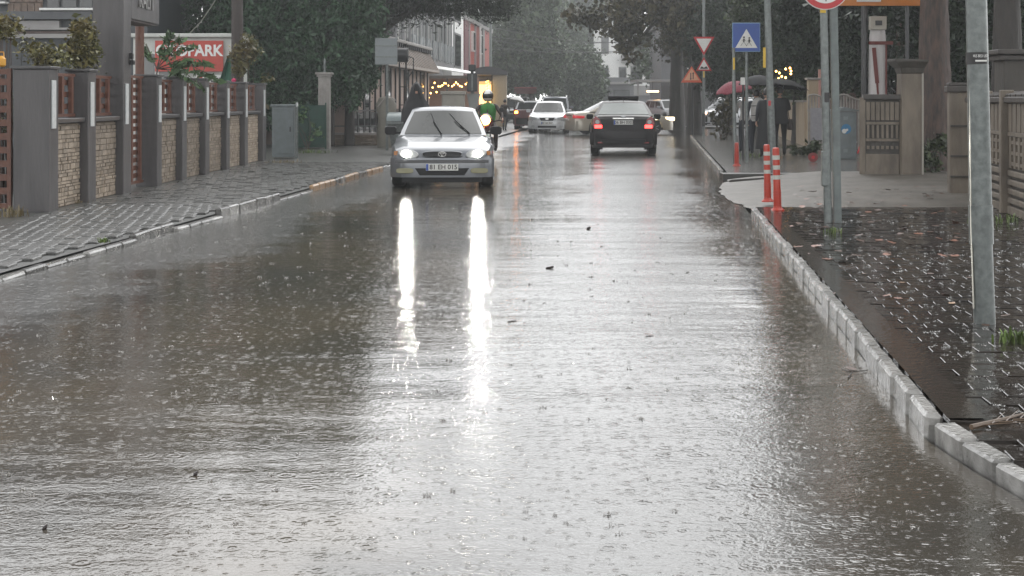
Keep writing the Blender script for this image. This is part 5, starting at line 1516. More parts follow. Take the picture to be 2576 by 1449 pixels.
# ================================================================ vehicles
def lerp(a, b, t):
    return a + (b - a) * t
def table(tb, t):
    if t <= tb[0][0]:
        return tb[0][1]
    for (a, va), (b, vb) in zip(tb[:-1], tb[1:]):
        if t <= b:
            u = (t - a) / (b - a)
            return lerp(va, vb, u)
    return tb[-1][1]
M_TYRE = mat('tyre_rubber', (0.012, 0.012, 0.012), 0.6)
M_RIM = mat('alloy_rim', (0.40, 0.40, 0.40), 0.3, metal=0.8)
M_CGLASS = mat('car_glass', (0.016, 0.020, 0.019), 0.05, spec=0.2)
M_TRIM = mat('black_trim', (0.010, 0.010, 0.011), 0.55, spec=0.25)
M_CHROME = mat('chrome', (0.70, 0.70, 0.68), 0.15, metal=1.0)
M_PLATE = mat('number_plate_white', (0.60, 0.60, 0.57), 0.35)
M_LENS = mat('clear_lens', (0.35, 0.36, 0.36), 0.08, spec=0.8)
M_HEAD = mat('headlight_glow', (1, 1, 1), 0.3, emit=(1.0, 0.98, 0.90), estr=34.0)
M_HEADW = mat('warm_headlight_glow', (1, 0.8, 0.5), 0.3, emit=(1.0, 0.48, 0.10), estr=12.0)
M_TAILR = mat('red_lens', (0.20, 0.008, 0.010), 0.12, spec=0.7)
M_TAILG = mat('lit_tail_lamp', (0.6, 0.02, 0.02), 0.3, emit=(1.0, 0.035, 0.03), estr=3.5)
M_AMBER = mat('lit_amber_lamp', (0.7, 0.2, 0.02), 0.3, emit=(1.0, 0.28, 0.03), estr=12.0)

def car(label, loc, rz, P, paint, cat='car', name='car'):
    """nose towards local -y, centred on x, ground at z = 0"""
    t0 = thing(name, label, cat, loc, rz)
    L, W = P['L'], P['W'] / 2
    fw, rw_ = P['fw'], P['rw']
    R_ = P.get('R', 0.31)
    Ra = R_ + 0.055
    sill = P.get('sill', 0.19)
    yo = -L / 2
    def hw(t):
        return W * table(P['plan'], t / L)
    def top(t):
        return table(P['deck'], t / L)
    ts = sorted(set([0, 0.02, 0.06, 0.12, 0.2] + [L - v for v in (0, 0.02, 0.06, 0.12, 0.2)] + [L * k / 24 for k in range(25)]
                    + [c + Ra * math.sin(a) for c in (fw, rw_) for a in np.linspace(-PI / 2, PI / 2, 13)] + [c + s_ * (Ra + 0.004) for c in (fw, rw_) for s_ in (-1, 1)]))
    rings = []
    for t in ts:
        w, zt = hw(t), top(t)
        zb = sill + table(P.get('lift', [(0, 0.0), (1, 0.0)]), t / L)
        for c in (fw, rw_):
            d = abs(t - c)
            if d <= Ra:
                zb = max(zb, R_ + math.sqrt(max(0, Ra * Ra - d * d)))
        zs = zt - P.get('sh', 0.05)
        z1 = max(zb + 0.02, min(0.34, zs - 0.2))
        z2 = max(z1 + 0.03, 0.56 * zs + 0.05)
        z3 = max(z2 + 0.02, zs - 0.10)
        half = [(w - 0.035, zb), (w - 0.008, z1), (w, z2), (w - 0.012, z3), (w - 0.05, max(zs, z3 + 0.01)), (w * 0.78, zt - 0.012), (w * 0.4, zt), (0, zt + 0.004)]
        rings.append([(-x, yo + t, z) for x, z in half] + [(x, yo + t, z) for x, z in reversed(half[:-1])])
    body = MB().loft(rings, closed=False)
    n = len(rings[0])
    body.add(rings[0], [tuple(range(n))])
    body.add(rings[-1], [tuple(range(n - 1, -1, -1))])
    bo = body.build('body', paint, t0, True, angle=28)
    md = bo.modifiers.new('weld', 'WELD')
    md.merge_threshold = 0.002
    MB().box((0, 0, sill + 0.06), (P['W'] - 0.52, L * 0.9, 0.10)).build('underbody', M_TRIM, t0)
    for c in (fw, rw_):
        for s_ in (-1, 1):
            MB().box((s_ * (W - 0.30), yo + c, 0.40), (0.08, 2 * Ra - 0.1, 0.5)).build('wheel_well', M_TRIM, t0)
    # greenhouse
    G = P['gh']
    zb_, zr = G['belt'], G['roof']
    def front(a, u, off=0.0):
        h = lerp(G['wb'], G['wr'], u ** 1.15)
        t = lerp(G['tc'], G['trf'], u) + G.get('bow', 0.10) * a * a - off
        return (a * h, yo + t, lerp(zb_, zr, u) + 0.03 * (1 - a * a) * u * u + off * 0.6)
    def rear(a, u, off=0.0):
        h = lerp(G['wb'], G['wr'], u ** 1.15)
        t = lerp(G['trb'], G['trr'], u) - G.get('bowr', 0.08) * a * a + off
        return (a * h, yo + t, lerp(zb_ + G.get('rb', 0.0), zr, u) + 0.03 * (1 - a * a) * u * u + off * 0.6)
    def side(s_, b, u, off=0.0):
        f, r_ = front(1, u), rear(1, u)
        h = f[0] + 0.018 * math.sin(PI * b) + off
        return (s_ * h, lerp(f[1], r_[1], b), lerp(f[2], r_[2], b))
    gr = []
    N = 8
    for u in (0, 0.2, 0.4, 0.6, 0.8, 0.93, 1.0):
        ring = [front(-1 + 2 * k / N, u) for k in range(N + 1)] + [side(1, k / N, u) for k in range(1, N)] + [rear(1 - 2 * k / N, u) for k in range(N + 1)] + [side(-1, 1 - k / N, u) for k in range(1, N)]
        gr.append(ring)
    c = Vector((0, yo + (G['trf'] + G['trr']) / 2, zr))
    for sc_, dz in ((0.90, 0.028), (0.6, 0.048), (0.2, 0.055)):
        gr.append([(c.x + (p[0] - c.x) * sc_, c.y + (p[1] - c.y) * sc_, zr + dz + (0.03 * (1 - (p[0] / G['wr']) ** 2)) * 0.4) for p in gr[6]])
    gh = MB().loft(gr, cap=True).build('roof', P.get('roof_paint', paint), t0, True, angle=40)
    ws = MB().grid(lambda u, v: front(-0.90 + 1.80 * u, 0.05 + 0.85 * v, 0.008), 10, 6).build('windscreen', M_CGLASS, t0, True)
    MB().grid(lambda u, v: rear(-0.88 + 1.76 * u, 0.08 + 0.80 * v, 0.008), 10, 6).build('rear_window', P.get('rear_glass', M_CGLASS), t0, True)
    for s_ in (-1, 1):
        for b0, b1 in G.get('side', ((0.10, 0.47), (0.52, 0.88))):
            MB().grid(lambda u, v: side(s_, lerp(b0 + 0.03 * (1 - v), b1, u), 0.10 + 0.76 * v, 0.006), 5, 4).build('side_window', M_CGLASS, t0, True)
    # wheels
    for c_ in (fw, rw_):
        for s_ in (-1, 1):
            w0 = MB()
            x0 = s_ * (W - 0.02)
            prof = [(R_ * 0.62, -0.10), (R_ * 0.93, -0.105), (R_, -0.07), (R_, 0.07), (R_ * 0.93, 0.105), (R_ * 0.62, 0.10)]
            rr = [[(x0 - s_ * 0.10 + z, yo + c_ + r_ * math.cos(2 * PI * k / 24), R_ + r_ * math.sin(2 * PI * k / 24)) for k in range(24)] for r_, z in prof]
            wo = w0.loft(rr, True, True).build('wheel', M_TYRE, t0, True)
            rim = MB()
            xo = x0 - s_ * 0.10 + s_ * 0.106
            rim.tube([(xo - s_ * 0.02, yo + c_, R_), (xo, yo + c_, R_)], R_ * 0.18, 12)
            for q in range(7):
                a = 2 * PI * q / 7
                rim.bar((xo - s_ * 0.004, yo + c_, R_), (xo - s_ * 0.004, yo + c_ + R_ * 0.62 * math.cos(a), R_ + R_ * 0.62 * math.sin(a)), 0.05, 0.02)
            rim.build('rim', M_RIM, wo)
    # mirrors
    for s_ in (-1, 1):
        mx = G['wb'] + 0.17
        m_ = MB().loft([[(s_ * (mx + a * 0.10), yo + G['tc'] + 0.42 + d, zb_ + 0.08 + b * 0.075) for a, b in ((-1, -0.7), (-0.6, -1), (0.7, -1), (1, -0.5), (1, 0.6), (0.6, 1), (-0.7, 1), (-1, 0.6))] for d in (0.0, 0.12)]).build('door_mirror', P.get('mirror', M_TRIM), t0, bevel=0.012)
        MB().box((s_ * (G['wb'] + 0.03), yo + G['tc'] + 0.46, zb_ + 0.04), (0.12, 0.06, 0.04)).build('mirror_arm', M_TRIM, m_)
        MB().box((s_ * (mx), yo + G['tc'] + 0.545, zb_ + 0.08), (0.16, 0.004, 0.11)).build('mirror_glass', M_CGLASS, m_)
    t0['halfl'] = L / 2
    return t0, yo
def bumper(t0, y_at, W, z0, z1, proud, front, m, nm, corner=0.22, back=0.45):
    """a bumper wrapped round the corners; y_at is the end of the body"""
    s = -1 if front else 1
    xs = np.linspace(-1, 1, 17)
    outer = [(W * a, y_at + s * proud - s * corner * abs(a) ** 5) for a in xs]
    inner = [(W * a * 0.93, y_at - s * 0.06 - s * corner * abs(a) ** 5) for a in xs]
    outer = [(-W * 1.0, y_at - s * back)] + outer + [(W * 1.0, y_at - s * back)]
    inner = [(-W * 0.93, y_at - s * back)] + inner + [(W * 0.93, y_at - s * back)]
    mb = MB()
    rings = []
    for (ox, oy), (ix, iy) in zip(outer, inner):
        k = 0.93
        rings.append([(ix, iy, z0), (ox * k + ix * (1 - k), oy * k + iy * (1 - k), z0), (ox, oy, lerp(z0, z1, 0.25)), (ox, oy, lerp(z0, z1, 0.8)), (ox * k + ix * (1 - k), oy * k + iy * (1 - k), z1), (ix, iy, z1)])
    mb.loft(rings)
    return mb.build(nm, m, t0, True, angle=50)
def plate(t0, x, y, z, body_, rear_=False, w=0.52, h=0.115):
    p = MB().box((x, y, z), (w, 0.014, h)).build('number_plate', M_PLATE, t0, bevel=0.003)
    s = 1 if rear_ else -1
    MB().box((x - s * -1 * 0 + (-w / 2 + 0.022) * (1 if not rear_ else -1), y + s * 0.008, z), (0.04, 0.004, h - 0.006)).build('plate_band', M_BLUE, p)
    text('lettering', body_, h * 0.98, MATS['sign_black'], p, (x + (0.022 if not rear_ else -0.022), y + s * 0.009, z), (R(90), 0, PI if rear_ else 0), 0.001, 0.93, bold=0.002)
    return p
def ellipse(cx, cz, rx, rz, n=24, p=2.0):
    out = []
    for k in range(n):
        a = 2 * PI * k / n
        c, s = math.cos(a), math.sin(a)
        out.append((cx + rx * math.copysign(abs(c) ** (2 / p), c), cz + rz * math.copysign(abs(s) ** (2 / p), s)))
    return out
def ring_emblem(t0, y, cx, cz, rx, rz, w, m, s=-1):
    mb = MB()
    def ring(ax, az, bx, bz):
        pts = [(ax + bx * math.cos(2 * PI * k / 24), y, az + bz * math.sin(2 * PI * k / 24)) for k in range(25)]
        mb.tube(pts, w, 6)
    ring(cx, cz, rx, rz)
    ring(cx, cz + rz * 0.45, rx * 0.62, rz * 0.42)
    ring(cx, cz + rz * 0.05, rx * 0.26, rz * 0.9)
    return mb.build('emblem', m, t0, True)

# ---------------- silver saloon, headlights on, coming towards us
M_SILVER = mat('silver_blue_paint', (0.145, 0.155, 0.17), 0.30, (0.12, 0.13, 0.145), 3, 0.5, metal=0.4, coat=0.8)
P1 = dict(L=4.30, W=1.70, fw=0.80, rw=3.27, R=0.305, sill=0.20, sh=0.06,
          plan=[(0, 0.80), (0.012, 0.88), (0.04, 0.955), (0.10, 0.985), (0.3, 1.0), (0.75, 1.0), (0.93, 0.96), (0.985, 0.90), (1, 0.84)],
          deck=[(0, 0.60), (0.015, 0.68), (0.04, 0.725), (0.12, 0.79), (0.24, 0.865), (0.30, 0.90), (0.78, 0.93), (0.86, 0.96), (0.97, 0.93), (1, 0.86)],
          gh=dict(belt=0.885, roof=1.345, wb=0.735, wr=0.545, tc=1.10, trf=1.86, trr=2.95, trb=3.62, rb=0.06, bow=0.16))
SC = 1.04
c1, yo = car('silver saloon car driving towards us with both headlights blazing', (-1.25, 24.0 + 2.15 * SC, 0), R(2.0), P1, M_SILVER)
c1.scale = (SC, SC, SC * 0.945)
bumper(c1, yo, 0.84, 0.20, 0.53, 0.055, True, M_SILVER, 'front_bumper', 0.20)
bumper(c1, yo + P1['L'], 0.84, 0.28, 0.58, 0.05, False, M_SILVER, 'rear_bumper', 0.2)
MB().prism(ellipse(0, 0.595, 0.33, 0.058, 28, 3.2), yo - 0.045, yo + 0.05).build('grille_surround', M_SILVER, c1, bevel=0.01)
gl = MB().prism(ellipse(0, 0.595, 0.312, 0.046, 28, 3.2), yo - 0.052, yo + 0.04).build('grille', M_TRIM, c1)
for k in range(3):
    MB().box((0, yo - 0.055, 0.572 + k * 0.022), (0.56, 0.008, 0.006)).build('grille_bar', mat('dark_grey_trim', (0.05, 0.05, 0.055), 0.35), gl)
ring_emblem(c1, yo - 0.066, 0, 0.597, 0.062, 0.042, 0.0055, M_CHROME)
for s_ in (-1, 1):
    shape = [(s_ * (0.39 + 0.16 + 0.165 * math.cos(a) * (1.0 if math.cos(a) * 1 > 0 else 1.05)), 0.60 + 0.082 * math.sin(a) + 0.018 * math.cos(a)) for a in np.linspace(0, 2 * PI, 25)[:-1]]
    hl = MB().prism(shape if s_ < 0 else shape[::-1], yo - 0.038, yo + 0.20).build('headlight', M_LENS, c1, bevel=0.015)
    MB().disc((s_ * 0.575, yo - 0.044, 0.603), 0.060, n=24, t=0.016).build('lit_reflector', M_HEAD, hl)
    MB().prism([(s_ * 0.72, 0.57), (s_ * 0.78, 0.58), (s_ * 0.78, 0.64), (s_ * 0.72, 0.65)], yo + 0.08, yo + 0.20).build('side_indicator', mat('amber_lens', (0.45, 0.16, 0.02), 0.15), hl)
    MB().prism(ellipse(s_ * 0.60, 0.315, 0.14, 0.045, 20, 3.5), yo - 0.062, yo - 0.01).build('fog_lamp', mat('yellowed_lens', (0.20, 0.19, 0.10), 0.12), c1, bevel=0.006)
MB().box((0, yo - 0.060, 0.475), (1.50, 0.02, 0.055)).build('bumper_strip', MATS['dark_grey_trim'], c1, bevel=0.006)
MB().prism([(-0.44, 0.36), (0.44, 0.36), (0.36, 0.235), (-0.36, 0.235)], yo - 0.060, yo - 0.01).build('lower_intake', M_TRIM, c1, bevel=0.01)
MB().box((0, yo + 0.06, 0.16), (1.30, 0.10, 0.10)).build('undertray', M_TRIM, c1)
plate(c1, 0.0, yo - 0.072, 0.375, '81 EH 015')
# wipers parked upright in mid sweep
G = P1['gh']
def wsp(a, u, off=0.02):
    h = lerp(G['wb'], G['wr'], u ** 1.15)
    return Vector((a * h, yo + lerp(G['tc'], G['trf'], u) + 0.16 * a * a - off, lerp(G['belt'], G['roof'], u) + 0.03 * (1 - a * a) * u * u + off * 0.6))
for (a0, u0, a1, u1) in ((-0.03, 0.04, -0.36, 0.80), (0.62, 0.06, 0.19, 0.78)):
    MB().tube([wsp(a0, u0), wsp(lerp(a0, a1, 0.55), lerp(u0, u1, 0.5), 0.035), wsp(lerp(a0, a1, 0.72), lerp(u0, u1, 0.68), 0.03)], 0.011, 6).tube([wsp(lerp(a0, a1, 0.30), lerp(u0, u1, 0.25), 0.012), wsp(a1, u1, 0.012)], 0.010, 6).build('wiper', M_TRIM, c1, True)
# real light thrown by the two lamps
for s_ in (-1, 1):
    ld = bpy.data.lights.new('headlight_beam', 'SPOT')
    ld.energy = 25
    ld.spot_size = R(80)
    ld.spot_blend = 0.9
    ld.shadow_soft_size = 0.06
    ld.color = (1.0, 0.97, 0.90)
    lo = bpy.data.objects.new('headlight_beam', ld)
    COL.objects.link(lo)
    lo.parent = c1
    lo.location = (s_ * 0.575, yo - 0.09, 0.603)
    lo.rotation_euler = (R(82), 0, PI)

# ---------------- black saloon driving away
M_BLACKP = mat('black_car_paint', (0.010, 0.009, 0.010), 0.25, (0.016, 0.012, 0.012), 3, 0.5, spec=0.2)
P2 = dict(L=4.48, W=1.82, fw=0.90, rw=3.54, R=0.32, sill=0.22, sh=0.07,
          plan=[(0, 0.80), (0.02, 0.92), (0.08, 0.98), (0.3, 1.0), (0.8, 1.0), (0.93, 0.97), (0.985, 0.93), (1, 0.89)],
          deck=[(0, 0.62), (0.03, 0.74), (0.1, 0.82), (0.24, 0.94), (0.3, 0.98), (0.78, 1.02), (0.86, 1.09), (0.965, 1.10), (0.99, 1.06), (1, 1.0)],
          rear_glass=mat('pale_rear_glass', (0.085, 0.105, 0.10), 0.10, spec=0.2),
          gh=dict(belt=0.95, roof=1.44, wb=0.80, wr=0.60, tc=1.15, trf=1.95, trr=3.05, trb=3.88, rb=0.13, bow=0.14, bowr=0.10), mirror=M_BLACKP)
c2, yo = car('black saloon car driving away with red tail lights glowing', (3.18, 38.6 + 2.24, 0), PI + RZ, P2, M_BLACKP)
ye = yo + P2['L']
bumper(c2, ye, 0.905, 0.30, 0.66, 0.07, False, M_BLACKP, 'rear_bumper', 0.16)
bumper(c2, yo, 0.90, 0.24, 0.58, 0.05, True, M_BLACKP, 'front_bumper', 0.2)
MB().box((0, ye + 0.072, 0.40), (1.2, 0.02, 0.10)).build('lower_valance', M_TRIM, c2, bevel=0.01)
MB().box((0, ye + 0.005, 1.005), (0.58, 0.05, 0.040)).build('chrome_handle', M_CHROME, c2, bevel=0.01)
MB().prism(ellipse(0, 1.062, 0.065, 0.028), ye - 0.02, ye + 0.018).build('emblem', mat('dull_chrome', (0.30, 0.31, 0.32), 0.25, metal=0.8), c2)
for s_ in (-1, 1):
    tl_ = MB().loft([[(s_ * x, ye + y, z) for x, z in ((0.56, 0.74), (0.80, 0.74), (0.845, 0.86), (0.80, 1.02), (0.74, 1.07), (0.63, 0.98))] for y in (-0.20, 0.022)]).build('tail_lamp', M_TAILR, c2, bevel=0.01)
    MB().box((s_ * 0.675, ye + 0.028, 0.79), (0.20, 0.014, 0.085)).build('lit_lamp', M_TAILG, tl_, bevel=0.02)
    MB().disc((s_ * 0.70, ye + 0.026, 0.915), 0.055, n=18, t=0.012).build('clear_lens', M_LENS, tl_)
    MB().box((s_ * 0.62, ye + 0.075, 0.36), (0.14, 0.012, 0.035)).build('reflector', M_TAILR, c2)
plate(c2, 0.0, ye + 0.012, 0.90, '06 BH 0303', True)
sr = MB().box((0, yo + 2.15, 1.56), (0.86, 0.75, 0.03), 0, 0.12).build('open_sunroof', M_TRIM, c2, bevel=0.01)
MB().box((0, yo + 1.86, 1.53), (0.84, 0.03, 0.10)).build('wind_deflector', M_TRIM, sr)
MB().lathe([(0.012, 1.49), (0.006, 1.58)], (0.0, yo + 3.0, 0), 6).build('aerial', M_TRIM, c2)

# ---------------- white-silver saloon facing us at the crossing
M_PEARL = mat('pearl_white_paint', (0.44, 0.45, 0.46), 0.28, (0.39, 0.40, 0.41), 3, 0.5, metal=0.2, coat=0.8)
P3 = dict(L=4.75, W=1.83, fw=0.95, rw=3.68, R=0.32, sill=0.20, sh=0.07,
          plan=[(0, 0.80), (0.012, 0.88), (0.04, 0.955), (0.10, 0.985), (0.3, 1.0), (0.75, 1.0), (0.93, 0.96), (1, 0.86)],
          deck=[(0, 0.66), (0.015, 0.74), (0.05, 0.80), (0.14, 0.88), (0.24, 0.95), (0.30, 0.98), (0.78, 1.0), (0.86, 1.04), (0.97, 1.02), (1, 0.95)],
          gh=dict(belt=0.945, roof=1.425, wb=0.80, wr=0.60, tc=1.2, trf=2.0, trr=3.2, trb=4.0, rb=0.08, bow=0.16), mirror=M_PEARL)
c3, yo = car('pearl white saloon car stopped facing us at the crossing', (1.80, 66 + 2.37, 0), RZ, P3, M_PEARL)
bumper(c3, yo, 0.90, 0.22, 0.56, 0.055, True, M_PEARL, 'front_bumper', 0.22)
bumper(c3, yo + 4.75, 0.90, 0.3, 0.6, 0.05, False, M_PEARL, 'rear_bumper', 0.2)
MB().prism([(-0.36, 0.72), (0.36, 0.72), (0.28, 0.58), (-0.28, 0.58)], yo - 0.05, yo + 0.05).build('grille', M_TRIM, c3, bevel=0.01)
MB().prism(ellipse(0, 0.66, 0.085, 0.042), yo - 0.062, yo - 0.045).build('emblem', M_CHROME, c3)
for s_ in (-1, 1):
    MB().prism([(s_ * 0.48, 0.60), (s_ * 0.82, 0.62), (s_ * 0.86, 0.74), (s_ * 0.78, 0.79), (s_ * 0.46, 0.71)][::s_], yo - 0.02, yo + 0.35).build('headlight', M_LENS, c3, bevel=0.01)
    MB().prism(ellipse(s_ * 0.66, 0.33, 0.10, 0.045), yo - 0.064, yo - 0.02).build('fog_lamp', M_LENS, c3)
MB().box((0, yo - 0.058, 0.30), (0.85, 0.02, 0.09)).build('lower_intake', M_TRIM, c3, bevel=0.01)
plate(c3, 0.0, yo - 0.07, 0.47, '81 AC 417')

# ---------------- beige saloon crossing from left to right
M_BEIGEP = mat('beige_car_paint', (0.42, 0.38, 0.31), 0.28, (0.36, 0.33, 0.27), 3, 0.5, metal=0.3, coat=0.8)
P4 = dict(P3, L=4.55, fw=0.92, rw=3.55, gh=dict(belt=0.945, roof=1.43, wb=0.80, wr=0.60, tc=1.15, trf=1.95, trr=3.05, trb=3.95, rb=0.08, bow=0.16, bowr=0.1), mirror=M_BEIGEP)
c4, yo = car('beige saloon car crossing sideways behind the black car', (4.72, 63.2, 0), R(90 + 14), P4, M_BEIGEP)
ye = yo + P4['L']
bumper(c4, yo, 0.90, 0.22, 0.56, 0.055, True, M_BEIGEP, 'front_bumper', 0.22)
bumper(c4, ye, 0.90, 0.26, 0.62, 0.06, False, M_BEIGEP, 'rear_bumper', 0.2)
for s_ in (-1, 1):
    MB().prism([(s_ * 0.48, 0.60), (s_ * 0.86, 0.62), (s_ * 0.88, 0.76), (s_ * 0.78, 0.79), (s_ * 0.46, 0.71)][::s_], yo - 0.02, yo + 0.40).build('headlight', mat('softly_lit_lens', (0.6, 0.55, 0.45), 0.1, emit=(1.0, 0.8, 0.5), estr=1.2), c4, bevel=0.01)
    MB().prism([(s_ * 0.50, 0.74), (s_ * 0.905, 0.74), (s_ * 0.915, 0.84), (s_ * 0.60, 0.90)][::-s_], ye - 0.42, ye + 0.015).build('tail_lamp', mat('soft_red_lens', (0.36, 0.02, 0.03), 0.15, emit=(1.0, 0.05, 0.06), estr=0.15), c4, bevel=0.01)
    for y_ in (-0.05, 0.85):
        MB().box((s_ * 0.918, y_, 0.78), (0.02, 0.16, 0.03)).build('door_handle', M_CHROME, c4)
MB().box((0.70, ye - 0.10, 0.52), (0.12, 0.03, 0.10)).build('reflector', mat('amber_lens', (0.45, 0.16, 0.02), 0.15), c4)
MB().box((0, ye + 0.01, 0.86), (0.8, 0.03, 0.05)).build('chrome_strip', M_CHROME, c4)

# ---------------- taller cars behind
def boxy(label, loc, rz, L, W, H, paint, rails=False, name='estate_car', tail=None, roofp=None):
    P = dict(L=L, W=W, fw=0.9, rw=L - 0.95, R=0.34, sill=0.24, sh=0.06,
             plan=[(0, 0.84), (0.02, 0.93), (0.08, 0.98), (0.3, 1.0), (0.9, 1.0), (0.985, 0.95), (1, 0.92)],
             deck=[(0, 0.78), (0.03, 0.92), (0.1, 0.98), (0.24, 1.06), (0.9, 1.06), (0.97, 1.06), (1, 1.02)],
             gh=dict(belt=1.03, roof=H - 0.06, wb=W / 2 - 0.09, wr=W / 2 - 0.22, tc=1.1, trf=1.75, trr=L - 0.45, trb=L - 0.10, rb=0.0, bow=0.14, side=((0.08, 0.36), (0.39, 0.66), (0.69, 0.93))), mirror=paint)
    if roofp:
        P['roof_paint'] = roofp
    c, yo_ = car(label, loc, rz, P, paint, 'car', name)
    bumper(c, yo_, W / 2 - 0.01, 0.28, 0.62, 0.05, True, M_TRIM, 'front_bumper', 0.2)
    bumper(c, yo_ + L, W / 2 - 0.01, 0.30, 0.62, 0.06, False, M_TRIM, 'rear_bumper', 0.14)
    MB().prism([(-0.36, 0.86), (0.36, 0.86), (0.32, 0.70), (-0.32, 0.70)], yo_ - 0.04, yo_ + 0.05).build('grille', M_TRIM, c)
    for s_ in (-1, 1):
        MB().prism([(s_ * 0.46, 0.70), (s_ * 0.84, 0.72), (s_ * 0.84, 0.88), (s_ * 0.46, 0.86)][::s_], yo_ - 0.01, yo_ + 0.3).build('headlight', M_LENS, c, bevel=0.01)
        MB().prism([(s_ * (W / 2 - 0.20), 0.80), (s_ * (W / 2 - 0.02), 0.80), (s_ * (W / 2 - 0.04), 1.08), (s_ * (W / 2 - 0.20), 1.08)][::-s_], yo_ + L - 0.15, yo_ + L + 0.015).build('tail_lamp', M_TAILR, c, bevel=0.01)
        if rails:
            MB().tube([(s_ * (W / 2 - 0.26), yo_ + 1.9, H - 0.02), (s_ * (W / 2 - 0.26), yo_ + 2.0, H + 0.05), (s_ * (W / 2 - 0.26), yo_ + L - 0.7, H + 0.05), (s_ * (W / 2 - 0.26), yo_ + L - 0.6, H - 0.02)], 0.022, 8).build('roof_rail', M_CHROME, c, True)
    return c, yo_
M_GREYP = mat('grey_car_paint', (0.20, 0.21, 0.22), 0.28, metal=0.3, coat=0.8)
M_WINEP = mat('dark_red_car_paint', (0.085, 0.018, 0.020), 0.28, coat=0.8)
c5, yo = boxy('silver off-road car with roof rails behind the pearl white saloon', (2.62, 84 + 2.2, 0), RZ, 4.5, 1.85, 1.76, M_SILVER, True)
c6, yo = boxy('dark red estate car with an amber indicator flashing', (1.10, 74.5, 0), PI + RZ, 4.3, 1.78, 1.50, M_WINEP, False, roofp=M_PEARL)
MB().box((0.72, yo + 4.3 + 0.03, 0.92), (0.16, 0.03, 0.12)).build('lit_indicator', M_AMBER, c6, bevel=0.02)
c7, yo = boxy('grey van waiting beyond the pedestrian with a white umbrella', (0.35, 97, 0), RZ, 4.6, 1.85, 1.80, M_GREYP, False, 'van')
MB().box((0.62, yo - 0.03, 0.80), (0.14, 0.03, 0.10)).build('lit_indicator', M_AMBER, c7, bevel=0.02)
c8, yo = boxy('white car parked in the right side street with one headlight on', (at(1795, 255, 84)[0] + 0.9, 84, 0), R(-58), 4.4, 1.82, 1.62, M_PEARL, True, 'parked_car')
MB().disc((0.62, yo - 0.04, 0.80), 0.07, n=16, t=0.02).build('lit_headlight', mat('pinkish_lamp', (0.9, 0.6, 0.5), 0.3, emit=(1.0, 0.60, 0.42), estr=2.5), c8)
c9, yo = boxy('grey car at the far right of the crossing behind the black car', (at(1690, 255, 88)[0], 90, 0), R(20), 4.4, 1.8, 1.6, M_GREYP, False, 'parked_car')
# ================================================================ people
M_SKIN = mat('skin', (0.34, 0.19, 0.13), 0.5, (0.28, 0.15, 0.10), 12, 0.5)
M_HAIR = mat('dark_hair', (0.012, 0.009, 0.008), 0.4)
def cloth(name, c):
    return mat(name, c, 0.7, tuple(v * 0.6 for v in c), 9, 0.8, 0.3, 14)
C_BLACK = cloth('black_cloth', (0.010, 0.010, 0.011))
C_NAVY = cloth('dark_navy_cloth', (0.014, 0.017, 0.024))
C_GREY = cloth('grey_cloth', (0.11, 0.11, 0.115))
C_LIGHT = cloth('pale_grey_cloth', (0.34, 0.33, 0.31))
C_GREEN = cloth('bright_green_vest', (0.05, 0.24, 0.05))
C_BROWN = cloth('dark_brown_cloth', (0.040, 0.028, 0.024))

def hand(mb, wrist, d, up, s_, mi, curl=0.5):
    """palm and five bent fingers; d points along the hand, up is the back of the hand"""
    d, up = Vector(d).normalized(), Vector(up).normalized()
    sx = d.cross(up).normalized() * s_
    w = Vector(wrist)
    mb.loft([[w + d * t + sx * a * wd + up * b * 0.014 for a, b in ((-1, -1), (1, -1), (1, 1), (-1, 1))] for t, wd in ((-0.02, 0.024), (0.03, 0.036), (0.085, 0.040))], True, True, mi)
    for k, ln in enumerate((0.062, 0.074, 0.078, 0.070)):
        b0 = w + d * 0.082 + sx * (0.031 - 0.0205 * k)
        p1 = b0 + (d * math.cos(curl * 0.5) - up * math.sin(curl * 0.5)) * ln * 0.45
        p2 = p1 + (d * math.cos(curl * 1.3) - up * math.sin(curl * 1.3)) * ln * 0.32
        p3 = p2 + (d * math.cos(curl * 2.0) - up * math.sin(curl * 2.0)) * ln * 0.23
        mb.tube([b0, p1, p2, p3], [0.0095, 0.009, 0.008, 0.006], 6, mi)
    t0 = w + d * 0.025 - sx * 0.034
    mb.tube([t0, t0 + d * 0.03 - sx * 0.022 - up * 0.01, t0 + d * 0.062 - sx * 0.026 - up * 0.022], [0.012, 0.010, 0.007], 6, mi)

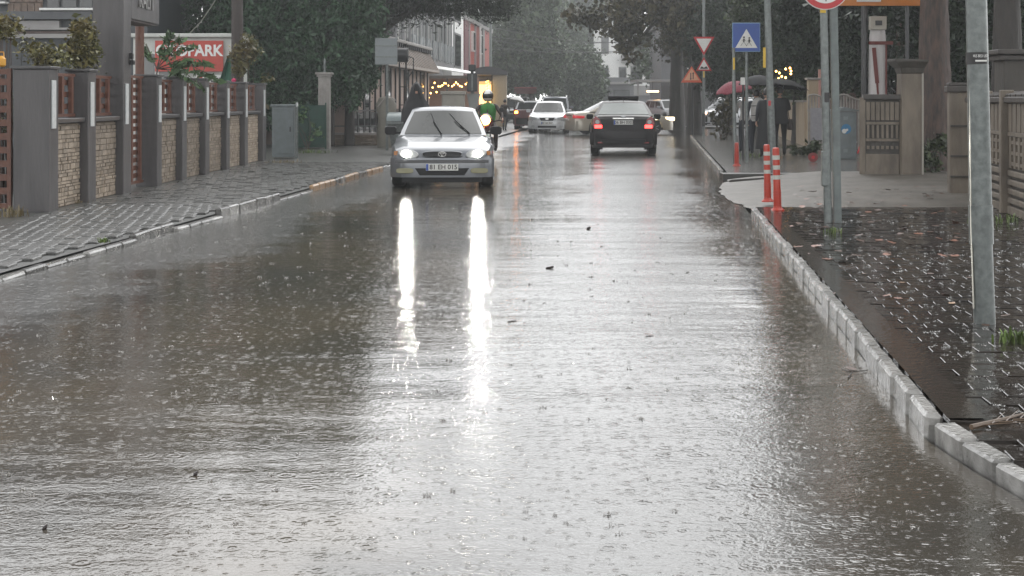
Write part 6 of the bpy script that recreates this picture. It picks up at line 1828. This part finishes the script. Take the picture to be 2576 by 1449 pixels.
def person(label, loc, rz, pose, mats, hair=True, coat=None, group=None, h=1.72):
    """one continuous skinned body; faces local -y. mats: trousers, top, shoes"""
    root = thing('person', label, 'person', loc, rz, group)
    k = h / 1.72
    J = dict(pelvis=((0, 0, 0.93), 0.135), belly=((0, -0.005, 1.08), 0.125), chest=((0, 0.0, 1.26), 0.15), neck0=((0, 0.015, 1.43), 0.07), neck=((0, 0.0, 1.49), 0.052),
             sl=((0.175, 0.01, 1.40), 0.062), sr=((-0.175, 0.01, 1.40), 0.062),
             hl=((0.095, 0, 0.88), 0.10), hr=((-0.095, 0, 0.88), 0.10),
             el=((0.23, 0.03, 1.13), 0.047), er=((-0.23, 0.03, 1.13), 0.047), wl=((0.24, -0.05, 0.89), 0.03), wr=((-0.24, -0.05, 0.89), 0.03),
             kl=((0.105, -0.02, 0.49), 0.062), kr=((-0.105, -0.02, 0.49), 0.062), al=((0.105, 0.03, 0.09), 0.043), ar=((-0.105, 0.03, 0.09), 0.043),
             tl=((0.115, -0.13, 0.035), 0.038), tr=((-0.115, -0.13, 0.035), 0.038))
    for a, v in pose.items():
        if a in J:
            J[a] = (v, J[a][1])
    E = [('pelvis', 'belly'), ('belly', 'chest'), ('chest', 'neck0'), ('neck0', 'neck'), ('chest', 'sl'), ('chest', 'sr'), ('sl', 'el'), ('el', 'wl'), ('sr', 'er'), ('er', 'wr'),
         ('pelvis', 'hl'), ('pelvis', 'hr'), ('hl', 'kl'), ('kl', 'al'), ('hr', 'kr'), ('kr', 'ar'), ('al', 'tl'), ('ar', 'tr')]
    names = list(J)
    me = bpy.data.meshes.new('skeleton')
    me.from_pydata([tuple(v * k for v in J[a][0]) for a in names], [(names.index(a), names.index(b)) for a, b in E], [])
    o = bpy.data.objects.new('skeleton', me)
    COL.objects.link(o)
    sk = o.modifiers.new('skin', 'SKIN')
    sk.use_smooth_shade = True
    for i, a in enumerate(names):
        me.skin_vertices[0].data[i].radius = (J[a][1] * k, J[a][1] * k * (0.78 if a in ('chest', 'belly', 'pelvis') else 1))
        me.skin_vertices[0].data[i].use_root = a == 'pelvis'
    sb_ = o.modifiers.new('sub', 'SUBSURF')
    sb_.levels = sb_.render_levels = 2
    dg = bpy.context.evaluated_depsgraph_get()
    ev = o.evaluated_get(dg).to_mesh()
    mb = MB()
    vs_ = [v.co.copy() for v in ev.vertices]
    P0 = {a: Vector(J[a][0]) * k for a in names}
    reg = {('hl', 'kl'): 0, ('kl', 'al'): 0, ('hr', 'kr'): 0, ('kr', 'ar'): 0, ('al', 'tl'): 2, ('ar', 'tr'): 2, ('neck0', 'neck'): 3}
    for p in ev.polygons:
        c = sum((vs_[i] for i in p.vertices), Vector()) / len(p.vertices)
        best, bi = 9, 1
        for e in E:
            a, b = P0[e[0]], P0[e[1]]
            t = max(0, min(1, (c - a).dot(b - a) / (b - a).length_squared))
            d = (c - a.lerp(b, t)).length
            if d < best:
                best, bi = d, reg.get(e, 1)
        if c.z < 0.90 * k and bi == 1 and abs(c.x) < 0.17:
            bi = 0
        mb.f.append(tuple(p.vertices))
        mb.m.append(bi)
    mb.v = [tuple(v) for v in vs_]
    o.evaluated_get(dg).to_mesh_clear()
    bpy.data.objects.remove(o)
    # head with face
    hp = Vector(pose.get('head', (0, -0.02, 1.60))) * k
    rings = []
    for j in range(13):
        ph = PI * j / 12
        z = -math.cos(ph)
        r = math.sin(ph)
        ring = []
        for q in range(20):
            a = 2 * PI * q / 20
            x, y = r * math.sin(a), -r * math.cos(a)
            w = 0.076 * (1 - 0.18 * max(0, -z))
            dy = 0.098
            px, py, pz = x * w, y * dy, z * 0.117
            if y < -0.3 * r and abs(a if a < PI else a - 2 * PI) < 0.35:
                if -0.35 < z < 0.05:
                    py -= 0.016 * (1 - abs(z + 0.17) / 0.3)
                if z < -0.7:
                    py -= 0.012
            if y < 0 and 0.0 < z < 0.22 and 0.25 < abs(a if a < PI else a - 2 * PI) < 0.7:
                py += 0.010
            ring.append(hp + Vector((px, py, pz)) * k)
        rings.append(ring)
    mb.loft(rings, True, False, 3)
    for s_ in (-1, 1):
        mb.tube([hp + Vector((s_ * 0.031, -0.085, 0.012)) * k, hp + Vector((s_ * 0.031, -0.093, 0.012)) * k], [0.012, 0.008], 8, 5)
        mb.tube([hp + Vector((s_ * 0.074, 0.0, 0.02)) * k, hp + Vector((s_ * 0.086, 0.012, -0.005)) * k, hp + Vector((s_ * 0.076, 0.0, -0.03)) * k], [0.012, 0.016, 0.008], 6, 3)
    mb.tube([hp + Vector((-0.022, -0.092, -0.062)) * k, hp + Vector((0, -0.100, -0.062)) * k, hp + Vector((0.022, -0.092, -0.062)) * k], 0.006, 6, 5)
    for s_, w_, e_ in ((1, 'wl', 'el'), (-1, 'wr', 'er')):
        d = (P0[w_] - P0[e_]).normalized()
        up = Vector((s_, 0, 0)) if abs(d.z) > 0.5 else Vector((0, 0, 1))
        up = (up - d * up.dot(d)).normalized()
        hand(mb, P0[w_], d, up, s_, 3, pose.get('curl', 0.5))
    body = mb.build('body', [mats[0], mats[1], mats[2], M_SKIN, M_HAIR, MATS['sign_black']], root, True, angle=60)
    if hair:
        hr = []
        for j in range(8):
            ph = PI * (0.02 + 0.62 * j / 7)
            hr.append([hp + Vector((0.086 * math.sin(ph) * math.sin(a), (0.108 * math.sin(ph)) * -math.cos(a) + 0.010 + (0.012 if math.cos(a) > 0.2 and j > 3 else 0) * 3, 0.128 * math.cos(ph) + 0.004)) * k for a in [2 * PI * q / 18 for q in range(18)]])
        MB().loft(hr, True, True).build('hair', M_HAIR, root, True)
    if coat:
        cm, z0, flare = coat
        rings = []
        for z, w, d in ((1.42, 0.19, 0.115), (1.30, 0.215, 0.15), (1.1, 0.19, 0.145), (0.93, 0.20, 0.155), ((0.93 + z0) / 2, 0.20 + flare * 0.5, 0.165 + flare * 0.3), (z0, 0.20 + flare, 0.17 + flare * 0.6)):
            rings.append([(w * k * math.cos(a) * (1 + 0.04 * math.sin(5 * a + z * 7)), d * k * math.sin(a) * (1 + 0.04 * math.sin(4 * a)), z * k) for a in [2 * PI * q / 20 for q in range(20)]])
        MB().loft(rings, True, False).build('coat', cm, root, True)
    return root
def umbrella(label, loc, tip_h, rad, m, tilt=(0, 0), group=None, drop=0.26, m2=None):
    u = thing('umbrella', label, 'umbrella', loc, 0, group)
    u.rotation_euler = (tilt[0], tilt[1], rnd.uniform(0, 0.7))
    def S(a, r):
        fold = 1 - 0.10 * (r ** 2) * (0.5 - 0.5 * math.cos(8 * a))
        sag = 0.03 * r * r * (0.5 - 0.5 * math.cos(8 * a))
        return Vector((rad * r * fold * math.cos(a), rad * r * fold * math.sin(a), tip_h - drop * (r ** 1.9) * 1.0 + sag))
    cn = MB()
    rings = [[S(2 * PI * q / 32, r) for q in range(32)] for r in (0.03, 0.2, 0.4, 0.6, 0.8, 0.93, 1.0)]
    cn.loft(rings, True, False)
    for i in range(len(cn.f)):
        cn.m[i] = 1 if (m2 and (i % 32) // 4 % 2) else 0
    co_ = cn.build('canopy', [m, m2] if m2 else m, u, True, angle=70)
    md = co_.modifiers.new('solid', 'SOLIDIFY')
    md.thickness = 0.004
    md.offset = -1
    for q in range(8):
        a = 2 * PI * q / 8
        MB().tube([S(a, r) - Vector((0, 0, 0.012)) for r in (0.03, 0.35, 0.7, 1.0)], 0.004, 5).build('rib', M_STEEL, u, True)
    MB().tube([(0, 0, tip_h - 0.95), (0, 0, tip_h + 0.06)], 0.007, 6).build('shaft', M_STEEL, u, True)
    MB().tube([(0, 0, tip_h - 0.95), (0, 0, tip_h - 1.0), (0.03, 0, tip_h - 1.04), (0.06, 0, tip_h - 1.0)], 0.012, 6).build('handle', M_BLACK, u, True)
    return u
WALK = dict(kl=(0.10, -0.10, 0.50), al=(0.10, -0.06, 0.09), tl=(0.105, -0.21, 0.04), kr=(-0.10, 0.03, 0.49), ar=(-0.10, 0.22, 0.13), tr=(-0.105, 0.10, 0.05))
STAND = {}
HOLD_R = dict(er=(-0.24, -0.06, 1.14), wr=(-0.13, -0.24, 1.26), curl=1.3)
HOLD_L = dict(el=(0.24, -0.06, 1.14), wl=(0.13, -0.24, 1.26), curl=1.3)
PV = 0.087
# group under umbrellas on the right pavement, walking away
def ppl(x, yb):
    p = gp(x, yb, PV)
    return (p.x, p.y, PV)
G0 = 'people walking away under umbrellas'
a1 = ppl(1874, 384)
person('person in a pale jacket and dark trousers walking away beside the blue sign pole', a1, PI + 0.05, {**WALK, **HOLD_L}, (C_NAVY, C_LIGHT, C_BLACK), h=1.66)
umbrella('pinkish-red patterned umbrella held by the walker in the pale jacket', (a1[0] + 0.02, a1[1] + 0.15, PV), 1.98, 0.52, mat('red_patterned_cloth', (0.15, 0.022, 0.035), 0.6, (0.24, 0.075, 0.09), 26, 0.9, spec=0.15), (0.10, -0.22))
a2 = ppl(1903, 392)
person('person in dark clothes carrying a big pale grey backpack', a2, PI - 0.05, {**WALK, **HOLD_R}, (C_NAVY, C_NAVY, C_GREY), h=1.68)
bp = thing('backpack', 'big pale grey backpack with two dark straps on the walker', 'backpack', (a2[0] + 0.02, a2[1] - 0.14, PV + 0.88))
MB().loft([[(0.175 * sx * (1 + 0.12 * math.sin(6 * a)) * math.cos(a), -0.02 + 0.13 * sy * math.sin(a), z) for a in [2 * PI * q / 18 for q in range(18)]] for z, sx, sy in ((0, 0.9, 0.8), (0.05, 1.08, 1.0), (0.25, 1.12, 1.05), (0.42, 1.05, 0.95), (0.54, 0.75, 0.7), (0.60, 0.35, 0.4))]).build('bag', C_LIGHT, bp, True)
for z in (0.14, 0.38):
    MB().loft([[(0.2 * math.cos(a) * 1.01, -0.02 + 0.145 * math.sin(a), z + dz) for a in [2 * PI * q / 18 for q in range(18)]] for dz in (0, 0.018)], True, False).build('strap', C_BLACK, bp, True)
umbrella('dark grey umbrella above the walker with the pale backpack', (a2[0] + 0.05, a2[1] + 0.18, PV), 2.06, 0.55, mat('dark_grey_umbrella_cloth', (0.030, 0.030, 0.032), 0.7, spec=0.12), (0.06, 0.0))
a3 = ppl(1928, 397)
person('person in a long black coat in the middle of the group', a3, PI, {**WALK, **HOLD_R}, (C_BLACK, C_NAVY, C_BLACK), coat=(C_BLACK, 0.22, 0.07), h=1.70)
a4 = ppl(1962, 392)
person('tall person in black jacket and trousers carrying a bag at the group\'s wall side', a4, PI - 0.1, {**STAND, **HOLD_R}, (C_BLACK, C_BLACK, C_BLACK), coat=(C_BLACK, 0.80, 0.05), h=1.76)
umbrella('wide black umbrella over the two walkers in black', (a4[0] - 0.12, a4[1] + 0.2, PV), 1.98, 0.66, mat('black_umbrella_cloth', (0.010, 0.010, 0.011), 0.7, spec=0.1), (0.05, 0.14), drop=0.22)
hb = thing('shoulder_bag', 'dark shoulder bag at the hip of the tall walker in black', 'bag', (a4[0] + 0.25, a4[1] - 0.05, PV + 0.66))
MB().loft([[(0.07 * math.cos(a) * s_, 0.15 * math.sin(a) * s_, z) for a in [2 * PI * q / 12 for q in range(12)]] for z, s_ in ((0, 0.9), (0.04, 1.1), (0.2, 1.0), (0.27, 0.7))]).build('bag', C_BROWN, hb, True)
MB().tube([(0, 0.1, 0.24), (-0.06, 0.02, 0.55), (-0.12, 0.02, 0.76)], 0.012, 6).build('strap', C_BLACK, hb, True)

# hooded figure at the left kerb
hx = (-2.10, 31.4, 0.0)
person('person in a black hooded rain cape behind the silver car', hx, 0.1, {**WALK}, (C_BLACK, C_BLACK, C_BLACK), hair=False, coat=(C_BLACK, 0.45, 0.14), h=1.80)
hp_root = [o for o in bpy.data.objects if o.name.startswith('person')][-1]
hd = []
for z, w, d, y0 in ((1.02, 0.33, 0.25, 0.0), (1.22, 0.32, 0.24, 0.0), (1.40, 0.27, 0.19, 0.0), (1.52, 0.19, 0.16, 0.0), (1.64, 0.145, 0.175, -0.015), (1.76, 0.12, 0.165, -0.012), (1.86, 0.06, 0.09, 0.02), (1.90, 0.008, 0.015, 0.03)):
    hd.append([(w * math.sin(a) * (1 + 0.05 * math.sin(6 * a)), y0 - d * math.cos(a) + (0.06 if abs(math.sin(a)) < 0.3 and math.cos(a) > 0 and 1.55 < z < 1.8 else 0), z) for a in [2 * PI * q / 24 for q in range(24)]])
MB().loft(hd, True, False).build('hooded_cape', C_BLACK, hp_root, True)

# pedestrian with a white umbrella in the distance
a5 = (at(1270, 330, 70)[0], 70, 0.0)
person('distant person in brown walking away under a white umbrella', a5, PI - 0.3, {**WALK, **HOLD_R}, (C_NAVY, C_BROWN, C_BLACK), h=1.58)
umbrella('white umbrella held by the distant walker in brown', (a5[0] + 0.25, a5[1], 0), 1.78, 0.42, mat('white_umbrella_cloth', (0.60, 0.60, 0.58), 0.4), (0.0, 0.25))

# ================================================================ motorcyclist
mx = (-0.58, 34.2, 0.0)
mo = thing('motorcycle', 'motorcycle with a glowing amber headlight following the silver car', 'motorcycle', mx, RZ)
M_BIKE = mat('dark_red_bike_paint', (0.11, 0.02, 0.02), 0.25, coat=0.8)
for yc, nm in ((-0.65, 'wheel'), (0.68, 'wheel')):
    w0 = MB()
    rr = [[(z, yc + r_ * math.cos(2 * PI * k / 28), 0.31 + r_ * math.sin(2 * PI * k / 28)) for k in range(28)] for r_, z in ((0.22, -0.045), (0.29, -0.05), (0.31, 0.0), (0.29, 0.05), (0.22, 0.045))]
    w0.loft(rr, True, False)
    w0.loft([rr[-1], rr[0]], True, False)
    wo = w0.build(nm, M_TYRE, mo, True)
    rim = MB().tube([(-0.06, yc, 0.31), (0.06, yc, 0.31)], 0.035, 10)
    for q in range(6):
        a = 2 * PI * q / 6
        rim.bar((0, yc, 0.31), (0, yc + 0.235 * math.cos(a), 0.31 + 0.235 * math.sin(a)), 0.03, 0.02)
    rim.build('rim', M_RIM, wo)
for s_ in (-1, 1):
    MB().tube([(s_ * 0.09, -0.65, 0.31), (s_ * 0.09, -0.42, 0.98)], 0.022, 8).build('fork', M_CHROME, mo, True)
    MB().tube([(s_ * 0.30, -0.36, 1.03), (s_ * 0.36, -0.46, 1.22)], 0.008, 6).build('mirror_stem', M_TRIM, mo, True)
    MB().disc((s_ * 0.37, -0.46, 1.27), 0.055, (0, 1, 0), 16, 0.02).build('mirror', M_TRIM, mo, True)
MB().tube([(-0.40, -0.22, 1.0), (-0.30, -0.34, 1.02), (-0.08, -0.42, 0.98), (0.08, -0.42, 0.98), (0.30, -0.34, 1.02), (0.40, -0.22, 1.0)], 0.014, 8).build('handlebar', M_TRIM, mo, True)
MB().loft([[(w * math.cos(a), y, z + h_ * math.sin(a)) for a in [2 * PI * q / 14 for q in range(14)]] for y, w, z, h_ in ((-0.61, 0.12, 1.0, 0.14), (-0.52, 0.18, 0.98, 0.21), (-0.36, 0.15, 0.90, 0.17))]).build('fairing', M_BIKE, mo, True)
MB().disc((0, -0.628, 1.03), 0.115, n=24, t=0.03).build('headlight', M_HEADW, mo, True)
MB().loft([[(w * math.cos(a), y, z + h_ * math.sin(a)) for a in [2 * PI * q / 14 for q in range(14)]] for y, w, z, h_ in ((-0.36, 0.08, 0.78, 0.10), (-0.15, 0.15, 0.82, 0.13), (0.10, 0.12, 0.78, 0.10))]).build('tank', M_BIKE, mo, True)
MB().loft([[(w * math.cos(a), y, z + h_ * math.sin(a)) for a in [2 * PI * q / 12 for q in range(12)]] for y, w, z, h_ in ((0.05, 0.12, 0.77, 0.05), (0.4, 0.14, 0.79, 0.05), (0.8, 0.10, 0.86, 0.05))]).build('seat', M_TRIM, mo, True)
MB().box((0, 0.0, 0.45), (0.26, 0.46, 0.36)).build('engine', MATS['dark_grey_trim'], mo, bevel=0.04)
MB().bar((0.05, -0.35, 0.85), (0.05, 0.15, 0.40), 0.05, 0.05).bar((0, 0.15, 0.40), (0, 0.68, 0.31), 0.06, 0.05).bar((0, 0.7, 0.8), (0, 0.35, 0.45), 0.05, 0.05).build('frame', M_TRIM, mo)
MB().loft([[(0.06 * math.cos(a), -0.65 - 0.36 * math.cos(b), 0.31 + 0.36 * math.sin(b) + 0.01 * math.sin(a)) for a in (0, PI / 2, PI, 3 * PI / 2)] for b in np.linspace(0.5, 2.3, 8)]).build('mudguard', M_BIKE, mo, True)
RIDE = dict(pelvis=(0, 0.22, 0.93), belly=(0, 0.19, 1.06), chest=(0, 0.10, 1.24), neck0=(0, 0.06, 1.41), neck=(0, 0.03, 1.46), head=(0, 0.0, 1.58), sl=(0.18, 0.09, 1.38), sr=(-0.18, 0.09, 1.38),
            hl=(0.11, 0.20, 0.88), hr=(-0.11, 0.20, 0.88), kl=(0.21, -0.16, 0.74), kr=(-0.21, -0.16, 0.74), al=(0.19, 0.06, 0.36), ar=(-0.19, 0.06, 0.36), tl=(0.19, -0.10, 0.31), tr=(-0.19, -0.10, 0.31),
            el=(0.33, -0.02, 1.16), er=(-0.33, -0.02, 1.16), wl=(0.37, -0.17, 1.05), wr=(-0.37, -0.17, 1.05), curl=1.3)
rider = person('motorcyclist in a bright green vest and a white and dark helmet', (mx[0], mx[1], 0.0), RZ, RIDE, (C_BROWN, C_BROWN, C_BLACK), hair=False, h=1.72)
vr = []
for z, w, d, y0 in ((1.02, 0.165, 0.125, 0.20), (1.14, 0.18, 0.135, 0.15), (1.28, 0.20, 0.14, 0.09), (1.37, 0.18, 0.12, 0.065), (1.43, 0.09, 0.085, 0.05)):
    vr.append([(w * math.cos(a), y0 + d * math.sin(a), z) for a in [2 * PI * q / 20 for q in range(20)]])
vest = MB().loft(vr, True, False).build('vest', C_GREEN, rider, True)
MB().box((0, -0.055, 1.22), (0.03, 0.02, 0.36), 0, -0.28).build('zip', C_BROWN, vest)
hl_ = [[(0.135 * math.sin(p) * math.cos(a), 0.0 + 0.155 * math.sin(p) * math.sin(a), 1.60 - 0.150 * math.cos(p)) for a in [2 * PI * q / 24 for q in range(24)]] for p in np.linspace(0.5, PI - 0.02, 14)]
he = MB().loft(hl_, True, True).build('helmet', mat('helmet_dark', (0.035, 0.018, 0.02), 0.2, coat=0.8), rider, True)
MB().grid(lambda u, v: (0.139 * math.sin(1.9 + 0.9 * v) * math.sin(-0.6 + 1.2 * u), -0.160 * math.sin(1.9 + 0.9 * v) * math.cos(-0.6 + 1.2 * u), 1.60 - 0.154 * math.cos(1.9 + 0.9 * v)), 8, 6).build('white_panel', M_WHITE, he, True)
MB().grid(lambda u, v: (0.140 * math.sin(1.25 + 0.55 * v) * math.sin(-1.1 + 2.2 * u), -0.161 * math.sin(1.25 + 0.55 * v) * math.cos(-1.1 + 2.2 * u), 1.60 - 0.154 * math.cos(1.25 + 0.55 * v)), 12, 5).build('visor', M_CGLASS, he, True)
MB().grid(lambda u, v: (0.138 * math.sin(0.75 + 0.45 * v) * math.sin(-1.0 + 2.0 * u), -0.160 * math.sin(0.75 + 0.45 * v) * math.cos(-1.0 + 2.0 * u), 1.60 - 0.153 * math.cos(0.75 + 0.45 * v)), 10, 4).build('chin_guard', mat('pale_helmet_chin', (0.36, 0.34, 0.32), 0.3), he, True)

# ================================================================ things on the wet ground
def chip(name, label, cat, x, y, sx, sy, sz, col, rz=0.3, z=0.0, grp=None):
    p = gp(x, y, z)
    t = thing(name, label, cat, (p.x, p.y, z), rz, grp)
    MB().loft([[(sx / 2 * a * s_, sy / 2 * b * s_, zz + 0.3 * sz * a) for a, b in ((-1, -0.6), (-0.3, -1), (0.7, -0.8), (1, 0.2), (0.5, 1), (-0.6, 0.8))] for zz, s_ in ((0.0, 0.9), (sz * 0.5, 1.0), (sz, 0.8))]).build('piece', mat(name + '_wet', col, 0.4), t)
    return t
chip('bark_chip', 'dark flat piece of bark lying in the middle of the road', 'debris', 1383, 676, 0.075, 0.04, 0.02, (0.02, 0.012, 0.01), 0.0)
chip('bark_chip', 'small dark lump of debris nearer the crossing', 'debris', 1480, 577, 0.06, 0.05, 0.03, (0.02, 0.014, 0.01), 0.4)
chip('bark_chip', 'tiny dark pebble left in the lit streak of water', 'debris', 492, 1196, 0.02, 0.02, 0.014, (0.015, 0.012, 0.01))
chip('bark_chip', 'tiny dark pebble near the bottom left of the flooded lane', 'debris', 113, 1331, 0.018, 0.018, 0.014, (0.015, 0.012, 0.01))
chip('plank', 'dark wooden plank lying by the broken kerb at the drive', 'plank', 1880, 456, 0.75, 0.10, 0.05, (0.025, 0.020, 0.016), 0.2, 0.03)

# fallen leaves: one mesh, many leaves
def leaf_shape(name, m, s):
    out = [(0, -0.5), (0.16, -0.42), (0.42, -0.3), (0.28, -0.12), (0.5, 0.08), (0.26, 0.16), (0.22, 0.36), (0, 0.55), (-0.22, 0.36), (-0.26, 0.16), (-0.5, 0.08), (-0.28, -0.12), (-0.42, -0.3), (-0.16, -0.42)]
    vs_ = [(0, 0, 0.004)] + [(x * s, y * s, 0.003 + 0.10 * s * (x * x + y * y) * (1.6 + math.sin(6 * x))) for x, y in out]
    n = len(out)
    return MB().add(vs_, [(0, i + 1, (i + 1) % n + 1) for i in range(n)]).mesh(name, m)
LM = [leaf_shape('fallen_leaf', mat('rust_leaf', (0.20, 0.065, 0.025), 0.35, (0.10, 0.035, 0.018), 20, 0.8), 0.11), leaf_shape('fallen_leaf', mat('brown_leaf', (0.085, 0.036, 0.018), 0.35, (0.045, 0.022, 0.014), 20, 0.8), 0.10), leaf_shape('fallen_leaf', mat('ochre_leaf', (0.24, 0.12, 0.035), 0.35, (0.13, 0.06, 0.02), 20, 0.8), 0.09)]
def leaf(x, y, z, kind, label, grp, sc=1.0):
    p = gp(x, y, z)
    o = inst('fallen_leaf', LM[kind], None, (p.x, p.y, z + 0.003), (rnd.gauss(0, 0.12), rnd.gauss(0, 0.12), rnd.uniform(0, 6.28)), (sc, sc, sc))
    return tag(o, label, 'leaf', grp)
for _ in range(70):
    y = 468 + 70 * rnd.random() ** 0.8
    leaf(rnd.uniform(1985, 2390), y, 0.155 if y < 505 else 0.12, rnd.choice((0, 1, 1)), 'wet brown leaf lying on the pale concrete drive', 'leaves on the concrete drive', 0.9)
for _ in range(60):
    leaf(rnd.uniform(1985, 2420), rnd.uniform(532, 660), 0.090, rnd.choice((0, 1, 1)), 'rust-brown leaf in the shallow water just past the drive', 'leaves floating on the flooded pavement beyond the poles', 0.9)
for (x, y, k) in ((2030, 640, 0), (2075, 680, 0), (2065, 705, 2), (2230, 745, 0), (2260, 752, 0), (2380, 742, 0), (2362, 727, 2), (2395, 764, 2), (2270, 712, 2), (2480, 820, 1), (2530, 795, 1), (2100, 740, 1), (2175, 690, 2), (2440, 700, 1), (2340, 690, 1)):
    leaf(x, y, 0.090, k, 'curled orange-brown leaf floating on the dark pavement near the lamp post', 'leaves floating around the lamp post', 0.62)
for (x, y, k, l_) in ((1632, 843, 1, 'single dark leaf floating in the bright middle of the lane'), (1288, 806, 1, 'dark leaf scrap between the two headlight reflections and the lane middle'), (2140, 930, 1, 'dark leaf caught beside the right kerb')):
    leaf(x, y, 0.002, k, l_, None, 0.7)
br = thing('fallen_twig', 'pale fallen palm twig lying in the dark water by the kerb corner', 'twig', gp(2500, 1075, 0.09), 0.4)
tw = MB().tube([(-0.12, 0, 0.012), (0.1, 0.05, 0.015), (0.35, 0.12, 0.02)], [0.012, 0.009, 0.004], 6)
for k in range(9):
    a = -0.05 + 0.045 * k
    tw.tube([(a, 0.03 * k / 4, 0.015), (a + 0.16, 0.03 * k / 4 + (0.10 if k % 2 else -0.08), 0.03)], [0.004, 0.001], 4)
tw.build('stalk', mat('pale_twig', (0.09, 0.055, 0.03), 0.4), br)
br = thing('leafy_sprig', 'thin dark sprig washed against the right kerb', 'twig', gp(2150, 945, 0.0), 1.0)
MB().tube([(-0.1, 0, 0.006), (0.05, 0.03, 0.01), (0.16, -0.02, 0.006)], [0.004, 0.003, 0.002], 5).tube([(0.02, 0.02, 0.008), (0.08, 0.10, 0.012)], 0.002, 4).build('stalk', M_BARK_D, br)

# ---- rain striking the water: crowns and little jets
def splash_proto(seed):
    r_ = random.Random(seed)
    vs_, fs = [], []
    n = r_.choice((4, 5, 6, 8))
    rr, hh = r_.uniform(0.010, 0.020), r_.uniform(0.004, 0.010)
    for k in range(n):
        a = 2 * PI * k / n
        da = PI / n * 0.8
        o = len(vs_)
        vs_ += [(rr * math.cos(a - da), rr * math.sin(a - da), 0), (rr * math.cos(a + da), rr * math.sin(a + da), 0), (rr * 1.35 * math.cos(a), rr * 1.35 * math.sin(a), hh * r_.uniform(0.1, 1.6)), (rr * 0.6 * math.cos(a), rr * 0.6 * math.sin(a), 0.001)]
        fs += [(o, o + 1, o + 2), (o + 1, o + 3, o + 2), (o + 3, o, o + 2)]
    if r_.random() < 0.6:
        o = len(vs_)
        jh = r_.uniform(0.012, 0.030)
        vs_ += [(0.0025, 0, 0), (-0.0015, 0.002, 0), (-0.0015, -0.002, 0), (0, 0, jh)]
        fs += [(o, o + 1, o + 3), (o + 1, o + 2, o + 3), (o + 2, o, o + 3)]
    return vs_, fs
protos = [splash_proto(k) for k in range(40)]
def splashes(name, n, region, z, label, m):
    mb = MB()
    for _ in range(n):
        x, y = region()
        vs_, fs = rnd.choice(protos)
        a, s_ = rnd.uniform(0, 6.28), rnd.uniform(0.25, 1.0) ** 1.5 * 1.25 * (0.5 + 0.035 * y)
        ca, sa = math.cos(a) * s_, math.sin(a) * s_
        mb.add([(x + p[0] * ca - p[1] * sa, y + p[0] * sa + p[1] * ca, z + p[2] * s_) for p in vs_], fs)
    o = bpy.data.objects.new(name, mb.mesh(name, m, fix=False))
    COL.objects.link(o)
    tag(o, label, 'splashes', kind='stuff')
M_SPL = mat('splash_water', (0.5, 0.48, 0.45), 0.06, spec=0.5, trans=0.85)
def reg_road():
    while True:
        y = 4.8 + 17 * rnd.random() ** 1.25
        x = rnd.uniform(-0.37 * y, 0.37 * y)
        if kerb_left(y) + 0.05 < x < right_edge(y) - 0.05:
            return x, y
def reg_pave():
    while True:
        y = 4.8 + 13 * rnd.random() ** 1.2
        x = rnd.uniform(right_edge(y) + 0.35, 0.37 * y + 0.2) if right_edge(y) + 0.35 < 0.37 * y else None
        if x:
            return x, y
splashes('road_splashes', 800, reg_road, 0.001, 'rain splashes on the flooded road', M_SPL)
splashes('pavement_splashes', 1300, reg_pave, 0.089, 'rain splashes on the flooded right pavement', mat('pale_splash_water', (0.25, 0.25, 0.24), 0.1))

# ---- rain-filled air
hz = MB().box((0, 90, 9.4), (160, 240, 21.0))
ho = hz.build('haze', [])
ho.data.materials.clear()
hm = bpy.data.materials.new('rain_haze')
hm.use_nodes = True
hn, hl2 = hm.node_tree.nodes, hm.node_tree.links
hn.clear()
h_out = hn.new('ShaderNodeOutputMaterial')
h_v = hn.new('ShaderNodeVolumePrincipled')
h_v.inputs['Color'].default_value = (0.93, 0.96, 0.97, 1)
h_v.inputs['Density'].default_value = 0.0011
h_v.inputs['Anisotropy'].default_value = 0.3
hl2.new(h_v.outputs[0], h_out.inputs['Volume'])
ho.data.materials.append(hm)
tag(ho, 'thin rain haze filling the whole street', 'haze', kind='stuff')
